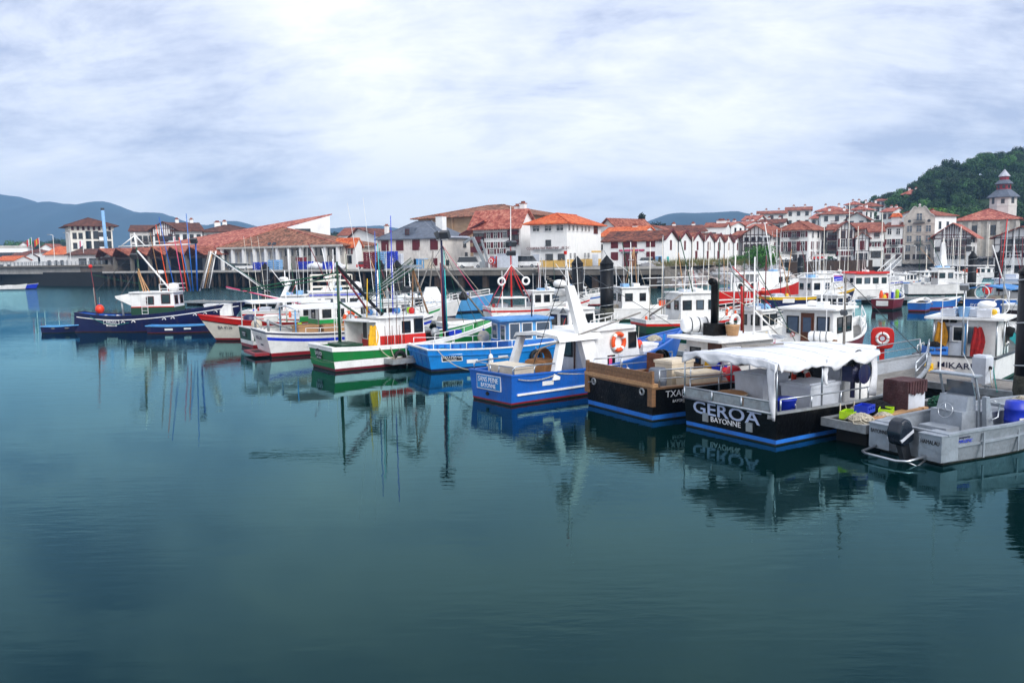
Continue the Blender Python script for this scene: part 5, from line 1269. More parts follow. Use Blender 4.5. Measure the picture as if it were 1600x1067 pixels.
    def radar(s, p, r=.28, bar=False):
        if bar: return MB().box(p[0] - .08, p[0] + .08, p[1] - .08, p[1] + .08, p[2], p[2] + .16).box(p[0] - .09, p[0] + .09, p[1] - .6, p[1] + .6, p[2] + .17, p[2] + .28).build('radar', M['white'], s.o)
        return MB().lathe([(r * .8, 0), (r, .06), (r, .16), (r * .75, .24), (r * .2, .27)], 14, p).build('radar', M['white'], s.o, True)
    def plate(s, t, z, w, h, m, side=-1):      # sign plate on the hull side
        p = s.pt(t, z, side); q = s.pt(min(1, t + .08), z, side); d = (q - p).normalized(); 
        up = (s.pt(t, z + .1, side) - p).normalized(); n = d.cross(up).normalized() * .012 * (1 if side < 0 else -1)
        a, b = d * w / 2, up * h / 2
        return MB().extr([p - a - b + n * .3, p + a - b + n * .3, p + a + b + n * .3, p - a + b + n * .3], n).build('name_plate', M[m], s.o), p + n * 1.6, d, up
    def tpoint(s, y, z): p = s.pt(0, z, 1); return Vector((p.x - .014, y, z))
    def tup(s):
        d = s.pt(0, s.sheer(0), 1) - s.pt(0, .1, 1); return Vector((d.x, 0, d.z))
    def ladder(s, x, y, z0, z1, w=.35, m='white', dx=0):
        mb = MB()
        for q in (-w / 2, w / 2): mb.tube([(x + q, y, z0), (x + q + dx, y, z1)], .02, 5)
        k = int((z1 - z0) / .28)
        for i in range(1, k + 1): u = i / (k + 1); mb.tube([(x - w / 2 + dx * u, y, z0 + (z1 - z0) * u), (x + w / 2 + dx * u, y, z0 + (z1 - z0) * u)], .016, 5)
        return mb.build('ladder', M[m], s.o)
def on(b, name, label, cat, x, y, z, rz=0.0, group=None): return thing(name, label, cat, b.W(x, y, z), b.th + rz, group)
def lifebuoy(t, mtx, r=.3, m='orange'):
    MB().torus((0, 0, 0), r, r * .27, mtx, 24, 8).build('ring', M[m], t, True)
    for k in range(4): MB().torus((0, 0, 0), r, r * .285, mtx, 4, 8, k * PI / 2 + .5, k * PI / 2 + .85).build('band', M['white'], t, True)
    MB().torus((0, 0, 0), r * 1.33, .012, mtx, 24, 4).build('grab_line', M['rope'], t)
MX, MY = Matrix.Rotation(PI / 2, 3, 'Y'), Matrix.Rotation(PI / 2, 3, 'X')
def buoy(label, loc, r=.28, m='buoy', group='round fenders and buoys'):
    t = thing('fender_buoy', label, 'buoy', loc, 0, group)
    MB().sphere((0, 0, 0), r, 14, 1.12).build('ball', M[m], t, True); MB().lathe([(.06, r), (.05, r * 1.35)], 8).build('eye', M['plastic_blue'], t); MB().tube([(0, 0, r * 1.3), (.02, .02, r * 1.3 + .5)], .012, 4).build('rope', M['rope'], t)
    return t
def tub(b, label, x, y, z, lx, ly, hz, m='plastic_pale', rz=0, lid=True):
    t = on(b, 'fish_tub', label, 'tub', x, y, z, rz, 'insulated fish tubs')
    mb = MB().hexa([(-lx / 2 + .04, -ly / 2 + .04, .06), (lx / 2 - .04, -ly / 2 + .04, .06), (lx / 2 - .04, ly / 2 - .04, .06), (-lx / 2 + .04, ly / 2 - .04, .06), (-lx / 2, -ly / 2, hz), (lx / 2, -ly / 2, hz), (lx / 2, ly / 2, hz), (-lx / 2, ly / 2, hz)])
    for q in (-.3, .3): mb.box(lx * q - .08, lx * q + .08, -ly / 2 + .05, ly / 2 - .05, 0, .06)
    mb.build('body', M[m], t)
    if lid: MB().box(-lx / 2 - .03, lx / 2 + .03, -ly / 2 - .03, ly / 2 + .03, hz + .004, hz + .1).box(-lx / 2 + .1, lx / 2 - .1, -ly / 2 + .1, ly / 2 - .1, hz + .1, hz + .13).build('lid', M[m], t)
    else: MB().box(-lx / 2 - .03, lx / 2 + .03, -ly / 2 - .03, -ly / 2 + .02, hz - .08, hz + .01).box(-lx / 2 - .03, lx / 2 + .03, ly / 2 - .02, ly / 2 + .03, hz - .08, hz + .01).build('rim', M[m], t)
    return t
def crate(b, label, x, y, z, m, rz=0, group=None, sc=1.0):
    o = inst('crate', crate_mesh(m), None, b.W(x, y, z), (0, 0, b.th + rz), sc); return tag(o, label, 'crate', group)
def oilskin(b, label, x, y, ztop, w, h, m, face=0.0):
    t = on(b, 'oilskin', label, 'oilskin', x, y, ztop, face); mb = MB(); nx, nz = 9, 8; V = []
    for k in range(nz):
        u = k / (nz - 1); ww = w * (.55 + .45 * min(1, u * 2.5)) * (1 - .2 * sm((u - .5) * 2))
        for i in range(nx):
            f = i / (nx - 1) - .5; V.append((f * ww + .04 * math.sin(u * 5), -.06 - .05 * math.sin(f * 16 + u * 2) * (.4 + u), -u * h * (1 - .08 * math.cos(f * 9))))
    F1 = [(k * nx + i, k * nx + i + 1, (k + 1) * nx + i + 1, (k + 1) * nx + i) for k in range(nz - 1) for i in range(nx - 1)]
    mb.add(V, F1); mb.add([(a, b_ + .05, c) for a, b_, c in V], [tuple(reversed(f)) for f in F1])
    mb.build('jacket', M[m], t, True); MB().box(-.03, .03, -.1, .05, -.03, .04).build('hook', M['steel'], t); return t
def heap(loc, r, m, label, cat='net', sz=.5, strands=60, seed=1, name='net_heap', group=None, tubr=.02):
    """a heap of net or rope: many loops of line lying on each other"""
    rnd_ = random.Random(seed); mb = MB().sphere((0, 0, 0), r * .8, 10, sz * .8); mb.v = [(a, b, max(0, c)) for a, b, c in mb.v]
    for i in range(strands):
        a0 = rnd_.uniform(0, 6.28); c = Vector((rnd_.gauss(0, .3) * r, rnd_.gauss(0, .3) * r, 0)); rr = r * rnd_.uniform(.25, .6); P = []
        for k in range(8):
            w = a0 + k * .8; q = c + Vector((math.cos(w) * rr, math.sin(w) * rr * .8, 0)); dd = min(1, q.length / r); q.z = sz * r * (1 - dd * dd) * rnd_.uniform(.75, 1.1) + .02; P.append(q)
        mb.tube(P, tubr, 4, caps=False)
    o = mb.build(name, M[m], None, True, loc); return tag(o, label, cat, group)
def liferaft(b, label, x, y, z, rz=0):
    t = on(b, 'life_raft', label, 'life raft', x, y, z, rz); 
    MB().lathe([(.05, -.62), (.2, -.6), (.27, -.5), (.28, 0), (.27, .5), (.2, .6), (.05, .62)], 14, (0, 0, .33), MY).build('canister', M['white'], t, True)
    for q in (-.3, 0, .3): MB().lathe([(.29, -.02), (.29, .02)], 14, (0, q, .33), MY).build('strap', M['dark_grey'], t)
    MB().box(-.28, .28, -.35, -.27, 0, .12).box(-.28, .28, .27, .35, 0, .12).build('cradle', M['galv'], t)
    return t
def gull(loc, rz):
    t = thing('seagull', 'grey and white seagull standing on the white canopy', 'seagull', loc, rz)
    mb = MB().tube([(-.24, 0, .2), (-.1, 0, .21), (.05, 0, .23), (.16, 0, .27)], .03, 10, .05); b = [(-.27, .015), (-.12, .065), (.03, .085), (.13, .06)]
    bd = MB().lathe([(.012, -.26), (.05, -.16), (.085, -.02), (.08, .08), (.045, .17), (.012, .2)], 10, (0, 0, .2), Matrix.Rotation(PI / 2 - .25, 3, 'Y')); bd.tube([(.12, 0, .22), (.17, 0, .31)], .045, 8, .04); bd.sphere((.18, 0, .33), .05, 10)
    bd.build('body', M['white'], t, True)
    for y in (-.07, .07): MB().extr([(.1, y, .26), (-.05, y * 1.25, .27), (-.34, y * .5, .2), (-.2, y * 1.1, .15), (.04, y * 1.1, .17)], (0, .02 if y > 0 else -.02, 0)).build('wing', M['grey'], t)
    MB().lathe([(.014, 0), (.004, .07)], 6, (.22, 0, .325), Matrix.Rotation(PI / 2, 3, 'Y')).build('beak', M['yellow'], t)
    for y in (-.03, .03): MB().tube([(0, y, .13), (0, y, .01)], .008, 5).box(-.01, .06, y - .02, y + .02, 0, .012).build('leg', M['pink'], t)
    for y in (-.045, .045): MB().sphere((.205, y, .34), .008, 6).build('eye', M['rubber'], t)
def bands(boot, zb_, hull, stripe=None, sz=None, top=None, tz=None):
    o = [('waterline_weed', 'weed', ('w', -.35), ('w', .045)), ('bottom_paint', boot, ('w', .045), ('w', max(.06, zb_)))]; z = ('w', zb_)
    if stripe: o.append(('stripe', stripe, z, ('w', sz))); z = ('w', sz)
    if top: o.append(('hull', hull, z, ('s', tz))); o.append(('top_strake', top, ('s', tz), ('s', 0)))
    else: o.append(('hull', hull, z, ('s', 0)))
    return o

# ---- pontoons
def pontoon(name, label, a, b, w, z=.5, planks=0, cat='pontoon', deckm='wood_grey'):
    a, b = Vector((a[0], a[1], 0)), Vector((b[0], b[1], 0)); d = b - a; Ln = d.length
    t = thing(name, label, cat, a, math.atan2(d.y, d.x), 'floating pontoons')
    if planks:
        me = MB().box(0, .15, -w / 2 + .1, w / 2 - .1, z - .04, z).mesh('plank', M[deckm])
        for i in range(planks): inst('plank', me, t, (.02 + i * .168, 0, random.uniform(-.004, .004)))
        if planks * .168 < Ln: MB().box(planks * .168 + .02, Ln, -w / 2 + .1, w / 2 - .1, z - .04, z).build('deck', M[deckm], t)
        MB().box(.05, Ln, -w / 2 + .12, w / 2 - .12, z - .16, z - .06).build('frame', M['dark_grey'], t)
    else: MB().box(0, Ln, -w / 2 + .1, w / 2 - .1, z - .1, z).build('deck', M[deckm], t)
    e = MB()
    for s in (-1, 1): e.box(0, Ln, s * w / 2 - .08, s * w / 2 + .08, z - .2, z + .03)
    e.box(-.08, 0, -w / 2 - .08, w / 2 + .08, z - .2, z + .03); e.build('edge_beam', M['galv'], t)
    fl = MB(); x = .3
    while x < Ln - 1.5: fl.box(x, x + 1.6, -w / 2 + .15, w / 2 - .15, -.35, z - .17); x += 2.6
    fl.build('float', M['concrete_wet_shade'], t)
    k = MB(); x = 1.0
    while x < min(Ln, 40):
        for s in (-1, 1): k.tube([(x - .16, s * (w / 2), z + .12), (x + .16, s * (w / 2), z + .12)], .03, 5).box(x - .07, x - .03, s * w / 2 - .03, s * w / 2 + .03, z + .03, z + .12).box(x + .03, x + .07, s * w / 2 - .03, s * w / 2 + .03, z + .03, z + .12)
        x += 3.5
    k.build('cleats', M['galv'], t)
    return t
pontoon('pontoon', 'long plank-decked pontoon between the two rows of boats', (19.6, 23.8), (-9.5, 68.6), 2.4, .5, 290)
pontoon('finger_pontoon', 'short floating finger between the green boat and the light blue boat', (-5.95, 38.25), (-4.9, 39.05), .9, .42, 7)
pontoon('pontoon', 'far pontoon beneath the white motorboat with the red roof', (36.5, 84), (58, 76), 2.2, .5)
pontoon('pontoon', 'far pontoon left of the lone dark steel pile', (-40, 100), (-12, 86), 2.2, .5)
pontoon('pontoon', 'far pontoon beside the thickest dark steel pile', (2, 74), (22, 62), 2.2, .5)
brg = pontoon('work_float', 'low black work float heaped with nets between the black boat and the aluminium boat', (9.02, 21.42), (15.0, 25.0), 1.25, .62, 0, 'float', 'rubber')
class Fr:      # a frame for laying things out on a float
    def __init__(s, a, b): s.O = Vector((a[0], a[1], 0)); s.th = math.atan2(b[1] - a[1], b[0] - a[0])
    def W(s, x, y, z=0.0): c, n = math.cos(s.th), math.sin(s.th); return s.O + Vector((x * c - y * n, x * n + y * c, z))
BF = Fr((9.02, 21.42), (15.0, 25.0))
crate(BF, 'lime green crate nearest the end of the work float', .5, .22, .64, 'plastic_lime', .3, None, .68)
crate(BF, 'blue fish crate standing on the lime crate', .85, .0, .8, 'plastic_blue', .25, None, .68)
crate(BF, 'lime green crate with rubbish, second from the end of the float', 1.65, -.12, .64, 'plastic_lime', .5, None, .68)
heap(BF.W(.35, -.25, .62), .42, 'rope', 'tangled heap of pale rope on the corner of the work float', 'rope', .5, 40, 3, 'rope_heap', tubr=.022)
heap(BF.W(1.95, .4, .62), .6, 'net', 'dark blue-black net heap on the work float', 'net', .5, 70, 4, tubr=.018)
t = thing('covered_box', 'tall grey box under a maroon cloth on the work float', 'box', BF.W(2.85, .1, .64), BF.th); t.scale = (.82, .82, .9)
MB().box(-.5, .5, -.42, .42, 0, .95).build('box', M['plastic_grey'], t)
cl = MB().box(-.54, .54, -.46, .46, .955, .985).box(-.57, -.52, -.46, .48, .02, .96).box(-.54, .3, .43, .48, .1, .96)
for i in range(7): cl.hexa([(-.5 + i * .15, -.48, .62 - .06 * (i % 3)), (-.38 + i * .15, -.48, .6 - .05 * (i % 2)), (-.38 + i * .15, -.44, .6), (-.5 + i * .15, -.44, .6), (-.5 + i * .15, -.5, .96), (-.36 + i * .15, -.48, .96), (-.36 + i * .15, -.44, .96), (-.5 + i * .15, -.44, .96)])
cl.build('cloth', M['cloth_maroon'], t)
for i, (y, z) in enumerate(((-.45, .7), (-.28, .67))):
    o = MB().bar((0, 0, 0), (2.6, .05, .03), .13, .07).box(.2, .24, -.07, .07, -.045, .05).box(2.3, 2.34, -.07, .1, -.02, .08).build('timber_plank', M['wood_pale'], None, loc=BF.W(.5 + .3 * i, y, z), rz=BF.th + .05 * i); tag(o, ('pale plank on the edge of the work float nearest the aluminium boat', 'pale plank lying inside the outer plank on the work float')[i], 'plank')
# things on the plank pontoon
PF = Fr((19.6, 23.8), (-9.5, 68.6))
def onp(px, py, z=.5): return at(px, py, z)
p = onp(1377, 583); t = thing('lifebuoy_station', 'red lifebuoy housing with white ring on a red post above the pontoon', 'lifebuoy', p, R(-25))
MB().box(-.09, .09, -.06, .06, 0, .95).box(-.2, .2, -.2, .2, 0, .03).build('post', M['red'], t)
oct_ = [(.41 * a, 1.38 + .41 * b_) for a, b_ in ((-.45, -1), (.45, -1), (.85, -.85), (1, -.45), (1, .45), (.85, .85), (.45, 1), (-.45, 1), (-.85, .85), (-1, .45), (-1, -.45), (-.85, -.85))]
MB().extr([(a, -.14, b_) for a, b_ in oct_], (0, .3, 0)).extr([(a * .9, -.19, 1.38 + (b_ - 1.38) * .9) for a, b_ in oct_], (0, .05, 0)).build('housing', M['red'], t)
for k in range(4): MB().torus((0, -.2, 1.38), .2, .055, MY, 5, 6, k * PI / 2 + .08, (k + 1) * PI / 2 - .08).build('white_ring', M['white'], t, True)
MB().lathe([(.09, .19), (.09, .215)], 12, (0, 0, 1.38), MY).build('centre_disc', M['plastic_grey'], t)
p = onp(1534, 598); t = thing('service_pedestal', 'square white service pedestal with a cable on the plank pontoon', 'pedestal', p, R(33))
MB().box(-.26, .26, -.24, .24, 0, .92).extr([(-.26, -.24, .92), (.26, -.24, .92), (.2, -.18, 1.0), (-.2, -.18, 1.0)], (0, .42, 0)).build('cabinet', M['plastic_grey'], t)
for k in range(3): MB().lathe([(.05, 0), (.05, .09)], 8, (.26, .02, .35 + k * .2), MX).build('socket', M['plastic_blue'], t)
MB().tube(catenary((0, -.26, .55), (-1.3, -1.0, .1), .12), .018, 5).build('cable', M['rope'], t); MB().sphere((0, -.27, .56), .07, 8).build('plug', M['rubber'], t)
PC = Fr(onp(1456, 577)[:2], (onp(1456, 577) + Vector((1, -.4, 0)))[:2])
for i, (x, y, z, m, lab) in enumerate(((0, 0, .52, 'plastic_yellow', 'yellow crate under the blue crates on the pontoon'), (-.75, .05, .52, 'plastic_yellow', 'yellow crate at the left on the pontoon, with white sacks'), (.1, .1, .83, 'mid_blue', 'lower blue crate stacked on the pontoon before the white stern'), (.08, .06, 1.13, 'mid_blue', 'topmost blue crate stacked before the white stern'), (-.5, -.62, .52, 'yellow', 'amber crate before the stacked blue crates'))): crate(PC, lab, x, y, z, m, .1 * i)
heap(PC.W(.05, .08, 1.42), .34, 'net', 'black net lying in the topmost blue crate', 'net', .5, 30, 5, tubr=.015); heap(PC.W(-.7, -.1, .8), .33, 'tarp', 'white sacking on the yellow crate', 'sack', .5, 16, 6, 'sack', tubr=.05)
heap(PC.W(.3, -.9, .5), .45, 'rock_pink', 'brownish net and rope lying on the pontoon before the crates', 'net', .4, 40, 8, tubr=.02)

# ---- 1. black boat with white canopy, name and port on the transom
b = Boat('fishing_boat', 'black fishing boat with white tarpaulin canopy, GEROA in pale letters on its stern', (6.22, 22.73), 33, 9.5, 3.65, 3.45, .88, .84, 1.55, .42, .8, .04, bands('boot_blue', .16, 'hull_black'), 'galv', 'grey', 'deck', wl=.965)
G = b
text(b.o, 'GEROA', .52, b.tpoint(.12, .645), (0, -1, 0), b.tup(), M['letter_pale'], depth=.006, font_w=1.45)
p = b.tpoint(-1.0, .645 + .19); MB().box(p.x - .022, p.x - .008, -1.22, -.72, p.z - .03, p.z + .02).build('letter_bar', M['letter_pale'], b.o)
text(b.o, 'BAYONNE', .22, b.tpoint(.1, .37), (0, -1, 0), b.tup(), M['letter_white'], depth=.005, font_w=1.1)
for y, z in ((.86, .4), (-.78, .38)): MB().box(b.tpoint(0, z).x - .02, b.tpoint(0, z).x + .01, y - .11, y + .11, z - .13, z + .13).build('scupper_flap', M['galv'], b.o)
for i in range(3): MB().box(-.1, -.07, 1.65 - 1.12 * (i + 1) + .03, 1.65 - 1.12 * i - .03, .95, 1.2).build('wash_board', M['galv'], b.o)
rl = MB(); rl.tube([(-.09, 1.68, 1.22), (-.09, -1.68, 1.22)], .03, 8); rl.tube([(-.11, 1.7, .9), (-.11, -1.7, .9)], .045, 8)
for i in range(4): rl.tube([(-.11, 1.65 - 1.1 * i, .86), (-.11, 1.65 - 1.1 * i, 1.22)], .03, 6)
rl.build('stern_rail', M['steel'], b.o, True)
b.rail(.02, .42, -1, .34, .025, mid=False); b.rail(.02, .42, 1, .5, .025)
def canopy(b, x0, x1, hw, z0, zc, val, seed, m='tarp', sides='asp'):
    mb = MB(); nx, ny = 40, 32; V = []
    zf = lambda x, y: z0 + (zc - z0) * (1 - (abs(y) / hw) ** 2) * (.6 + .4 * math.sin(PI * (x - x0) / (x1 - x0))) + .05 * noise.noise(Vector((x * 1.3, y * 1.3, seed))) + .025 * noise.noise(Vector((x * 3.4 + y * 2, y * 2.2, seed + 4))) - .025 * abs(math.sin((x - x0) * 2.2))
    xs, ys = frange(x0, x1, nx), frange(-hw, hw, ny)
    for x in xs:
        for y in ys: V.append((x, y, zf(x, y)))
    mb.add(V, [(i * ny + j, (i + 1) * ny + j, (i + 1) * ny + j + 1, i * ny + j + 1) for i in range(nx - 1) for j in range(ny - 1)])
    def skirt(P, out, n):      # hanging valance in folds
        r = 5; W_ = []
        for i, q in enumerate(P):
            dr = val * (1 + 1.1 * noise.noise(Vector((i * .11, seed, 2))) + .2 * noise.noise(Vector((i * .37, seed, 8))))
            for k in range(r):
                u = k / (r - 1); W_.append(Vector(q) + Vector(out) * (.02 + u * .05 + .035 * u * math.sin(i * .5 + k * .4 + 4 * noise.noise(Vector((i * .13, 7, seed))))) - Vector((0, 0, dr * u)))
        mb.add(W_, [(i * r + k, (i + 1) * r + k, (i + 1) * r + k + 1, i * r + k + 1) for i in range(len(P) - 1) for k in range(r - 1)])
    if 's' in sides: skirt([(x, -hw, zf(x, -hw)) for x in frange(x0, x1, 60)], (0, -1, 0), 60)
    if 'p' in sides: skirt([(x, hw, zf(x, hw)) for x in frange(x0, x1, 60)], (0, 1, 0), 60)
    if 'a' in sides: skirt([(x0, y, zf(x0, y)) for y in frange(-hw, hw, 50)], (-1, 0, 0), 50)
    o = mb.build('canopy', M[m], b.o, True)
    for x in frange(x0 + .03, x1 - .03, 5): MB().tube([(x, y, zf(x, y) + .006) for y in frange(-hw, hw, 15)], .011, 4).build('seam', M['plastic_grey'], o)
    for x in frange(x0 + .3, x1 - .3, 7): MB().tube(catenary((x, -hw - .02, zf(x, -hw) - .1), (x + .05, -hw + .03, z0 - .12), .03, 4), .008, 4).build('lashing', M['rope'], o)
    s = o.modifiers.new('thick', 'SOLIDIFY'); s.thickness = .012
    return o
canopy(b, -.05, 4.5, 1.74, 2.27, 2.44, .24, 3)
for x, y in ((-.05, 1.7), (-.02, -1.68), (1.9, -1.7), (3.7, -1.7), (2.0, 1.7), (3.9, 1.7)): b.bar((x, y, .85), (x, y, 2.26), .028, 'steel', 'canopy_post')
cp = MB()
for x in (0, 1.9, 3.8): cp.tube([(x, -1.68, 2.22), (x, 0, 2.36), (x, 1.68, 2.22)], .022, 6)
for y in (-1.68, 1.68): cp.tube([(0, y, 2.22), (4.3, y, 2.22)], .022, 6)
cp.build('canopy_frame', M['steel'], b.o, True)
def strip(b, x, y, z0, z1, w, m='tarp', ang=0.0, seed=0):
    mb = MB(); n = 14; V = []; c, s = math.cos(ang), math.sin(ang)
    for k in range(n):
        u = k / (n - 1); ww = w * (1 - .3 * math.sin(u * PI) ** 2 * .8); z = z1 + (z0 - z1) * u
        for i in range(5):
            f = (i / 4 - .5) * ww; dd = .05 * math.sin(i * 1.5 + u * 6 + seed) + .05 * math.sin(u * 3); V.append((x + f * c - dd * s, y + f * s + dd * c, z))
    mb.add(V, [(k * 5 + i, k * 5 + i + 1, k * 5 + i + 6, k * 5 + i + 5) for k in range(n - 1) for i in range(4)])
    o = mb.build('hanging_strip', M[m], b.o, True); q = o.modifiers.new('thick', 'SOLIDIFY'); q.thickness = .02; return o
strip(b, -.1, -1.6, .72, 2.25, .34, ang=R(75), seed=1); strip(b, 4.3, -1.76, .95, 2.25, .42, ang=.1, seed=2); strip(b, 2.0, -1.78, 1.5, 2.25, .16, ang=.1, seed=4)
c = b.cabin(4.0, 5.7, 1.0, .5, 2.2, 'white', 'white', .12, .22)
b.cwin(c, 'a', [(.5, 1.35, .5, .5), (.16, 1.3, .36, .55)]); b.cwin(c, 's', [(.3, 1.4, .5, .5), (.7, 1.4, .5, .5)]); b.cwin(c, 'p', [(.3, 1.4, .5, .5), (.7, 1.4, .5, .5)]); b.cwin(c, 'f', [(.25, 1.4, .6, .5), (.75, 1.4, .6, .5)])
MB().box(3.96, 4.0, -.85, -.3, .55, 2.05).build('door', M['plastic_grey'], c.o)
t = on(b, 'lifebuoy', 'faded red lifebuoy hanging in the shade under the white canopy', 'lifebuoy', 3.93, .52, 1.22); lifebuoy(t, MX, .29, 'buoy')
liferaft(b, 'white life raft canister on the wheelhouse roof behind the white canopy', 4.9, .55, 2.3, .5).scale = (.62, .62, .62)
tub(b, 'tall white insulated tub standing in the middle of the canopied deck', 2.05, .55, .45, 1.15, 1.1, 1.05, 'plastic_grey'); tub(b, 'white insulated tub nearest the open side of the canopied deck', 2.75, -.7, .45, 1.5, 1.0, .84, 'plastic_grey', .05)
t = on(b, 'basket', 'round brown fish basket under a tied cover on the canopied deck', 'basket', .95, .75, .58); MB().lathe([(.38, 0), (.46, .42), (.48, .46), (.4, .5), (.1, .54)], 16).build('body', M['cardboard'], t, True); MB().torus((0, 0, .44), .47, .025, None, 18, 5).build('tie', M['rope'], t)
t = on(b, 'bin', 'blue plastic bin behind the white tarpaulin strip', 'bin', 1.05, -1.05, .47); MB().lathe([(.3, 0), (.36, .6), (.38, .62), (.38, .66)], 16).build('body', M['plastic_blue'], t, True); MB().tube([(.25, -.25, .3), (-.1, -.5, .55)], .02, 5).build('handle', M['plastic_grey'], t)
buoy('round pink-red fender hanging between the two black boats', b.W(2.4, 1.95, 1.35), .27, 'buoy_red')
t = on(b, 'net_hauler', 'dark blue net hauler with hoses at the open side of the canopy', 'net hauler', 3.75, -1.42, .9)
hm = MB().tube([(0, 0, 0), (0, 0, .55)], .07, 8).box(-.25, .25, -.2, .2, .5, .95); hm.lathe([(.3, -.1), (.18, 0), (.3, .1)], 16, (0, -.28, .75), MY); hm.build('body', M['navy'], t)
for i in range(4): MB().tube(catenary((-.2 + i * .1, .1, .95), (.3 + .1 * i, -.25 + .1 * i, .5), -.25 - .05 * i, 10), .022, 5).build('hose', M['rubber'], t)
MB().tube([(.1, 0, .9), (.1, 0, 1.3)], .05, 6).torus((.1, -.1, 1.1), .32, .018, MY, 18, 5).build('guide_ring', M['rubber'], t)
b.mast(5.2, -.1, 2.28, 4.5, .045, 'wood_grey'); b.bar((5.2, -.5, 3.6), (5.2, .3, 3.6), .02, 'white', 'crossbar'); b.whip(5.4, .7, 2.28, 4.6); b.line((5.2, -.1, 4.4), (9.8, 0, 1.6)); b.flood((5.15, -.1, 3.3), PI, .2)
b.rail(.72, .98, 1, .55); b.rail(.72, .98, -1, .55)
gull(at(1211, 536, 2.47), R(160))
o = MB().bar((-.9, .1, 0), (.9, .15, .02), .06, .05).bar((-.5, -.1, .0), (.5, -.05, .02), .05, .05).build('boat_hook', M['wood_grey'], None, loc=b.W(1.5, .3, 2.47), rz=R(5)); tag(o, 'weathered pole lying across the white canopy', 'pole')
heap(b.W(3.3, -1.9, .62), .35, 'rope', 'mooring rope coiled on the float beside the black canopied boat', 'rope', .35, 30, 9, 'rope_coil', tubr=.02)

# ---- 2. black boat with timber trim
b = Boat('fishing_boat', 'black fishing boat with tan timber trim and blue waterline, next to the canopied one', (3.53, 26.35), 29.7, 10, 4.0, 3.6, 1.02, .98, 1.7, .45, .8, .04, bands('boot_blue', .19, 'worn_black'), 'wood', 'wood_pale', 'deck', wl=.97, capw=.2)
b.sweep('rub_strake', 'wood_grey', lambda t: .5, .05, .06, .12, .1, 1.0, False)
for y in (1.72, -1.72): MB().box(-.1, .05, y - .11, y + .11, .48, 1.1).build('corner_post', M['wood'], b.o)
MB().box(-.09, .14, -1.85, 1.85, 1.085, 1.2).build('cap_timber', M['wood_pale'], b.o)
for k in range(2): MB().box(-.05, .0, -1.72, 1.72, 1.215 + k * .17, 1.375 + k * .17).build('plank', M['wood_brown' if 0 else 'wood'], b.o)
MB().box(-.07, .02, 1.68, 1.8, 1.2, 1.6).box(-.07, .02, -1.8, -1.68, 1.2, 1.6).build('post', M['wood'], b.o)
pl, pc, d, up = b.plate(.11, .82, .1, .1, 'worn_black')
text(b.o, 'TXARRA', .3, pc, d, up, M['letter_white'], depth=.005, font_w=1.05); text(b.o, 'BAYONNE', .13, pc - up * .24 - d * .02, d, up, M['letter_white'], depth=.005)
p2 = b.pt(.115, .82, -1, .03) + d * .13 + up * .13
MB().bar(p2, p2 + d * .2, .02, .02).build('letter_bar', M['letter_white'], b.o)
for y in (1.45, -1.4): MB().torus((b.tpoint(0, .9).x - .01, y * .92, .9), .1, .03, MX, 14, 6).build('fairlead', M['galv'], b.o)
MB().box(-.3, -.05, 1.3, 1.34, .88, .92).build('towing_eye', M['steel'], b.o)
b.rail(.03, .4, -1, .55, .025); b.rail(.03, .4, 1, .55, .025)
c = b.cabin(3.9, 6.2, 1.1, .55, 2.22, 'white', 'white', .32, .1, oha=.7)
b.cwin(c, 's', [(.3, 1.4, .6, .5), (.7, 1.4, .6, .5)]); b.cwin(c, 'a', [(.25, 1.35, .45, .5)]); b.cwin(c, 'f', [(.25, 1.4, .5, .5), (.75, 1.4, .5, .5)])
MB().box(3.86, 3.9, -.75, -.1, .6, 2.1).build('door', M['wood_brown'], c.o); MB().box(3.87, 3.9, .15, .95, .6, 1.3).build('wood_panel', M['wood'], c.o)
ex = MB().tube([(4.5, .25, 2.3), (4.5, .25, 4.1), (4.42, .2, 4.22), (4.2, .1, 4.25)], .13, 12); ex.build('exhaust_pipe', M['hull_black'], b.o, True); MB().box(4.2, 4.8, -.05, .5, 2.31, 2.75).build('exhaust_box', M['hull_black'], b.o)
liferaft(b, 'white life raft canister on the roof beside the black exhaust pipe', 4.35, .95, 2.32, 1.2)
t = on(b, 'bucket', 'terracotta coloured bucket beside the black exhaust pipe', 'bucket', 4.85, -.3, 2.32); MB().lathe([(.2, 0), (.25, .34), (.27, .35), (.27, .38)], 14).build('body', M['wood_pale'], t, True); MB().torus((0, 0, .36), .26, .012, Matrix.Rotation(.5, 3, 'X'), 14, 4, 0, PI).build('handle', M['steel'], t)
tub(b, 'beige tub standing behind another beige tub on the timbered boat', 2.5, .1, .55, 1.1, .8, .95, 'plastic_pale', .1); tub(b, 'low beige tub beside the rail of the timbered boat', 2.6, -1.0, .55, 1.3, .8, .65, 'plastic_pale', -.1)
t = on(b, 'barrel', 'grey plastic drum standing on the timbered boat', 'barrel', 1.5, -.2, .55); MB().lathe([(.26, 0), (.3, .06), (.3, .4), (.32, .43), (.3, .46), (.3, .8), (.26, .86)], 16).build('body', M['slate'], t, True)
t = on(b, 'net_drum', 'rusty dark net winch with a wheel on the timbered boat', 'winch', 2.8, 1.2, .6); MB().box(-.35, .35, -.4, .4, 0, .5).box(-.3, -.2, -.4, .4, .5, 1.1).build('frame', M['rust'], t); MB().lathe([(.33, -.1), (.33, -.05), (.12, -.04), (.12, .04), (.33, .05), (.33, .1)], 16, (0, -.1, .9), MX).build('wheel', M['hull_black'], t)
oilskin(b, 'yellow oilskin hanging by the wheelhouse of the timbered boat', 3.75, -.25, 1.75, .34, .95, 'cloth_yellow', -PI / 2); oilskin(b, 'dark blue oilskin hanging beside the yellow one', 3.75, -.65, 1.75, .42, 1.0, 'royal', -PI / 2)
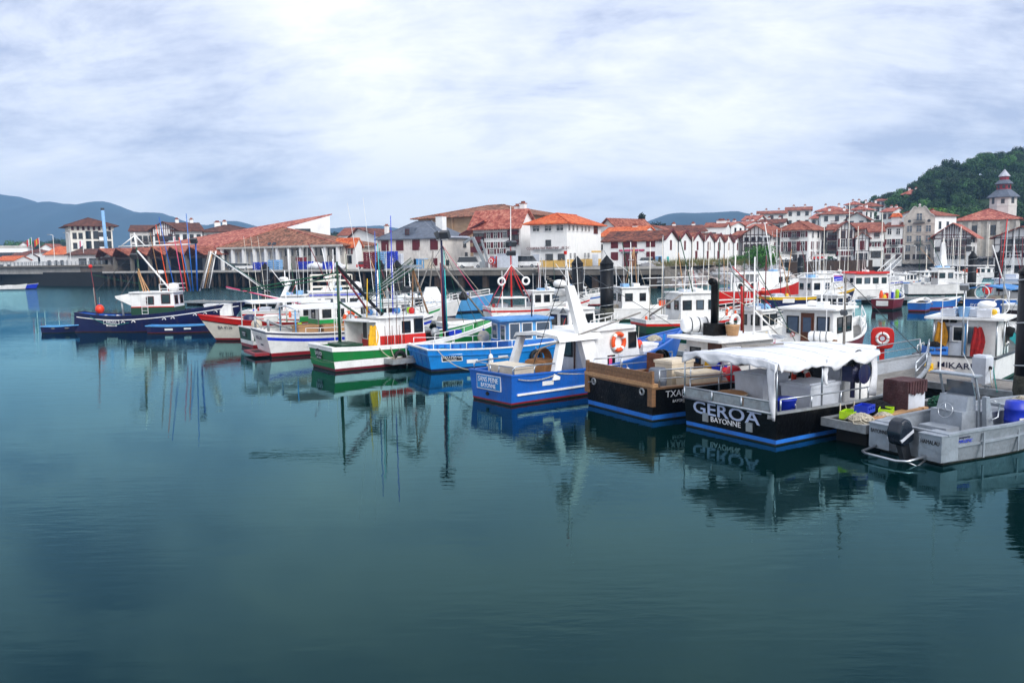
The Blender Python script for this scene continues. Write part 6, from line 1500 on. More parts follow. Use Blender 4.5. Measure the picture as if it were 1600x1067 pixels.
buoy('small red fender on the timbered boat beside the blue oilskin', b.W(3.7, -1.15, 1.2), .16, 'buoy_red')
t = on(b, 'lifebuoy', 'orange lifebuoy lying on the white roof by the exhaust', 'lifebuoy', 5.4, .6, 2.42); lifebuoy(t, Matrix.Rotation(.3, 3, 'X'), .28)
b.line((4.5, .25, 4.0), (9.6, 0, 1.7), m='rope'); b.mast(5.7, -.5, 2.3, 5.1, .04, 'white'); b.mast(5.9, .2, 2.3, 4.6, .03, 'rust'); b.bar((5.7, -.5, 3.2), (7.2, -.3, 2.2), .03, 'white'); b.line((5.7, -.5, 4.8), (7.6, -1, 1.6), m='net_green')

# ---- 3. mid blue boat with white leaning column
b = Boat('fishing_boat', 'blue fishing boat with a leaning white mast column, SANS PEINE on its stern', (-.77, 28.7), 39, 10, 3.1, 2.5, 1.06, 1.0, 1.95, .45, .8, .06, bands('boot_red', .1, 'blue'), 'blue', 'blue', 'deck_blue', wl=.9)
SP = b
b.sweep('rub_strake', 'white', lambda t: .34 + .25 * t * t, .05, .05, .07, .02, .96, False)
p = b.tpoint(.1, .72); MB().box(p.x - .012, p.x + .02, -.62, .8, .45, .99).build('name_border', M['white'], b.o); MB().box(p.x - .02, p.x + .0, -.59, .77, .48, .96).build('name_plate', M['light_blue'], b.o)
for s_, z, q in (('SANS PEINE', .81, .27), ('BAYONNE', .6, .22)): text(b.o, s_, q, (p.x - .026, .1, z), (0, -1, 0), (0, 0, 1), M['letter_white'], depth=.004, font_w=.85)
for x in (.16, .36): b.plate(x, .62 + x * .35, .5, .16, 'white')
MB().lathe([(.07, -.04), (.07, .03)], 12, (b.tpoint(0, .3).x, .2, .3), MX).build('exhaust_port', M['rubber'], b.o)
for sg in (1, -1): MB().tube([(.1, sg * 1.15, 1.08), (.08, sg * 1.15, 1.3), (.2, sg * 1.15, 1.38), (1.0, sg * 1.25, 1.38), (1.9, sg * 1.32, 1.36)], .03, 8).tube([(1.0, sg * 1.24, 1.05), (1.0, sg * 1.24, 1.38)], .025, 6).build('rail', M['steel'], b.o, True)
MB().tube([(.1, 1.05, 1.38), (.1, .2, 1.36)], .025, 6).tube([(.1, -.35, 1.36), (.1, -1.1, 1.38)], .025, 6).tube([(.1, .2, 1.36), (.1, .15, 1.05)], .025, 6).tube([(.1, -.35, 1.36), (.1, -.3, 1.05)], .025, 6).build('stern_rail', M['steel'], b.o, True)
for sg in (1, -1): MB().hexa([(1.75, sg * 1.28 - .1, .75), (2.1, sg * 1.28 - .1, .75), (2.1, sg * 1.28 + .1, .75), (1.75, sg * 1.28 + .1, .75), (2.25, sg * 1.15 - .1, 2.16), (2.55, sg * 1.15 - .1, 2.16), (2.55, sg * 1.15 + .1, 2.16), (2.25, sg * 1.15 + .1, 2.16)]).build('gantry_post', M['white'], b.o)
MB().extr([(2.15, y, z) for y, z in ((-1.35, 2.1), (-1.2, 2.2), (0, 2.3), (1.2, 2.2), (1.35, 2.1), (1.2, 2.32), (0, 2.42), (-1.2, 2.32))], (2.2, 0, 0)).build('shelter_roof', M['white'], b.o)
c = b.cabin(4.2, 6.9, 1.1, .6, 2.35, 'white', 'white', .12, .35)
b.cwin(c, 's', [(.86, 1.6, .36, .55), (.34, 1.0, .0001 + .3, .32)]); b.cwin(c, 'a', [(.3, 1.3, .5, .6)]); b.cwin(c, 'p', [(.3, 1.5, .6, .5), (.75, 1.5, .6, .5)]); b.cwin(c, 'f', [(.2, 1.6, .5, .5), (.5, 1.6, .5, .5), (.8, 1.6, .5, .5)])
MB().box(4.16, 4.2, -.85, -.1, .65, 2.15).build('door', M['plastic_grey'], c.o); MB().box(4.14, 4.16, -.02, .05, .7, 2.2).build('door_post', M['wood_brown'], c.o)
for x in (4.9, 5.25, 5.5): MB().box(x, x + .2, -1.125, -1.09, .95, 1.35).build('notice', M['plastic_grey' if x > 5 else 'pink'], c.o)
MB().hexa([(3.7, -1.28, .8), (4.55, -1.28, .8), (4.55, -.98, .8), (3.7, -.98, .8), (2.75, -1.12, 4.15), (3.1, -1.12, 4.15), (3.1, -.94, 4.15), (2.75, -.94, 4.15)]).build('mast_column', M['white'], b.o)
MB().tube([(2.92, -1.03, 4.1), (2.75, -1.03, 5.3)], .035, 6).tube([(2.6, -1.5, 4.75), (2.8, -.4, 4.75)], .025, 6).build('masthead', M['white'], b.o); b.radar((2.75, -.7, 4.1), .24); MB().box(2.95, 3.15, -.85, -.45, 3.55, 3.75).build('radar_bracket', M['white'], b.o); b.radar((3.05, -.5, 3.75), .3)
b.whip(2.7, -1.3, 4.7, 6.0); MB().lathe([(.06, 0), (.06, .12)], 8, (2.75, -1.03, 5.3)).build('red_lamp', M['red'], b.o); MB().lathe([(.02, .2), (.14, 0)], 10, (2.45, -1.2, 3.15)).build('horn', M['dark_grey'], b.o)
b.bar((1.2, -1.15, 1.9), (6.6, -1.25, 2.95), .035, 'wood_grey', 'boom'); b.line((2.85, -1.03, 5.0), (1.0, -1.2, 1.4), m='rubber'); b.line((2.85, -1.03, 5.0), (10.3, 0, 2.05), m='dark_grey'); b.line((2.85, -1.0, 4.6), (5.5, 1.1, 2.4))
t = on(b, 'lifebuoy', 'orange lifebuoy on the white wheelhouse side of the blue boat', 'lifebuoy', 5.45, -1.14, 1.85); lifebuoy(t, MY, .32)
tub(b, 'white fish tub at the stern of the blue boat', .85, -.1, .6, 1.0, 1.5, .72, 'plastic_pale', .05, False)
t = on(b, 'cardboard_box', 'brown box with coiled hoses on top, on the blue boat', 'box', 2.35, -.1, .62, .1); MB().box(-.4, .4, -.5, .5, 0, .7).box(-.36, .36, -.46, .46, .7, .74).build('carton', M['cardboard'], t)
for k in range(5): MB().torus((0, .05 * k - .1, .74), .42 - .03 * k, .03, MY @ Matrix.Rotation(0, 3, 'X'), 14, 6, 0, PI).build('hose', M['wood'], t, True)
heap(b.W(2.9, -.75, .6), .35, 'net_green', 'dark green net beside the box on the blue boat', 'net', .6, 40, 12)
crate(b, 'white crate beside the wheelhouse on the blue boat', 7.3, -.9, 1.05, 'plastic_grey'); tub(b, 'white chest on the foredeck of the blue boat', 7.6, -.55, 1.0, .9, .7, .5, 'white'); buoy('red fender beside the white chest of the blue boat', b.W(7.15, -.65, 1.6), .17, 'buoy')
for i in range(6): x = 6.9 + i * .5; t_ = x / 10; q = b.pt(t_, b.sheer(t_) - .42, 1, -.1); q2 = b.pt(t_, b.sheer(t_) - .04, 1, -.1); MB().bar(q, q2, .08, .07).build('rib', M['light_blue'], b.o)
heap(b.W(9.0, .1, 1.55), .4, 'rope', 'coiled pale rope in the bow of the blue boat', 'rope', .5, 30, 14, 'rope_coil')
b.line((.2, -1.3, .95), (1.8, -1.42, .95), .02, 'rope', .1, 'mooring_line'); MB().tube(catenary(b.pt(.2, 1.0, -1, .02), b.pt(.5, .95, -1, .02), .12), .02, 5).build('side_rope', M['rope'], b.o)
buoy('small red fender at the waterline between blue and black boat', b.W(4.9, -1.75, .55), .18, 'buoy_red')

# ---- 4. light blue boat
b = Boat('fishing_boat', 'light blue fishing boat with open deck and blue-roofed wheelhouse', (-4.33, 37.9), 25, 9.6, 3.3, 3.0, 1.04, .92, 1.45, .38, .8, .22, bands('navy', .14, 'light_blue'), 'white', 'light_blue', 'deck_blue', wl=.93)
LBT = b
b.sweep('rub_strake', 'light_blue', lambda t: b.sheer(t) - .26, .05, .05, .06, 0, .98)
for x in frange(.06, .4, 9): q = b.pt(x, b.sheer(x) - .36, 1, -.09); MB().bar(q, q + Vector((0, 0, .33)), .09, .07).build('rib', M['mid_blue'], b.o)
for i in range(4): y = -1.1 + i * .72; a = b.tpoint(y, .2); e_ = b.tpoint(y, .98); MB().bar(a, e_, .035, .02).build('transom_batten', M['mid_blue'], b.o)
pl, pc, d, up = b.plate(.11, .62, 1.02, .34, 'white'); pl2, pc2, _, _ = b.plate(.11, .62, .94, .27, 'black_ink'); pl2.location = (0, -.006, 0)
text(b.o, 'TXO-MA-GE', .2, pc + Vector((0, -.014, .04)), d, up, M['letter_white'], depth=.004, font_w=.9); text(b.o, 'BAYONNE', .09, pc + Vector((0, -.014, -.09)), d, up, M['letter_white'], depth=.004)
b.plate(.21, .4, .55, .17, 'white'); b.plate(.37, .5, .5, .15, 'white')
b.rail(.03, .42, -1, .3, .02, 'white', 6, False); b.rail(.03, .45, 1, .3, .02, 'white', 5, False); b.rail(.66, .95, -1, .3, .02, 'white', 5, False)
c = b.cabin(4.1, 6.6, 1.05, .5, 2.15, 'sky_blue', 'tarp_blue', .2, .1, lower='mid_blue', zl=1.15, oha=.55)
b.cwin(c, 's', [(.14, 1.25, .5, .75), (.42, 1.25, .5, .75), (.78, 1.25, .7, .75)], 'white', 'glass_pale'); b.cwin(c, 'a', [(.25, 1.2, .6, .7), (.72, 1.2, .5, .7)], 'white', 'glass_pale'); b.cwin(c, 'f', [(.25, 1.2, .7, .7), (.75, 1.2, .7, .7)], 'white')
b.whip(6.3, .6, 2.2, 4.4); b.mast(5.9, 0, 2.2, 3.4, .04, 'dark_grey'); heap(b.W(7.4, 0, .75), .35, 'rope', 'white rope coil on the foredeck of the light blue boat', 'rope', .4, 24, 21, 'rope_coil')
buoy('pale yellow round fender hanging at the rail of the light blue boat', b.W(4.0, 1.8, 1.15), .32, 'plastic_pale')
MB().tube([(-.25, 1.5, -.1), (-.3, 1.5, 1.05), (-.05, 1.5, 1.1)], .04, 6).build('boarding_bar', M['white'], b.o)
for t_ in (.1, .27, .5): q = b.pt(t_, b.sheer(t_) + .05, -1, -.06); MB().lathe([(.06, 0), (.05, .08), (.08, .1), (.05, .14)], 8, q).build('bollard', M['light_blue'], b.o)

# ---- 5. green boat, white and red wheelhouse
b = Boat('fishing_boat', 'green fishing boat with white and red wheelhouse, LAPURDI on its stern', (-9.07, 38.2), 36, 10.2, 3.1, 2.85, 1.12, 1.02, 2.1, .42, .9, .16, bands('maroon', .16, 'green', 'white', .5), 'white', 'bright_green', 'deck_green', wl=.94, capw=.2)
LAP = b
b.band('transom_green', 'dark_green', ('w', .5), ('w', .52))
b.sweep('sheer_strake', 'white', lambda t: b.sheer(t) - .14, .03, .04, .14)
x0 = b.tpoint(0, .3).x; MB().extr([(b.tpoint(0, z).x - .012, y, z) for y, z in ((1.38, .17), (-1.38, .17), (-1.4, .5), (1.4, .5))], (-.012, 0, 0)).build('transom_panel', M['green'], b.o)
dsk = [(.36 * math.cos(w), .3 * math.sin(w)) for w in frange(0, 2 * PI, 17)[:-1]]
MB().extr([(b.tpoint(0, .72 + z).x - .008, .28 + y, .72 + z) for y, z in dsk], (-.012, 0, 0)).build('name_plate', M['black_ink'], b.o)
for s_, z, q in (('LAPURDI', .78, .27), ('BAYONNE', .57, .15)): p = b.tpoint(.28, z); text(b.o, s_, q, (p.x - .016, p.y, z), (0, -1, 0), b.tup(), M['letter_white'], depth=.004, font_w=.75)
MB().tube([b.tpoint(y, .5 - .12 * (1 - (y / 1.4) ** 2)) - Vector((.015, 0, 0)) for y in frange(-1.4, 1.4, 9)], .012, 5).build('transom_rope', M['rope'], b.o)
c = b.cabin(2.5, 5.1, 1.05, .65, 2.38, 'white', 'white', .2, .12, lower='red', zl=1.5, ohf=.35)
b.cwin(c, 's', [(.58, 1.62, .42, .5), (.86, 1.6, .42, .62)], 'rubber'); b.cwin(c, 'f', [(.2, 1.6, .5, .6), (.5, 1.6, .5, .6), (.8, 1.6, .5, .6)]); b.cwin(c, 'a', [(.25, 1.3, .5, .9)], 'white')
MB().hexa([(2.0, -.95, 2.2), (2.5, -1.1, 2.2), (2.5, 1.1, 2.2), (1.5, 1.1, 2.2), (2.0, -.95, 2.27), (2.5, -1.1, 2.3), (2.5, 1.1, 2.3), (1.5, 1.1, 2.27)]).build('shelter_roof', M['white'], b.o)
MB().box(1.6, 2.5, .95, 1.05, .65, 2.2).box(2.3, 2.5, -1.05, -.9, .65, 2.2).build('shelter_wall', M['white'], b.o)
for i in range(9): b.mast(2.7 + i * .13, -1.2, .9, 2.0 + .5 * (i % 3), .02, ('rust', 'white', 'rust')[i % 3], name='pole')
oilskin(b, 'bright yellow oilskin hanging at the shelter of the green boat', 2.15, -.98, 2.05, .5, 1.3, 'cloth_yellow')
t = on(b, 'fish_box', 'dark green wooden locker on the stern deck of the green boat', 'box', 1.1, -.1, .7); MB().box(-.5, .5, -.8, .8, 0, .42).box(-.55, .55, -.85, .85, .42, .5).box(-.02, .02, -.85, .85, .5, .53).build('locker', M['dark_green'], t)
# bow mast with lamps, gallows of rods, derrick
b.mast(6.9, .1, .9, 6.5, .09, 'navy', (-.1, 0)); b.mast(6.75, .0, .9, 5.0, .05, 'maroon', (-.1, 0), 'spar'); b.mast(7.05, .12, 1.0, 5.8, .04, 'turquoise', (-.1, 0), 'spar')
for y, w in ((-.35, .5), (.4, -.5)): b.flood((6.75, y, 6.45), PI + w, .5)
b.bar((6.8, -.5, 6.2), (6.8, .55, 6.2), .03, 'white', 'crossbar'); b.bar((6.85, .05, 4.9), (9.2, -.3, 2.0), .05, 'wood_grey', 'derrick')
for q, m in (((10.3, 0, 2.1), 'rope'), ((9.6, -.6, 1.9), 'pink'), ((8.6, .9, 1.7), 'net_green'), ((8.4, -.9, 1.5), 'dark_grey'), ((4.0, -.6, 2.5), 'dark_grey')): b.line((6.83, .05, 5.9), q, .014, m)
MB().lathe([(.2, 0), (.25, .15), (.12, .4), (.05, .45)], 10, (7.9, -.2, 3.0)).build('pulley_block', M['rubber'], b.o)
b.mast(1.2, .75, .9, 5.15, .09, 'dark_green', (0, 0), 'gallows_mast'); b.bar((1.2, .75, 4.95), (2.9, -.6, 2.5), .08, 'net', 'derrick'); b.bar((1.2, .75, 4.9), (2.4, -.2, 2.6), .05, 'maroon', 'derrick'); b.bar((1.2, .75, 3.2), (2.2, .3, 2.4), .05, 'dark_green', 'spar'); b.bar((1.2, .75, 4.6), (-3.4, 1.3, 3.9), .035, 'net_green', 'outrigger'); b.bar((1.2, .65, 4.4), (-3.3, 1.1, 3.8), .03, 'net_green', 'outrigger')
b.ladder(1.2, .95, .9, 4.4, .35, 'white'); 
for i in range(9): b.bar((2.3 + i * .05, -.3 + i * .16, 3.2 + .1 * (i % 3)), (4.9 + .04 * i, -.5 + i * .13, 4.8 + .06 * i), .022, ('net_green', 'galv', 'dark_green')[i % 3], 'rod')
b.mast(4.85, -.1, 2.4, 4.75, .05, 'wood', (.1, 0)); MB().obox((4.95, -.1, 4.85), (1.0, .5, .14), Matrix.Rotation(.3, 3, 'Z')).build('rod_rest', M['galv'], b.o); b.bar((4.95, -.1, 4.7), (5.5, -.6, 2.4), .05, 'wood', 'strut'); b.bar((4.95, -.1, 4.7), (5.8, .5, 2.0), .025, 'wood_grey', 'strut')
rk = MB()
for z in (2.85, 3.2, 3.55): rk.tube([(2.6, -.95, z), (5.0, -.95, z), (5.0, .95, z), (2.6, .95, z), (2.6, -.95, z)], .02, 5)
for x in frange(2.6, 5.0, 6):
    for y in (-.95, .95): rk.tube([(x, y, 2.45), (x, y, 3.55)], .02, 5)
rk.build('roof_rail', M['galv'], b.o, True)
for x, y, z1, m, nm in ((2.7, -.4, 6.6, 'blue', 'rod'), (3.1, -.1, 6.0, 'turquoise', 'rod'), (3.5, .5, 5.8, 'net_green', 'rod'), (2.2, -.3, 4.3, 'yellow', 'rod'), (3.9, .2, 7.4, 'royal', 'rod')): b.mast(x, y, 2.4, z1, .03, m, (random.uniform(-.1, .1), 0), nm)
b.flood((4.3, -.6, 3.7), -1.2, .4); b.radar((3.0, .4, 2.5), .3); b.whip(3.2, .7, 2.5, 8.3, (-.5, 0)); b.whip(2.6, .6, 2.5, 8.0, (-.8, 0))
for x, y, m in ((4.6, -.5, 'red'), (4.8, .1, 'lime'), (4.2, .3, 'tarp_blue'), (2.6, .2, 'tarp_blue')): MB().sphere((x, y, 2.62), .18, 8).build('float', M[m], b.o, True)
t = on(b, 'winch', 'grey winch with drums on the foredeck of the green boat', 'winch', 5.75, -.35, .95); MB().box(-.3, .3, -.35, .35, 0, .35).build('frame', M['net'], t); MB().lathe([(.26, -.5), (.26, -.42), (.14, -.4), (.14, .4), (.26, .42), (.26, .5)], 12, (0, 0, .5), MY).build('drum', M['galv'], t, True)
t = on(b, 'tray', 'blue tray on the green foredeck', 'tray', 7.4, .15, 1.15); MB().box(-.4, .4, -.3, .3, 0, .04).box(-.4, .4, -.3, -.26, .04, .25).box(-.4, .4, .26, .3, .04, .25).box(-.4, -.36, -.26, .26, .04, .25).box(.36, .4, -.26, .26, .04, .25).build('body', M['plastic_blue'], t)
for x in frange(.55, .93, 7):
    for sg in (1, -1): q = b.pt(x, b.sheer(x) - .4, sg, -.1); MB().bar(q, b.pt(x, b.sheer(x) - .03, sg, -.1), .08, .07).build('rib', M['green'], b.o)
pl, pc, d, up = b.plate(.9, 1.55, .05, .05, 'black_ink'); text(b.o, 'LAPURDI', .2, pc, d, up, M['letter_white'], depth=.004, font_w=.8)
b.rail(.52, .75, -1, .3, .018, 'white', 5, False)
buoy('orange fender hanging beyond the bow mast of the green boat', b.W(6.2, 2.2, 1.75), .24, 'buoy')
# ---- 6. white boat with blue stripe
b = Boat('fishing_boat', 'white fishing boat with blue side stripe, red waterline and flat awning', (-13.8, 44.5), 31, 9.6, 3.6, 3.3, 1.42, 1.18, 1.7, .5, .8, .35, bands('boot_red', .24, 'white'), 'white', 'white', 'deck', wl=.82)
b.band('stripe', 'royal', ('s', -.44), ('s', -.27), .006); b.sweep('sheer_line', 'navy', lambda t: b.sheer(t) - .09, .025, .03, .07)
MB().extr([(b.tpoint(0, z).x - .004, y, z) for y, z in ((1.6, .93), (-1.6, .93), (-1.6, 1.24), (1.6, 1.24))], (-.01, 0, 0)).build('transom_panel', M['white'], b.o)
MB().box(-.9, -.1, -1.3, 1.3, .12, .26).build('swim_platform', M['boot_red'], b.o); MB().box(-.72, -.25, -.6, .6, .255, .268).build('platform_well', M['rubber'], b.o)
p = b.tpoint(.25, .98); text(b.o, 'NOLLAN', .3, (p.x - .016, p.y, p.z), (0, -1, 0), b.tup(), M['ink'], depth=.004); p = b.tpoint(.0, .6); text(b.o, 'BAYONNE', .13, (p.x - .006, p.y, p.z), (0, -1, 0), b.tup(), M['ink'], depth=.004)
b.plate(.22, .6, .7, .25, 'white')
for y in (1.45, -1.45): MB().tube([(-.15, y, 1.4), (-.15, y, 2.1)], .07, 8).tube([(-.1, y, 2.0), (1.2, y, 1.45)], .04, 6).tube([(-.1, y, 1.8), (-.1, y * .2, 1.5)], .03, 6).build('stern_post', M['galv'], b.o, True)
awn = MB().extr([(1.2, y, z) for y, z in ((-1.7, 2.55), (0, 2.68), (1.7, 2.55), (1.7, 2.62), (0, 2.76), (-1.7, 2.62))], (5.0, 0, 0)); awn.build('awning', M['tarp'], b.o)
for x, y in ((1.3, -1.6), (3.6, -1.65), (5.6, -1.65), (1.3, 1.6), (3.6, 1.65), (5.6, 1.6)): b.bar((x, y, 1.2), (x, y, 2.56), .035, 'sky_blue' if x < 3 else 'white', 'awning_post')
c = b.cabin(6.0, 8.0, 1.0, .8, 2.7, 'white', 'white', .15, .3); b.cwin(c, 's', [(.3, 1.8, .6, .5), (.72, 1.8, .5, .5)]); b.cwin(c, 'a', [(.3, 1.7, .5, .6), (.75, 1.7, .5, .6)]); b.cwin(c, 'f', [(.3, 1.8, .6, .5), (.7, 1.8, .6, .5)])
tub(b, 'pale wooden fish chest on the white boat, nearest the stern', 2.2, -.3, .75, 1.2, 1.0, .75, 'wood_pale', .1, True); tub(b, 'long pale fish chest under the awning of the white boat', 4.0, -.6, .75, 1.9, .9, .72, 'wood_pale', 0, True)
t = on(b, 'barrel', 'dark brown barrel standing at the rail under the awning', 'barrel', 5.3, -1.25, .8); MB().lathe([(.3, 0), (.36, .4), (.36, .8), (.3, 1.2)], 14).build('staves', M['wood_brown'], t, True); MB().lathe([(.365, .38), (.365, .44)], 14).lathe([(.365, .78), (.365, .84)], 14).build('hoop', M['rust'], t)
b.rail(.2, .6, -1, .25, .02, 'white', 6, False); b.mast(6.8, 0, 2.7, 4.6, .05, 'white'); b.line((6.8, 0, 4.5), (9.8, 0, 1.7)); b.radar((6.6, .4, 2.8), .3); b.whip(7.4, -.6, 2.8, 5.4)
# ---- 7. small green and white boat
b = Boat('fishing_boat', 'small green boat with white gunwale and red waterline, left of the white one', (-16.2, 48.7), 35, 8.0, 2.9, 2.6, 1.22, 1.05, 1.5, .4, .7, .1, bands('boot_red', .24, 'dark_green', 'white', .48), 'white', 'white', 'deck', wl=.9, capw=.2)
pl = MB().extr([(b.tpoint(0, .84 + z).x - .008, .25 + y, .84 + z) for y, z in ((-.38, -.18), (.38, -.18), (.38, .18), (-.38, .18))], (-.012, 0, 0)).build('name_plate', M['black_ink'], b.o)
for s_, z, q in (('JOANA', .9, .2), ('BAYONNE', .74, .11)): p = b.tpoint(.25, z); text(b.o, s_, q, (p.x - .016, p.y, z), (0, -1, 0), b.tup(), M['letter_white'], depth=.004)
MB().box(-.1, .02, -1.3, -1.14, .5, 1.2).build('corner_post', M['white'], b.o)
for x, y in ((.1, 1.2), (.2, -1.2), (2.6, -1.3), (2.6, 1.3)): b.bar((x, y, 1.1), (x, y, 2.75), .035, 'white', 'awning_post')
MB().extr([(-.1, y, z) for y, z in ((-1.4, 2.72), (0, 2.8), (1.4, 2.72), (1.4, 2.8), (0, 2.9), (-1.4, 2.8))], (4.2, 0, 0)).build('awning', M['tarp'], b.o)
c = b.cabin(4.3, 6.4, 1.0, .7, 2.35, 'white', 'white', .15, .2, lower='bright_green', zl=1.5); b.cwin(c, 's', [(.25, 1.65, .5, .45), (.7, 1.65, .5, .45)]); b.cwin(c, 'a', [(.5, 1.6, .5, .5)])
t = on(b, 'lifebuoy', 'orange lifebuoy lying against the green and white wheelhouse', 'lifebuoy', 6.3, -1.15, 1.45); lifebuoy(t, MY, .42)
t = on(b, 'hose_reel', 'white hose reel on the stern corner of the small green boat', 'reel', .35, -.9, 1.35); MB().lathe([(.3, -.12), (.3, -.08), (.12, -.06), (.12, .06), (.3, .08), (.3, .12)], 14, (0, 0, .1), MY).build('drum', M['plastic_pale'], t, True)
heap(b.W(3.4, -.7, .95), .45, 'net', 'black net beside the blue and green floats on the small green boat', 'net', .6, 40, 31); buoy('lime green float beside the black net', b.W(3.0, -.95, 1.2), .2, 'lime')
# ---- 8. red and white boat, bow towards the left
b = Boat('fishing_boat', 'red and white boat pointing left with BA number on its bow', (-11.4, 55.2), 192, 8.6, 2.8, 2.4, 1.1, 1.1, 1.75, .4, 1.1, .1, bands('boot_red', .18, 'cream_white', None, 0, 'red', -.34), 'red', 'white', 'deck_green', wl=.85)
b.sweep('black_line', 'hull_black', lambda t: b.sheer(t) - .38, .025, .03, .06, 0, 1, False)
pl, pc, d, up = b.plate(.88, .95, .05, .05, 'cream_white', 1); text(b.o, 'BA 4126', .3, pc + Vector((0, .02, -.05)), -d, up, M['ink'], depth=.004)
c = b.cabin(1.2, 3.2, .95, .7, 2.4, 'white', 'white', .15, .2, lower='bright_green', zl=1.5); b.cwin(c, 'p', [(.35, 1.6, .5, .5), (.75, 1.6, .4, .5)]); b.cwin(c, 'a', [(.5, 1.6, .5, .5)])
tub(b, 'white chest on the deck of the red and white boat', 5.0, .2, .8, .9, .8, .7, 'white'); t = on(b, 'drum', 'blue drum covered with a tarp on the red and white boat', 'barrel', 6.4, .1, .85); MB().lathe([(.4, 0), (.44, .3), (.4, .75), (.2, .85)], 14).build('body', M['navy'], t, True)
t = on(b, 'bucket', 'pale bucket amid the deck of the red and white boat', 'bucket', 5.8, .6, .85); MB().lathe([(.22, 0), (.28, .5), (.3, .52)], 12).build('body', M['plastic_pale'], t, True)
b.mast(4.0, 0, .8, 4.6, .05, 'white'); b.whip(2.2, .4, 2.4, 5.2)
# ---- 9. navy trawler at the left
b = Boat('trawler', 'dark navy wooden trawler with rods, lying broadside at the left', (-33.9, 62.4), 3, 11.5, 3.7, 1.6, 1.5, 1.22, 2.1, .3, 1.5, -.15, bands('maroon', .06, 'navy'), 'navy', 'blue', 'deck_blue', wl=.88, tm=.3, n=30)
b.sweep('white_line', 'white', lambda t: b.sheer(t) - .3, .02, .03, .06, .01, .995, False)
pl, pc, d, up = b.plate(.275, .78, 1.35, .3, 'white'); pl2, _, _, _ = b.plate(.275, .78, 1.25, .22, 'ink'); pl2.location = (0, -.008, 0); text(b.o, 'AIROSA', .24, pc + Vector((0, -.02, 0)), d, up, M['letter_white'], depth=.004, font_w=1.1)
pl3, pc3, _, _ = b.plate(.275, .54, .9, .15, 'white'); text(b.o, 'BAYONNE', .14, pc3 + Vector((0, -.004, 0)), d, up, M['ink'], depth=.003)
for t_ in (.36, .43, .62, .67, .79, .84, .89, .94): q = b.pt(t_, b.sheer(t_) - .5, -1, .02); MB().torus(q, .12, .035, MY, 10, 5, 0, PI).build('scupper', M['white'], b.o)
c = b.cabin(4.6, 7.9, 1.15, 1.0, 2.95, 'white', 'white', .12, .1, lower='dark_green', zl=1.85, ohf=.2); MB().box(4.6, 7.86, -1.165, -1.14, 1.85, 1.92).build('red_line', M['red'], c.o)
b.cwin(c, 's', [(.45, 2.1, .5, .55), (.82, 2.15, .6, .65)], 'timber_red'); b.cwin(c, 'f', [(.25, 2.1, .6, .6), (.75, 2.1, .6, .6)], 'timber_red'); b.cwin(c, 'p', [(.5, 2.1, .6, .6)], 'timber_red')
MB().hexa([(3.5, -1.1, 2.55), (4.6, -1.1, 2.0), (4.6, 1.1, 2.0), (3.5, 1.1, 2.55), (3.4, -1.1, 2.75), (4.6, -1.1, 2.95), (4.6, 1.1, 2.95), (3.4, 1.1, 2.75)]).build('bridge_wing', M['white'], b.o); b.mast(3.9, -.9, 1.1, 2.6, .1, 'galv', (-.1, 0), 'ventilator')
b.ladder(5.7, -1.3, 1.1, 2.9, .45, 'white')
b.mast(4.9, .2, 1.0, 6.6, .11, 'dark_green', (-.15, 0)); MB().tube([(4.75, .2, 6.5), (4.65, .2, 7.6)], .07, 8).build('topmast', M['white'], b.o); b.bar((3.4, .2, 6.55), (9.2, .2, 6.65), .05, 'white', 'crossbar'); b.bar((3.5, .2, 6.5), (4.7, .2, 7.4), .05, 'white', 'strut'); b.bar((4.7, .2, 7.4), (5.4, .2, 6.6), .05, 'white', 'strut')
b.bar((4.85, .1, 6.2), (7.4, -.6, 3.2), .07, 'white', 'boom'); b.bar((4.9, -.2, 4.6), (6.0, -1.0, 1.2), .06, 'wood_pale', 'spar'); b.bar((5.0, -.3, 4.8), (6.3, -1.1, 1.2), .05, 'wood_pale', 'spar'); b.bar((5.1, -.1, 4.2), (6.9, -1.0, 1.1), .05, 'wood_pale', 'spar')
for x, z in ((4.7, 5.8), (9.3, 6.9)): b.flood((x, -.2, z), -1.6, .5)
b.bar((9.2, .3, 3.0), (9.3, .2, 6.9), .07, 'blue', 'lamp_post')
b.radar((6.4, .2, 4.4), .34); b.mast(6.4, .2, 3.0, 4.4, .05, 'white', name='radar_post'); MB().lathe([(.35, 0), (.4, .3), (.35, .55), (.1, .62)], 14, (7.5, 0, 3.05)).build('roof_drum', M['white'], b.o, True)
rk = MB()
for z in (3.25, 3.6): rk.tube([(6.8, -1.1, z), (8.0, -1.1, z), (8.0, 1.1, z), (6.8, 1.1, z)], .025, 5)
for x in (6.8, 7.4, 8.0): rk.tube([(x, -1.1, 3.0), (x, -1.1, 3.6)], .025, 5)
rk.build('roof_rail', M['white'], b.o)
for i, (x, m, dx, z1) in enumerate(((7.0, 'orange', -.7, 8.2), (7.5, 'blue', -.9, 8.8), (8.2, 'pink', -.5, 7.2), (8.5, 'orange', -.4, 7.2), (8.8, 'mid_blue', -.6, 7.0), (9.0, 'mid_blue', -.2, 9.0), (6.6, 'wood', -.6, 7.6))): b.mast(x, .3 - .08 * i, 3.0, z1, .045, m, (dx, 0), 'rod')
for i in range(5): b.bar((9.6 + .12 * i, -.2 + .15 * i, 3.2), (10.4 + .1 * i, -.1 + .1 * i, 6.1), .05, ('wood_grey', 'white', 'wood_pale')[i % 3], 'rod')
for i in range(3): b.bar((10.5, .1 * i, 6.0), (14.6 + .3 * i, .2 * i, 2.9 - .1 * i), .035, ('white', 'steel', 'net_green')[i], 'outrigger')
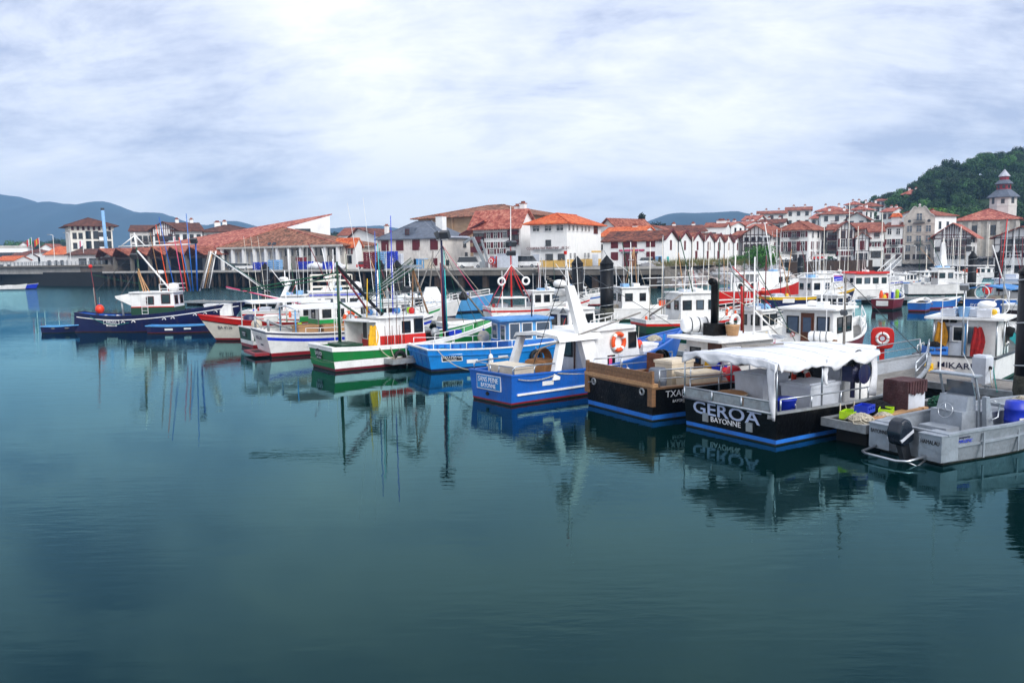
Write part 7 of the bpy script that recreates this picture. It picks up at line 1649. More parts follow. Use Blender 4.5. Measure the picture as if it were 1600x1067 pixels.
b.bar((9.4, .2, 3.0), (10.6, .1, 6.1), .05, 'white', 'arched_davit'); b.bar((11.6, -.3, 3.3), (17.5, -.4, 1.8), .05, 'pink', 'bowsprit'); b.bar((11.6, -.2, 3.2), (17.2, -.1, 2.0), .05, 'white', 'bowsprit')
b.mast(1.55, -.2, 1.2, 3.4, .05, 'wood_grey', (-.1, 0), 'stern_post'); b.mast(1.55, .1, 1.2, 5.0, .035, 'maroon', (-.35, 0), 'stern_staff'); MB().sphere((1.2, .1, 5.05), .16, 8).build('staff_float', M['red'], b.o, True)
b.line((1.3, .1, 4.4), (5.0, .2, 3.6), .02, 'net_green'); b.line((4.9, 0, 5.0), (3.2, -.5, 2.2), .03, 'dark_grey'); b.line((4.8, .2, 6.3), (1.6, 0, 3.2), .012); b.line((4.8, .2, 6.5), (12.4, 0, 2.2), .012); b.line((4.8, .2, 6.5), (-.0, 0, 1.5), .012)
buoy('orange-red round fender on the stern of the navy trawler', b.W(2.0, -.6, 1.75), .33, 'buoy')
MB().tube(catenary(b.pt(.12, 1.2, -1, .05), b.pt(.4, .75, -1, .05), .35), .022, 5).build('side_rope', M['rope_teal'], b.o)
for x, m, lab in ((8.6, 'hull_black', 'black gas bottles beside the green wheelhouse of the trawler'), (9.4, 'plastic_blue', 'blue box on the trawler foredeck'), (10.4, 'white', 'white chest on the trawler foredeck'), (11.6, 'white', 'low white cover near the trawler bow')):
    t = on(b, 'deck_box', lab, 'box', x, -.3, 1.05); mb = MB()
    if m == 'hull_black':
        for k in range(3): mb.lathe([(.12, 0), (.13, .4), (.06, .52), (.05, .6)], 10, (k * .2 - .2, 0, 0))
    else: mb.box(-.45, .45, -.4, .4, 0, .5 if m != 'white' else .85).box(-.48, .48, -.43, .43, .5 if m != 'white' else .85, .58 if m != 'white' else .93)
    mb.build('body', M[m], t)
for x in (2.4, 2.9, 3.3): heap(b.W(x, -.5, 1.0), .35, 'tarp' if x != 2.9 else 'tarp_blue', 'pale net heap on the trawler after deck', 'net', .7, 20, int(x * 10), group='net heaps on the trawler')
sk = Boat('skiff', 'low battered blue skiff tied along the side of the navy trawler', (-27.2, 60.0), 3, 5.4, 1.5, 1.2, .55, .5, .62, .3, .5, .1, bands('maroon', .08, 'navy'), 'sky_blue', 'blue', 'deck_blue', group='small open boats')
sk.plate(.3, .3, .6, .14, 'white'); sk.plate(.55, .34, .5, .12, 'white')
sk = Boat('skiff', 'small plain blue skiff floating at the stern of the navy trawler', (-36.1, 61.6), 3, 2.3, 1.1, .9, .5, .48, .55, .3, .4, .05, bands('navy', .08, 'navy'), 'sky_blue', 'blue', 'deck_blue', group='small open boats')
for x in (.8, 1.8): MB().box(x, x + .25, -.55, .55, .35, .4).build('thwart', M['wood_grey'], sk.o)

# ---- 10. aluminium workboat
b = Boat('motorboat', 'open bare aluminium workboat with outboard motor, HAMALAU on its stern', (10.08, 19.9), 26.5, 5.7, 2.3, 2.05, .74, .78, 1.05, .5, .35, .02, bands('alu', .05, 'alu'), 'alu', 'alu', 'alu_dark', 'motorboat', wl=.86, full=2.6, capw=.12)
HAM = b
b.sweep('rub_strake', 'alu', lambda t: .42 + .3 * t * t, .045, .05, .05, .01, .97, False)
pods = MB()
for y0, y1 in ((.42, 1.03), (-1.03, -.42)): pods = MB().box(-.28, .35, y0, y1, .12, .74).box(-.3, .37, y0 - .01, y1 + .01, .745, .775); pods.build('stern_pod', M['alu'], b.o)
text(b.o, 'BAYONNE', .15, (-.292, .725, .57), (0, -1, 0), (0, 0, 1), M['black_ink'], depth=.004, font_w=.72); text(b.o, 'HAMALAU', .15, (-.292, -.725, .57), (0, -1, 0), (0, 0, 1), M['black_ink'], depth=.004, font_w=.72)
pl, pc, d, up = b.plate(.82, .88, .05, .05, 'alu'); text(b.o, 'BA 93412', .22, pc, d, up, M['black_ink'], depth=.004); pl, pc, d, up = b.plate(.1, .62, .05, .05, 'alu'); text(b.o, 'powered by', .08, pc + up * .05, d, up, M['ink'], depth=.003, shear=.2); text(b.o, 'MAGENC', .12, pc - up * .06 + d * .05, d, up, M['royal'], depth=.003, shear=.3)
om = MB(); pf = [(-.62, .62), (-.5, .5), (-.12, .5), (-.06, .7), (-.08, 1.02), (-.2, 1.16), (-.42, 1.14), (-.6, .92)]
def rot(p, a=.5, c=(-.1, .5)): x, z = p[0] - c[0], p[1] - c[1]; return (c[0] + x * math.cos(a) - z * math.sin(a), c[1] + x * math.sin(a) + z * math.cos(a))
pf = [rot(p, .35) for p in pf]
ob_ = MB().extr([(x, -.2, z) for x, z in pf], (0, .4, 0)).build('outboard_motor', M['motor_paint'], b.o)
bv = ob_.modifiers.new('round', 'BEVEL'); bv.width = .07; bv.segments = 3
MB().extr([(x, -.205, z) for x, z in [rot(p, .35) for p in ((-.58, .66), (-.1, .72), (-.09, .8), (-.6, .74))]], (0, .41, 0)).build('trim_band', M['plastic_grey'], ob_)
lg = MB().extr([(x, -.07, z) for x, z in [rot(p, .35) for p in ((-.5, .5), (-.2, .5), (-.22, .1), (-.25, -.25), (-.45, -.25), (-.48, .1))]], (0, .14, 0)).extr([(x, -.18, z) for x, z in [rot(p, .35) for p in ((-.62, .0), (-.2, .0), (-.2, .03), (-.62, .03))]], (0, .36, 0)); lg.build('leg', M['dark_grey'], ob_)
pc_ = rot((-.62, -.18), .35); pp = MB()
for k in range(3): w = k * 2.1; pp.extr([(pc_[0], 0, pc_[1]), (pc_[0] - .04, .2 * math.cos(w - .4), pc_[1] + .2 * math.sin(w - .4)), (pc_[0] + .04, .2 * math.cos(w + .4), pc_[1] + .2 * math.sin(w + .4))], (.02, 0, 0))
pp.lathe([(.05, -.06), (.06, .1)], 10, (pc_[0], 0, pc_[1]), MX); pp.build('propeller', M['steel'], ob_)
MB().tube([(-.25, .8, .18), (-.85, .75, .12), (-1.0, .55, .12), (-1.0, -.35, .12), (-.85, -.55, .13), (-.25, -.62, .2)], .035, 8).tube([(-.25, -.6, .1), (-.55, -.6, -.02), (-.8, -.5, .1)], .02, 6).build('stern_guard', M['steel'], b.o, True)
cn = MB().box(1.75, 2.35, -.15, .75, .28, 1.0).hexa([(1.95, -.12, 1.0), (2.35, -.12, 1.0), (2.35, .72, 1.0), (1.95, .72, 1.0), (2.05, -.1, 1.38), (2.35, -.1, 1.38), (2.35, .7, 1.38), (2.05, .7, 1.38)]).box(1.2, 1.75, -.1, .7, .28, .62).build('console', M['alu'], b.o)
MB().torus((1.72, .3, 1.0), .2, .016, Matrix.Rotation(PI / 2 + .3, 3, 'Y'), 20, 6).tube([(1.74, .1, 1.0), (1.74, .5, 1.0)], .012, 5).tube([(1.78, .3, .82), (1.7, .3, 1.18)], .012, 5).build('steering_wheel', M['steel'], cn, True)
MB().hexa([(2.32, -.1, 1.38), (2.36, -.1, 1.38), (2.36, .7, 1.38), (2.32, .7, 1.38), (2.24, -.06, 1.75), (2.27, -.06, 1.75), (2.27, .66, 1.75), (2.24, .66, 1.75)]).build('windscreen', M['glass_pale'], cn)
fr_ = MB()
for y in (-.2, .8): fr_.tube([(2.4, y, .3), (2.35, y, 1.3), (2.15, y, 1.92)], .035, 6)
fr_.tube([(2.15, -.25, 1.92), (2.15, .85, 1.92)], .035, 6).box(1.95, 2.3, -.3, .95, 1.93, 1.97); fr_.build('console_arch', M['alu'], b.o)
MB().hexa([(2.4, -.42, .28), (2.75, -.42, .28), (2.75, -.3, .28), (2.4, -.3, .28), (2.3, -.42, 1.4), (2.45, -.42, 1.4), (2.45, -.3, 1.4), (2.3, -.3, 1.4)]).build('arch_leg', M['alu'], b.o); b.whip(2.15, .8, 1.95, 3.9); b.whip(2.1, -.2, 1.95, 2.6, (-.5, 0))
dkm = MB(); ts = frange(.76, 1, 8); V = []
for t_ in ts: V += [b.pt(t_, b.sheer(t_) - .02, -1, -.06), b.pt(t_, b.sheer(t_) - .02, 1, -.06)]
dkm.add(V, [(2 * i, 2 * i + 1, 2 * i + 3, 2 * i + 2) for i in range(7)]); V0, V1 = V[0], V[1]
dkm.add([V0, V1, V1 - Vector((0, 0, .5)), V0 - Vector((0, 0, .5))], [(0, 1, 2, 3)]); dkm.build('foredeck', M['alu'], b.o)
MB().box(3.2, 4.2, .1, .85, .28, .78).box(3.18, 4.22, .08, .87, .785, .82).build('locker', M['alu_dark'], b.o); MB().box(5.2, 5.32, -.06, .06, 1.0, 1.2).tube([(5.26, -.15, 1.15), (5.26, .15, 1.15)], .025, 6).build('mooring_bitt', M['alu'], b.o)
t = on(b, 'barrel', 'bright blue plastic barrel in the aluminium workboat', 'barrel', 3.75, -.35, .3); MB().lathe([(.26, 0), (.29, .05), (.29, .3), (.31, .33), (.29, .36), (.29, .62), (.31, .65), (.29, .68), (.27, .85), (.1, .87)], 18).build('body', M['plastic_blue'], t, True); MB().extr([(-.1 - .19, -.02 - .235, .25), (-.19 + .1, -.06 - .25, .25), (-.09, -.31, .45), (-.29, -.255, .45)], (-.01, -.02, 0)).build('paper_label', M['white'], t)
heap(b.W(4.8, .15, 1.02), .2, 'rope', 'small white rope coil on the foredeck of the aluminium boat', 'rope', .4, 16, 41, 'rope_coil', tubr=.014)
MB().tube([(2.45, -.5, .8), (2.7, -.5, .85), (2.75, -.5, 1.2), (2.5, -.5, 1.3)], .02, 6).build('grab_rail', M['steel'], b.o, True)

# ---- 11. white boat stern-to at the pontoon
b = Boat('fishing_boat', 'white fishing boat with blue lettering and hanging oilskins, stern against the pontoon', (17.25, 31.0), 50, 9.2, 3.3, 2.9, 1.08, 1.05, 1.7, .4, .8, .06, bands('dark_green', .16, 'white'), 'dark_grey', 'turquoise', 'deck', wl=.93)
MK = b
p = b.tpoint(-.05, .74); text(b.o, 'MIKARI', .34, p, (0, -1, 0), b.tup(), M['ink'], depth=.004, font_w=1.15); p = b.tpoint(.1, .45); text(b.o, 'BAYONNE', .16, p, (0, -1, 0), b.tup(), M['ink'], depth=.004)
for y in (-1.1, 1.1): p = b.tpoint(y, .72); MB().box(p.x - .004, p.x + .004, y - .09, y + .09, .7, .74).box(p.x - .006, p.x + .002, y - .02, y + .02, .63, .81).build('star', M['ink'], b.o)
c = b.cabin(1.9, 4.5, 1.2, .68, 2.42, 'white', 'white', .3, .2, taper=.02); b.cwin(c, 'a', [(.3, 1.5, .4, .6), (.62, 1.45, .4, .65)], 'galv', 'glass_pale'); b.cwin(c, 's', [(.75, 1.5, .6, .7)], 'white', 'glass_pale'); b.cwin(c, 'p', [(.4, 1.5, .6, .6)]); b.cwin(c, 'f', [(.2, 1.5, .5, .6), (.5, 1.5, .5, .6), (.8, 1.5, .5, .6)])
MB().box(1.86, 1.9, -.1, .55, .72, 2.3).build('door', M['plastic_grey'], c.o); bwin(c.o, (1.85, .22, 1.55), 'l', .36, .55, 'white', 'glass'); MB().box(1.83, 1.86, -.06, .0, .75, 2.25).build('door_frame', M['sky_blue'], c.o)
for x, y in ((1.7, 1.1), (1.5, -.15), (1.75, -1.15), (2.5, -1.3), (3.1, -1.3)): b.bar((x, y, 1.0), (x, y, 2.42), .03, 'steel', 'post')
oilskin(b, 'ochre oilskin hanging at the left of the white wheelhouse door', 1.75, .85, 2.3, .5, 1.35, 'cloth_orange', -PI / 2); oilskin(b, 'red oilskin hanging at the right of the white wheelhouse door', 1.7, -.5, 2.15, .5, 1.35, 'cloth_red', -PI / 2)
t = on(b, 'lifebuoy', 'black and white lifebuoy on the side of the white wheelhouse', 'lifebuoy', 3.3, -1.27, 1.6); lifebuoy(t, MY, .27, 'rubber')
t = on(b, 'bucket', 'black bucket hanging by the white wheelhouse', 'bucket', 2.75, -1.42, 1.75); MB().lathe([(.14, 0), (.19, .3), (.2, .32)], 14, (0, 0, 0), Matrix.Rotation(.5, 3, 'Y')).build('body', M['rubber'], t, True); MB().torus((.15, 0, .27), .18, .01, MX, 12, 4).build('handle', M['steel'], t)
t = on(b, 'bucket', 'pale blue bucket on the roof of the white boat by the lamp mast', 'bucket', 2.1, .1, 2.52); MB().lathe([(.17, 0), (.22, .38), (.24, .4)], 14).build('body', M['plastic_sky'], t, True); MB().torus((0, 0, .3), .21, .012, MY, 12, 4).build('handle', M['steel'], t)
for x, y, m in ((2.3, .6, 'plastic_grey'), (2.7, .2, 'plastic_sky'), (2.5, -.3, 'plastic_grey'), (3.1, -.6, 'white'), (3.0, .4, 'tarp'), (3.5, 0, 'white'), (2.2, -.75, 'tarp')): crate(b, 'plastic crate of gear on the roof of the white boat', x, y, 2.53, m, random.uniform(-.3, .3), 'gear crates on the white roof')
b.radar((3.4, -.5, 2.85), .34); MB().box(3.2, 3.6, -.7, -.3, 2.52, 2.85).build('radar_stand', M['white'], b.o); b.mast(1.5, .0, 1.0, 3.75, .035, 'steel', name='lamp_mast'); b.flood((1.45, 0, 3.75), PI, .32, 'galv'); b.mast(1.5, 0, 3.7, 5.4, .025, 'wood_grey', (.3, .1)); b.bar((1.6, .8, 4.6), (1.6, -1.0, 4.6), .02, 'white', 'crossbar'); b.bar((1.6, .6, 3.9), (1.6, -.9, 3.9), .02, 'white', 'crossbar'); MB().sphere((1.9, -1.0, 2.75), .12, 8).build('yellow_lamp', M['yellow'], b.o)
for y in (.9, .6): b.flood((1.75, y - .2, 2.38), PI, .22, 'rubber')
b.rail(.05, .2, 1, .3, .02, 'white', 3, False); MB().torus((3.9, -.9, 2.85), .32, .02, MX, 18, 5).build('hoop_aerial', M['white'], b.o); b.whip(4.2, .8, 2.5, 6.0)

# ---- 12. white-cabined boat with maroon bow behind the canopied boat
b = Boat('fishing_boat', 'white-cabined boat with maroon hull and brown door, behind the canopied black boat', (13.1, 36.7), 48, 7.8, 2.9, 2.5, 1.05, 1.0, 1.75, .4, .7, .05, bands('hull_black', .15, 'maroon'), 'white', 'white', 'deck', wl=.9)
c = b.cabin(1.3, 4.0, 1.25, .65, 2.55, 'white', 'white', .28, .2); b.cwin(c, 'a', [(.22, 1.45, .5, .75), (.8, 1.45, .5, .75)], 'rubber', 'glass_pale'); b.cwin(c, 's', [(.3, 1.5, .6, .65), (.75, 1.5, .6, .65)]); b.cwin(c, 'p', [(.3, 1.5, .6, .65)]); MB().box(1.25, 1.3, -.32, .3, .7, 2.4).build('door', M['wood_brown'], c.o); bwin(c.o, (1.24, -.01, 1.5), 'l', .4, .7, 'wood_brown', 'glass_pale')
b.rail(.6, .97, -1, .65, .028, 'white'); b.rail(.6, .97, 1, .65, .028, 'white'); b.mast(3.0, 0, 2.6, 3.8, .05, 'white'); b.whip(3.4, .9, 2.6, 6.2); b.whip(1.4, -1.1, 2.6, 4.6, (-.3, 0)); b.radar((2.6, .3, 2.65), .26); MB().box(1.8, 2.5, -.6, -.2, 2.65, 2.9).build('roof_box', M['white'], b.o)
t = on(b, 'sign_tripod', 'small no-smoking sign below the window of the white cabin', 'sign', 1.26, .7, 1.35); MB().lathe([(.11, 0), (.11, .012)], 14, (0, 0, 0), MX.inverted()).build('disc', M['white'], t); MB().torus((-.012, 0, 0), .1, .015, MX, 14, 4).bar((-.014, -.07, -.07), (-.014, .07, .07), .02, .01).build('red_ring', M['red'], t)

# ---- generic builder for the farther boats
def gboat(label, px, Y, deg, L, B, hull, boot='boot_red', stripe=None, top=None, cab=(.35, .62, .38, 1.5), cabm='white', low=None, roofm='white', mastz=3.2, mastm='white', name='fishing_boat', sheer=(1.0, .95, 1.6), rails=True, capm='white', cat='boat', group='boats moored in the harbour', whips=2, deckm='deck', wz=None, clut=True):
    p = XY(px, Y); th = R(deg); O = (p.x - math.cos(th) * L / 2, p.y - math.sin(th) * L / 2)
    b = Boat(name, label, O, deg, L, B, B * .86, sheer[0], sheer[1], sheer[2], .38, .6, .08, bands(boot, .16, hull, None, 0, top, -.26 if top else None), capm, 'white', deckm, cat, group, n=14, wl=.9)
    if stripe: b.band('stripe', stripe, ('s', -.36), ('s', -.2), .008)
    rr = random.Random(int(px * 7 + Y))
    if cab:
        zd = sheer[1] - .38; c = b.cabin(cab[0] * L, cab[1] * L, cab[2] * B * .95, zd, zd + cab[3] + .35, cabm, roofm, .14, .25, lower=low, zl=(zd + .8) if low else None); zw = zd + cab[3] * .62; n = max(2, int((cab[1] - cab[0]) * L / .85))
        for f in 'sp':
            for i in range(n): b.cwin(c, f, [((i + .5) / n, zw, rr.choice((.45, .55)), .55)], 'rubber', rr.choice(('glass', 'glass', 'glass_pale')))  # some panes paler: light reflections put into the glass colour
        for f in 'fa': b.cwin(c, f, [(.25, zw, .5, .52), (.75, zw, .5, .52)])
        zt = zd + cab[3] + .45; x = (cab[0] * .5 + cab[1] * .5) * L
        b.mast(x, 0, zt, zt + mastz, .05, mastm, (-.1, 0)); b.bar((x - .05, -.6, zt + mastz * .6), (x - .05, .6, zt + mastz * .6), .022, mastm, 'crossbar'); b.radar((x + .25, .3, zt), .26)
        for i in range(whips + 1 if whips else 0): b.whip(x + rr.uniform(-.9, .9), rr.uniform(-.7, .7), zt, zt + rr.uniform(1.8, 4.8), (rr.uniform(-.3, .3), 0), r=.026)
        b.line((x, 0, zt + mastz * .95), (L + .4, 0, sheer[2])); b.line((x, 0, zt + mastz * .95), (.1, 0, sheer[0]))
        if name == 'fishing_boat':
            for sg in (-1, 1): b.bar((x - .3, sg * .7, zt - .2), (x - rr.uniform(.2, 2.2), sg * rr.uniform(.8, 1.9), zt + rr.uniform(2.2, 3.8)), .03, rr.choice(('white', 'wood_pale', 'net_green', 'maroon', 'galv')), 'outrigger')
            b.mast(rr.uniform(.12, .28) * L, rr.uniform(-.6, .6), zd, zd + rr.uniform(3.5, 6), .04, rr.choice(('white', 'galv', 'dark_green', 'maroon', 'wood_pale')), (rr.uniform(-.3, .3), 0), 'pole')
        for sg in (-1, 1): b.line((x, 0, zt + mastz * .9), (x + sg * rr.uniform(.8, 2.5), sg * B * .42, sheer[1]), .014, rr.choice(('rope', 'net_green', 'dark_grey', 'red')))
        b.zt, b.xm = zt, x
        if clut:
            for i in range(2): MB().box(x - .9 + i * .9, x - .4 + i * .9, -.5, .3, zt, zt + rr.uniform(.15, .35)).build('roof_locker', M[rr.choice(('white', 'plastic_grey', 'plastic_sky'))], b.o)
            for i in range(5): b.mast(rr.uniform(.06, .3) * L, rr.uniform(-.7, .7), zd, zd + rr.uniform(.3, .8), rr.uniform(.12, .26), rr.choice(('orange', 'royal', 'yellow', 'net_green', 'plastic_grey', 'red', 'rope', 'net')), name='deck_gear')
            tub(b, rr.choice(('white', 'pale')) + ' tub on the after deck of the ' + ' '.join(label.split(',')[0].split()[:7]), .15 * L, rr.uniform(-.3, .3), zd, .9, .7, .6, rr.choice(('plastic_grey', 'plastic_pale', 'white')))
    if rails: b.rail(.6, .97, -1, .5, .025, 'white', 5); b.rail(.6, .97, 1, .5, .025, 'white', 5)
    return b
b = gboat('white boat with red lattice mast and low white wheelhouse in mid basin', 838, 70, 18, 9.0, 3.1, 'white', 'blue', 'red', cab=(.42, .8, .4, 1.35), mastz=.8)
b.mast(2.2, .1, .7, 6.2, .09, 'red'); b.bar((2.2, .1, 4.6), (.6, -.9, 1.2), .035, 'red', 'strut'); b.bar((2.2, .1, 4.6), (3.9, -.6, 1.2), .035, 'red', 'strut'); b.bar((2.2, .1, 4.6), (.3, .9, 1.0), .03, 'pink', 'strut'); b.bar((2.2, .1, 4.4), (3.6, .9, 1.8), .05, 'red', 'strut')
MB().tube([(2.2, .1, 6.1), (2.25, .1, 9.6)], .05, 6, .03).build('topmast', M['white'], b.o)
for y, w in ((-.55, .4), (.55, -.4)): b.flood((2.2, y, 6.4), -1.6 + w, .6); b.flood((2.2, y * .9, 5.6), -1.6 - w, .5)
b.bar((2.2, -.7, 6.0), (2.2, .75, 6.0), .04, 'white', 'crossbar')
for x in (1.2, 3.4): MB().torus((x, -.3, 3.2), .3, .09, MY, 16, 8).tube([(x, -.3, 3.4), (2.2, 0, 4.6)], .03, 5).build('hauling_sheave', M['white'], b.o, True)
MB().box(.9, 3.3, -1.0, 1.0, 1.75, 1.85).box(1.0, 1.1, -.9, -.8, .7, 1.75).box(3.1, 3.2, -.9, -.8, .7, 1.75).build('shelter_roof', M['white'], b.o)
b = gboat('white boat with a squat wheelhouse and orange board, right of the thick pile', 1022, 66, 12, 8.4, 2.9, 'white', 'dark_green', None, cab=(.12, .42, .42, 1.7), mastz=3.6); MB().box(4.1, 5.0, -1.3, -1.25, 1.15, 1.6).build('orange_board', M['orange'], b.o); b.bar((b.xm, 0, b.zt + 1), (b.xm - 2.3, 0, b.zt + 2.6), .03, 'white', 'boom'); MB().torus((5.6, -1.3, 1.3), .22, .07, MY, 14, 6).build('tyre', M['white'], b.o)
for i in range(3): b.bar((b.xm + .6 * i - .6, .2 * i, b.zt), (b.xm + .2, 0, b.zt + 3.2), .03, 'wood_pale', 'strut')
b = gboat('white boat with tall wheelhouse windows and red and green bands, before the rock bank', 1092, 54, 14, 8.6, 3.1, 'dark_green', 'hull_black', 'red', 'white', cab=(.28, .62, .42, 1.75), mastz=1.6)
for i, x in enumerate((-.6, .2, 1.1, 2.2, 3.3, 4.6)): b.mast(1.6 + x, .6 - .2 * i, b.zt if x > .5 else .9, 6.1 + .3 * (i % 2), .035, 'cream_white', (.05, 0), 'pole')
for z in (3.2, 2.7): b.bar((.4, .5, z + .5), (5.2, .2, z + .55), .035, 'white', 'pole_rack')
b.bar((.2, -1.4, 1.4), (2.4, -1.5, 2.7), .06, 'wood_grey', 'boom'); b.bar((.2, -1.2, 1.3), (2.2, -1.3, 2.5), .05, 'wood_grey', 'boom'); t = on(b, 'lifebuoy', 'orange lifebuoy at the bow side of the white and green-banded boat', 'lifebuoy', 6.0, -1.3, 1.35); lifebuoy(t, MY, .32)
b = gboat('red fishing boat with white sheltered deck and bow to the right, before the rocks', 1183, 86, 24, 12.5, 3.8, 'red', 'hull_black', None, None, cab=(.64, .8, .33, 1.9), mastz=4.5, sheer=(1.45, 1.35, 2.6), capm='white', whips=3); b.sweep('white_line', 'white', lambda t: .5, .02, .03, .12, 0, .98, False)
MB().box(5.2, 7.9, -1.5, 1.5, .95, 3.3).build('deck_shelter', M['white'], b.o); MB().box(1.6, 5.2, -1.5, 1.5, 3.1, 3.25).box(1.6, 1.75, -1.5, -1.35, .95, 3.1).box(3.3, 3.45, -1.5, -1.35, .95, 3.1).build('shelter_roof', M['white'], b.o)
MB().box(1.8, 5.1, -1.62, -1.55, 1.45, 2.3).build('side_panel', M['white'], b.o)
for x in (2.7, 4.3): MB().lathe([(.3, -.02), (.3, .02)], 14, (x, -1.64, 1.9), MY).build('round_port', M['rubber'], b.o)
b.mast(8.4, 0, 3.4, 8.5, .07, 'white', (-1.2, 0)); b.mast(8.6, .3, 3.4, 6.6, .05, 'white', (-.4, 0)); b.bar((7.4, -.6, 7.0), (7.4, .8, 7.0), .05, 'white', 'crossbar'); buoy('orange fender against the red hull', b.W(5.4, -2.0, 1.3), .33, 'buoy')
b = gboat('white boat with red sheer and slanting white mast legs, behind the small green boat', 482, 70, 6, 11.0, 3.2, 'white', 'boot_red', 'red', cab=(.3, .5, .36, 1.3), mastz=1.2, clut=True)
for x in (2.6, 6.4): b.bar((x, -.5, 1.0), (x + 1.2, -.4, 3.4), .16, 'white', 'mast_leg'); b.bar((x, .5, 1.0), (x + 1.2, .4, 3.4), .16, 'white', 'mast_leg'); b.mast(x + 1.2, 0, 3.2, 6.2, .05, 'white'); b.radar((x + .7, 0, 3.6), .4); MB().box(x + .5, x + 1.7, -.3, .3, 3.5, 3.62).build('radar_shelf', M['white'], b.o)
for i in range(3): b.whip(.6 + .55 * i, .2 * i, 1.0, 7.4, (-.5, 0), 'cream_white', .03)
t = on(b, 'lifebuoy', 'red lifebuoy high on the slanting white mast legs', 'lifebuoy', 6.9, -.7, 2.4); lifebuoy(t, MY, .36, 'buoy')
b = gboat('broad white boat with blue roof line and a steel rack on top', 528, 62, 16, 9.0, 3.3, 'white', 'navy', 'royal', cab=(.25, .68, .44, 1.9), mastz=2.4, roofm='white'); rk = MB()
for z in (.3, .75, 1.2): rk.tube([(2.4, -1.2, b.zt + z), (5.4, -1.2, b.zt + z), (5.4, 1.2, b.zt + z), (2.4, 1.2, b.zt + z), (2.4, -1.2, b.zt + z)], .04, 5)
for x in (2.4, 3.9, 5.4): rk.tube([(x, -1.2, b.zt), (x, -1.2, b.zt + 1.2)], .04, 5).tube([(x, 1.2, b.zt), (x, 1.2, b.zt + 1.2)], .04, 5)
rk.build('roof_rack', M['cream_white'], b.o); MB().lathe([(.3, -.5), (.3, .5)], 12, (5.9, 0, b.zt + .35), MY).build('canister', M['white'], b.o, True); MB().box(2.2, 6.2, -1.47, -1.43, b.zt - .32, b.zt - .24).build('blue_line', M['royal'], b.o)
b = gboat('sky blue boat with a white funnel housing, beyond the green wheelhouse', 688, 78, 10, 9.0, 3.0, 'sky_blue', 'navy', None, cab=None, sheer=(1.2, 1.15, 1.7)); pl, pc, d, up = b.plate(.45, .75, .05, .05, 'sky_blue'); text(b.o, 'ITXAS ALDE', .42, pc, d, up, M['letter_white'], depth=.004)
MB().hexa([(2.4, -.9, .9), (4.8, -.9, .9), (4.8, .9, .9), (2.4, .9, .9), (3.0, -.5, 2.5), (4.1, -.5, 2.5), (4.1, .5, 2.5), (3.0, .5, 2.5)]).build('funnel_housing', M['white'], b.o); MB().box(5.6, 6.2, -.6, 0, .9, 1.9).build('dark_bin', M['hull_black'], b.o); MB().box(6.4, 7.1, -.5, .3, .9, 1.9).build('blue_box', M['royal'], b.o)
for p, q in (((1.8, -.8, 1.0), (3.6, 0, 5.2)), ((5.6, .8, 1.0), (3.6, 0, 5.2)), ((3.4, 0, 2.4), (3.8, 0, 6.0))): b.bar(p, q, .07, 'wood_grey', 'strut')
gboat('small blue and white open boat under the green bow', 752, 55, 30, 6.0, 2.3, 'blue', 'boot_red', None, 'white', cab=None, sheer=(.9, .85, 1.2), rails=False, name='motorboat', cat='motorboat')
gboat('white cabin cruiser with sloping windows between light blue and blue boats', 887, 46, 34, 6.6, 2.5, 'white', 'navy', None, cab=(.4, .72, .4, 1.3), mastz=.8, name='cabin_cruiser', sheer=(.95, .95, 1.3), cat='motorboat', clut=False)
b = gboat('white boat with reel and outboard, half hidden by the exhaust pipe roof', 1172, 46, 36, 7.2, 2.6, 'white', 'turquoise', None, cab=(.5, .72, .36, 1.1), mastz=1.8, sheer=(.9, .88, 1.3), clut=True); MB().torus((1.6, -.6, 1.5), .33, .1, MY, 18, 8).build('reel', M['white'], b.o, True); MB().box(-.5, -.05, -.25, .25, .3, 1.4).build('outboard_motor', M['rubber'], b.o); b.mast(2.4, .2, .8, 6.0, .05, 'white', (.2, 0)); b.mast(2.6, -.3, .8, 3.4, .1, 'cloth_red', (-.1, 0), 'furled_flag'); b.mast(3.0, 0, .8, 4.8, .04, 'dark_green', (.1, 0)); b.bar((2.3, .2, 4.2), (5.8, -.9, 1.0), .022, 'net_green', 'stay'); b.bar((2.3, .2, 4.5), (4.4, -.9, 2.2), .03, 'red', 'stay')
gboat('white workboat with green trim half hidden behind the green wheelhouse', 598, 60, 28, 8.0, 2.9, 'white', 'dark_green', 'bright_green', cab=(.45, .75, .4, 1.15), mastz=3.5)
gboat('grey and white launch behind the rods of the green boat', 640, 70, 20, 8.0, 2.8, 'white', 'navy', None, cab=(.35, .65, .36, 1.0), mastz=2.0, name='launch')
gboat('white boat with low cabin right of the red mast', 905, 86, 8, 7.5, 2.7, 'white', 'boot_red', 'blue', cab=(.35, .6, .36, 1.0), mastz=1.5)
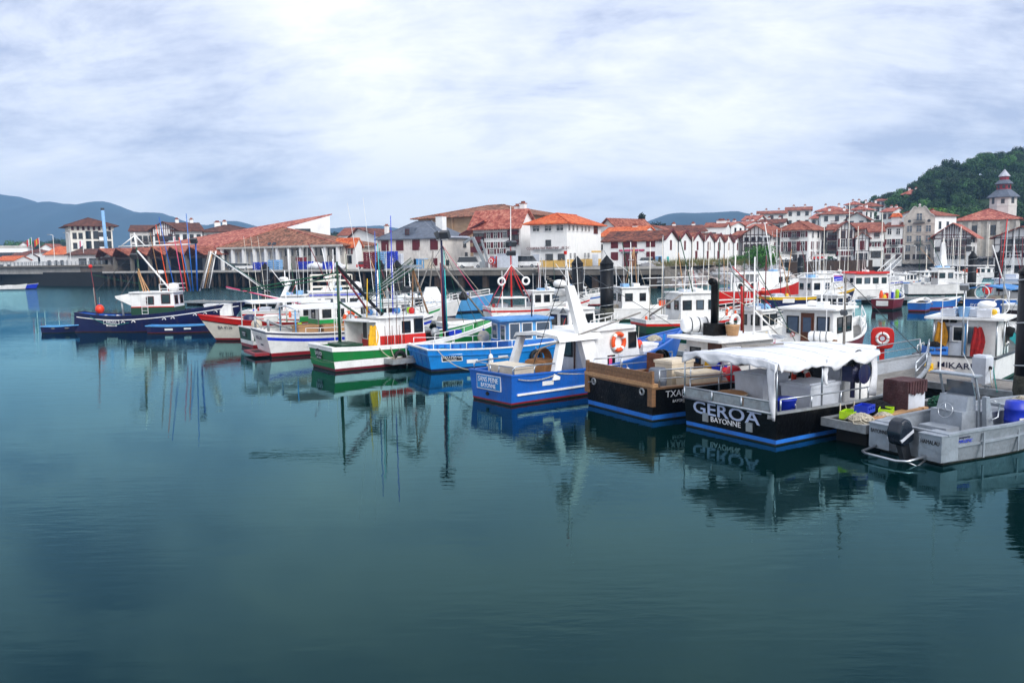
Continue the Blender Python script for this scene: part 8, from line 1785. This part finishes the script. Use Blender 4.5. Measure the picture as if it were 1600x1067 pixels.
# right half, farther out
b = gboat('white motorboat with red roof and black windows at the far pontoon', 1350, 87, 6, 7.6, 2.9, 'white', 'sky_blue', None, cab=(.28, .8, .46, 1.75), mastz=.5, roofm='red', name='cabin_cruiser', cat='motorboat', sheer=(1.2, 1.2, 1.5), clut=False)
MB().box(2.2, 5.9, -1.5, -1.44, b.zt - .12, b.zt + .12).box(2.2, 5.9, 1.44, 1.5, b.zt - .12, b.zt + .12).build('red_fascia', M['red'], b.o)
b = gboat('maroon open boat crowded with gear and a yellow figure-like post', 1393, 74, 52, 5.6, 2.2, 'maroon', 'hull_black', None, cab=None, sheer=(1.0, .95, 1.4)); pl = MB().box(-.12, -.09, -.5, .5, .4, .85).build('stern_board', M['white'], b.o)
for i, m in enumerate(('yellow', 'orange', 'royal', 'white', 'red', 'lime', 'blue', 'white')): MB().lathe([(.16, 0), (.18, .5 + .2 * (i % 3)), (.08, .75 + .3 * (i % 2))], 8, (.7 + i * .72, .5 * math.sin(i * 2), .65)).build('gear', M[m], b.o)
b.mast(3.4, .2, .7, 4.2, .05, 'white'); b.bar((1.6, -.6, 2.2), (5.0, -.6, 2.25), .04, 'dark_grey', 'rail'); b.bar((1.6, -.6, .7), (1.6, -.6, 2.2), .03, 'white', 'post'); b.bar((5.0, -.6, .7), (5.0, -.6, 2.2), .03, 'white', 'post')
for i, (px, Y, lab, m) in enumerate(((1441, 71, 'bright blue rowing boat with a square stern, left of two', 'mid_blue'), (1472, 73, 'bright blue rowing boat with white gunwale, right of two', 'mid_blue'))):
    q = gboat(lab, px, Y, (55, 14)[i], (4.0, 3.4)[i], 1.7, m, 'boot_red', None, cab=None, sheer=(.75, .72, 1.0), rails=False, name='rowing_boat', cat='rowing boat', group='small open boats'); heap(q.W(2.4, 0, .5), .6, 'net', 'dark net lying in a blue rowing boat', 'net', .5, 30, 50 + i, group='nets in the blue rowing boats')
    for x in (1.2, 3.2): MB().box(x, x + .2, -.8, .8, .5, .55).build('thwart', M['wood_pale'], q.o)
b = gboat('white trawler with a tall white mast before the dark rock bank', 1470, 96, -8, 7.8, 3.0, 'white', 'hull_black', None, cab=(.42, .68, .4, 2.0), mastz=4.6, sheer=(1.3, 1.2, 2.0), whips=4); MB().hexa([(b.xm - .5, -.3, b.zt), (b.xm + .3, -.3, b.zt), (b.xm + .3, .3, b.zt), (b.xm - .5, .3, b.zt), (b.xm - .35, -.12, b.zt + 3), (b.xm, -.12, b.zt + 3), (b.xm, .12, b.zt + 3), (b.xm - .35, .12, b.zt + 3)]).build('mast_column', M['white'], b.o); MB().box(.8, 3.2, -1.2, 1.2, 2.75, 2.85).build('after_awning', M['white'], b.o)
b = gboat('dark blue boat with sky blue awning at the right edge, before the two piles', 1578, 64, 40, 9.5, 3.3, 'blue', 'maroon', None, cab=(.5, .7, .36, 1.5), mastz=3.0, sheer=(1.5, 1.4, 2.0)); MB().extr([(.3, y, z) for y, z in ((-1.6, 2.2), (0, 2.45), (1.6, 2.2), (1.6, 2.3), (0, 2.55), (-1.6, 2.3))], (4.0, 0, 0)).build('awning', M['tarp_blue'], b.o)
p = b.tpoint(.3, 1.0); text(b.o, 'PYRENE', .4, p, (0, -1, 0), b.tup(), M['letter_white'], depth=.004); p = b.tpoint(.1, .62); text(b.o, 'BAYONNE', .2, p, (0, -1, 0), b.tup(), M['letter_white'], depth=.004); MB().torus((.2, .3, 2.0), .5, .04, MX, 20, 6).build('net_hoop', M['white'], b.o); b.bar((3, 0, 3), (4.4, .2, 7.6), .035, 'red', 'red_mast')
for x, y in ((.4, 1.5), (.4, -1.5), (4.1, 1.5), (4.1, -1.5)): b.bar((x, y, 1.3), (x, y, 2.22), .04, 'white', 'awning_post')
b = gboat('dark blue boat with a yellow strake and white wheelhouse, behind the white cabin', 1262, 77, 14, 9.5, 3.1, 'navy', 'hull_black', None, 'yellow', cab=(.48, .72, .38, 1.7), mastz=2.6, sheer=(1.2, 1.1, 1.8)); b.plate(.2, .8, 1.2, .4, 'white'); b.mast(3.0, 0, 1.0, 5.0, .05, 'wood_pale', (-1.2, 0)); b.mast(2.4, 0, 1.0, 5.6, .05, 'wood_pale', (.6, 0))
gboat('white wheelhouse boat with yellow lines near the rock bank', 1278, 95, 22, 8.5, 2.9, 'white', 'hull_black', 'yellow', cab=(.4, .7, .4, 1.8), mastz=2.6, sheer=(1.1, 1.0, 1.7))
gboat('small white motorboat seen behind the dinghy rail of the maroon bow', 1300, 60, 40, 6.0, 2.4, 'white', 'navy', None, cab=(.4, .7, .38, 1.1), mastz=.9, name='cabin_cruiser', cat='motorboat', clut=False, sheer=(.95, .95, 1.35))
gboat('white boat with turquoise stripe at the right edge behind the oilskins', 1602, 44, 44, 8, 2.8, 'white', 'turquoise', 'turquoise', cab=(.5, .7, .36, 1.2), mastz=1.4)
for i, (px, Y, L_) in enumerate(((1283, 132, 9), (1322, 126, 11), (1345, 138, 10), (1372, 120, 9), (1392, 128, 8), (1308, 142, 9), (1358, 112, 8), (1540, 150, 9), (1415, 118, 8), (1335, 118, 9))):
    b = gboat(('white yacht moored among the cluster before the far quay', 'white yacht with furled sail in the cluster before the far quay')[i % 2], px, Y, rnd.uniform(-20, 35), L_, 2.9, 'white', 'navy', rnd.choice((None, 'royal', 'mid_blue')), cab=(.35, .72, .34, .9), mastz=.4, name='yacht', cat='yacht', group='yachts before the far quay', sheer=(1.1, 1.0, 1.3), whips=0, clut=False)
    if i % 2 == 1 or i == 0: b.mast(L_ * .55, 0, 1.0, (9.5, 13, 8, 11, 8, 9.5, 7, 10, 8, 9)[i], .07, 'cream_white', r2=.05); b.bar((L_ * .55, 0, 1.9), (L_ * .12, 0, 1.95), .12, 'white' if i != 1 else 'tarp', 'furled_sail')
    MB().box(L_ * .1, L_ * .3, -.9, .9, 1.0, 1.7).build('spray_hood', M[rnd.choice(('white', 'royal', 'orange', 'navy'))], b.o)
for px, Y, top, lab in ((1473, 108, 372, 'slim pale mast before the stone house'), (1500, 118, 354, 'tall pale mast before the wooden balconies'), (1489, 125, 372, 'pale mast left of the tallest one before the wooden balconies'), (1448, 130, 390, 'short pale mast below the stone house')):
    p = XY(px, Y); L_ = 8.5; b = gboat('white yacht below the ' + lab, px, Y, 20, L_, 2.8, 'white', 'navy', None, cab=(.35, .7, .34, .9), mastz=.4, name='yacht', cat='yacht', group='yachts before the rock bank', sheer=(1.1, 1.0, 1.3), whips=0, clut=False); b.mast(L_ * .5, 0, 1.0, ZP(px, top, Y), .08, 'cream_white', r2=.05); b.line((L_ * .5, 0, ZP(px, top, Y) - .2), (L_, 0, 1.3)); b.line((L_ * .5, 0, ZP(px, top, Y) - .2), (0, 0, 1.1)); b.bar((L_ * .5, 0, 1.9), (L_ * .1, 0, 1.95), .1, 'white', 'furled_sail')
for px, Y, lab, m in ((12, 175, 'tiny white boat seen under the bridge', 'white'), (30, 178, 'tiny blue boat seen under the bridge', 'royal')): gboat(lab, px, Y, 5, 6, 2.2, m, 'navy', None, cab=None, sheer=(.9, .85, 1.2), rails=False, name='motorboat', cat='motorboat')
# gangway down to the far pontoon
a = XY(1404, 181); z0 = QZ; t = thing('gangway', 'white lattice gangway sloping from the far quay to the boats', 'gangway', (a.x, a.y, 0), 0); q = XY(1378, 150) - a; g = MB()
for s in (-.7, .7):
    for zz_ in (0, 1.1): g.bar((s, 0, QZ + zz_), (q.x + s, q.y, .6 + zz_), .12, .12)
    for i in range(10): u, v = i / 10, (i + 1) / 10; g.bar((q.x * u + s, q.y * u, QZ + (.6 - QZ) * u), (q.x * v + s, q.y * v, QZ + (.6 - QZ) * v + 1.1), .08, .08)
g.build('lattice_side', M['white'], t); MB().hexa([(-.65, 0, QZ - .1), (.65, 0, QZ - .1), (q.x + .65, q.y, .5), (q.x - .65, q.y, .5), (-.65, 0, QZ), (.65, 0, QZ), (q.x + .65, q.y, .6), (q.x - .65, q.y, .6)]).build('walkway', M['galv'], t)
p = at(1541, 475, .5); t = thing('lifebuoy_station', 'red lifebuoy board on the far pontoon before the dark blue boat', 'lifebuoy', p, 0); MB().box(-.08, .08, -.06, .06, 0, 1.0).build('post', M['galv'], t); MB().lathe([(.42, -.1), (.46, 0), (.42, .1)], 16, (0, -.08, 1.3), MY).build('housing', M['red'], t)
pontoon('finger_pontoon', 'far walkway with pedestals before the right pair of steel piles', (48, 74), (60, 70), 1.8, .5)

# ---- nets, ropes and small gear lying on the near decks
for b_, x, y, r_, m_, kind, lab in ((LBT, 1.2, .3, .5, 'net_green', 'net', 'green net heaped on the after deck of the light blue boat'), (LBT, 2.4, -.6, .35, 'rope', 'rope', 'rope coil on the deck of the light blue boat before the wheelhouse'), (LAP, .6, .8, .4, 'net', 'net', 'black net at the stern rail of the green boat'), (LAP, 7.0, -.7, .4, 'net_green', 'net', 'green net on the foredeck of the green boat'),
        (SP, 1.6, .8, .3, 'rope_teal', 'rope', 'teal rope coil at the stern of the blue boat with the leaning column'), (G, .5, -.6, .35, 'net', 'net', 'dark net on the canopied deck beside the blue bin'), (HAM, 3.0, -.45, .28, 'rope_teal', 'rope', 'teal rope coil on the floor of the aluminium boat'), (HAM, .8, .1, .25, 'net', 'net', 'dark net bundle behind the seat of the aluminium boat'), (BF, 4.4, -.1, .5, 'net_green', 'net', 'green net heap at the far end of the work float'), (BF, 1.2, -.35, .3, 'rope', 'rope', 'pale rope between the lime crates on the float')):
    z_ = b_.dk(x) if hasattr(b_, 'dk') else .62
    heap(b_.W(x, y, z_ + .01), r_, m_, lab, kind, .5, 34, int(x * 17 + 3), 'rope_coil' if kind == 'rope' else 'net_heap')
cb = MB()
for i in range(4): cb.tube(catenary((-.2, .05 * i - .1, .7), (1.3, .1 + .1 * i, .45), .12 + .03 * i, 8), .016, 5)
cb.build('control_cables', M['rubber'], HAM.o)
for x in (1.2, 2.6, 4.0): MB().box(x - .03, x + .03, -1.13, -1.1, .1, .72).build('hull_frame', M['alu'], HAM.o)
# ---- fenders and tyres hanging on the near hulls
def fend(b, label, t, side, m='white', tyre=False, drop=.55):
    q = b.pt(t, b.sheer(t) - drop, side, .13); o = thing('tyre_fender' if tyre else 'fender', label, 'fender', b.W(q.x, q.y, q.z), b.th, 'fenders on the hulls')
    if tyre: MB().torus((0, 0, 0), .26, .1, MY, 16, 7).build('tyre', M['rubber'], o, True)
    else: MB().lathe([(.03, -.34), (.1, -.28), (.12, -.1), (.12, .15), (.1, .26), (.03, .34)], 12).build('bladder', M[m], o, True)
    a = Vector((0, 0, .3)); MB().tube([a, a + Vector((0, -side * .1, drop - .25))], .012, 4).build('lanyard', M['rope'], o)
for b_, lab, lst in ((G, 'black hull of the canopied boat', ((.3, -1, 'navy', 1), (.5, -1, 'white', 0))), (HAM, 'aluminium hull', ((.3, 1, 'white', 0), (.6, 1, 'white', 0))), (LAP, 'green hull', ((.32, -1, 'x', 1), (.5, -1, 'orange', 0), (.62, -1, 'white', 0))), (LBT, 'light blue hull', ((.3, -1, 'white', 0), (.55, -1, 'x', 1))), (SP, 'blue hull with the leaning column', ((.55, -1, 'white', 0), (.7, -1, 'orange', 0)))):
    for t_, sd_, m_, ty in lst: fend(b_, ('black tyre' if ty else (m_ + ' fender')) + ' hanging on the ' + lab, t_, sd_, m_, ty)

# ---- mooring ropes between boats and pontoons
def rope(label, p, q, sag, m='rope', r=.022): o = MB().tube(catenary(p, q, sag, 12), r, 5).build('mooring_rope', M[m]); tag(o, label, 'rope')
rope('pale rope from the black canopied boat to the work float', G.W(3.2, -1.85, .9), BF.W(.9, .3, .66), .25); rope('second pale rope to the corner of the work float', G.W(2.6, -1.82, .9), BF.W(.25, .35, .66), .18)
rope('rope from the float to the aluminium boat', BF.W(.9, -.5, .66), HAM.W(.6, 1.08, .8), .08); rope('rope from the white boat with oilskins to the pontoon', MK.W(.1, -1.3, 1.05), onp(1558, 612), .1, 'rope_teal')
rope('rope between the green boat and the floating finger', LAP.W(2.2, -1.55, 1.0), Vector((-5.7, 38.5, .45)), .12); rope('second rope to the floating finger', LAP.W(2.8, -1.55, 1.0), Vector((-5.6, 38.6, .45)), .2)
rope('rope slack between light blue and blue boat', LBT.W(.3, -1.5, 1.0), SP.W(.6, 1.3, 1.05), .35)
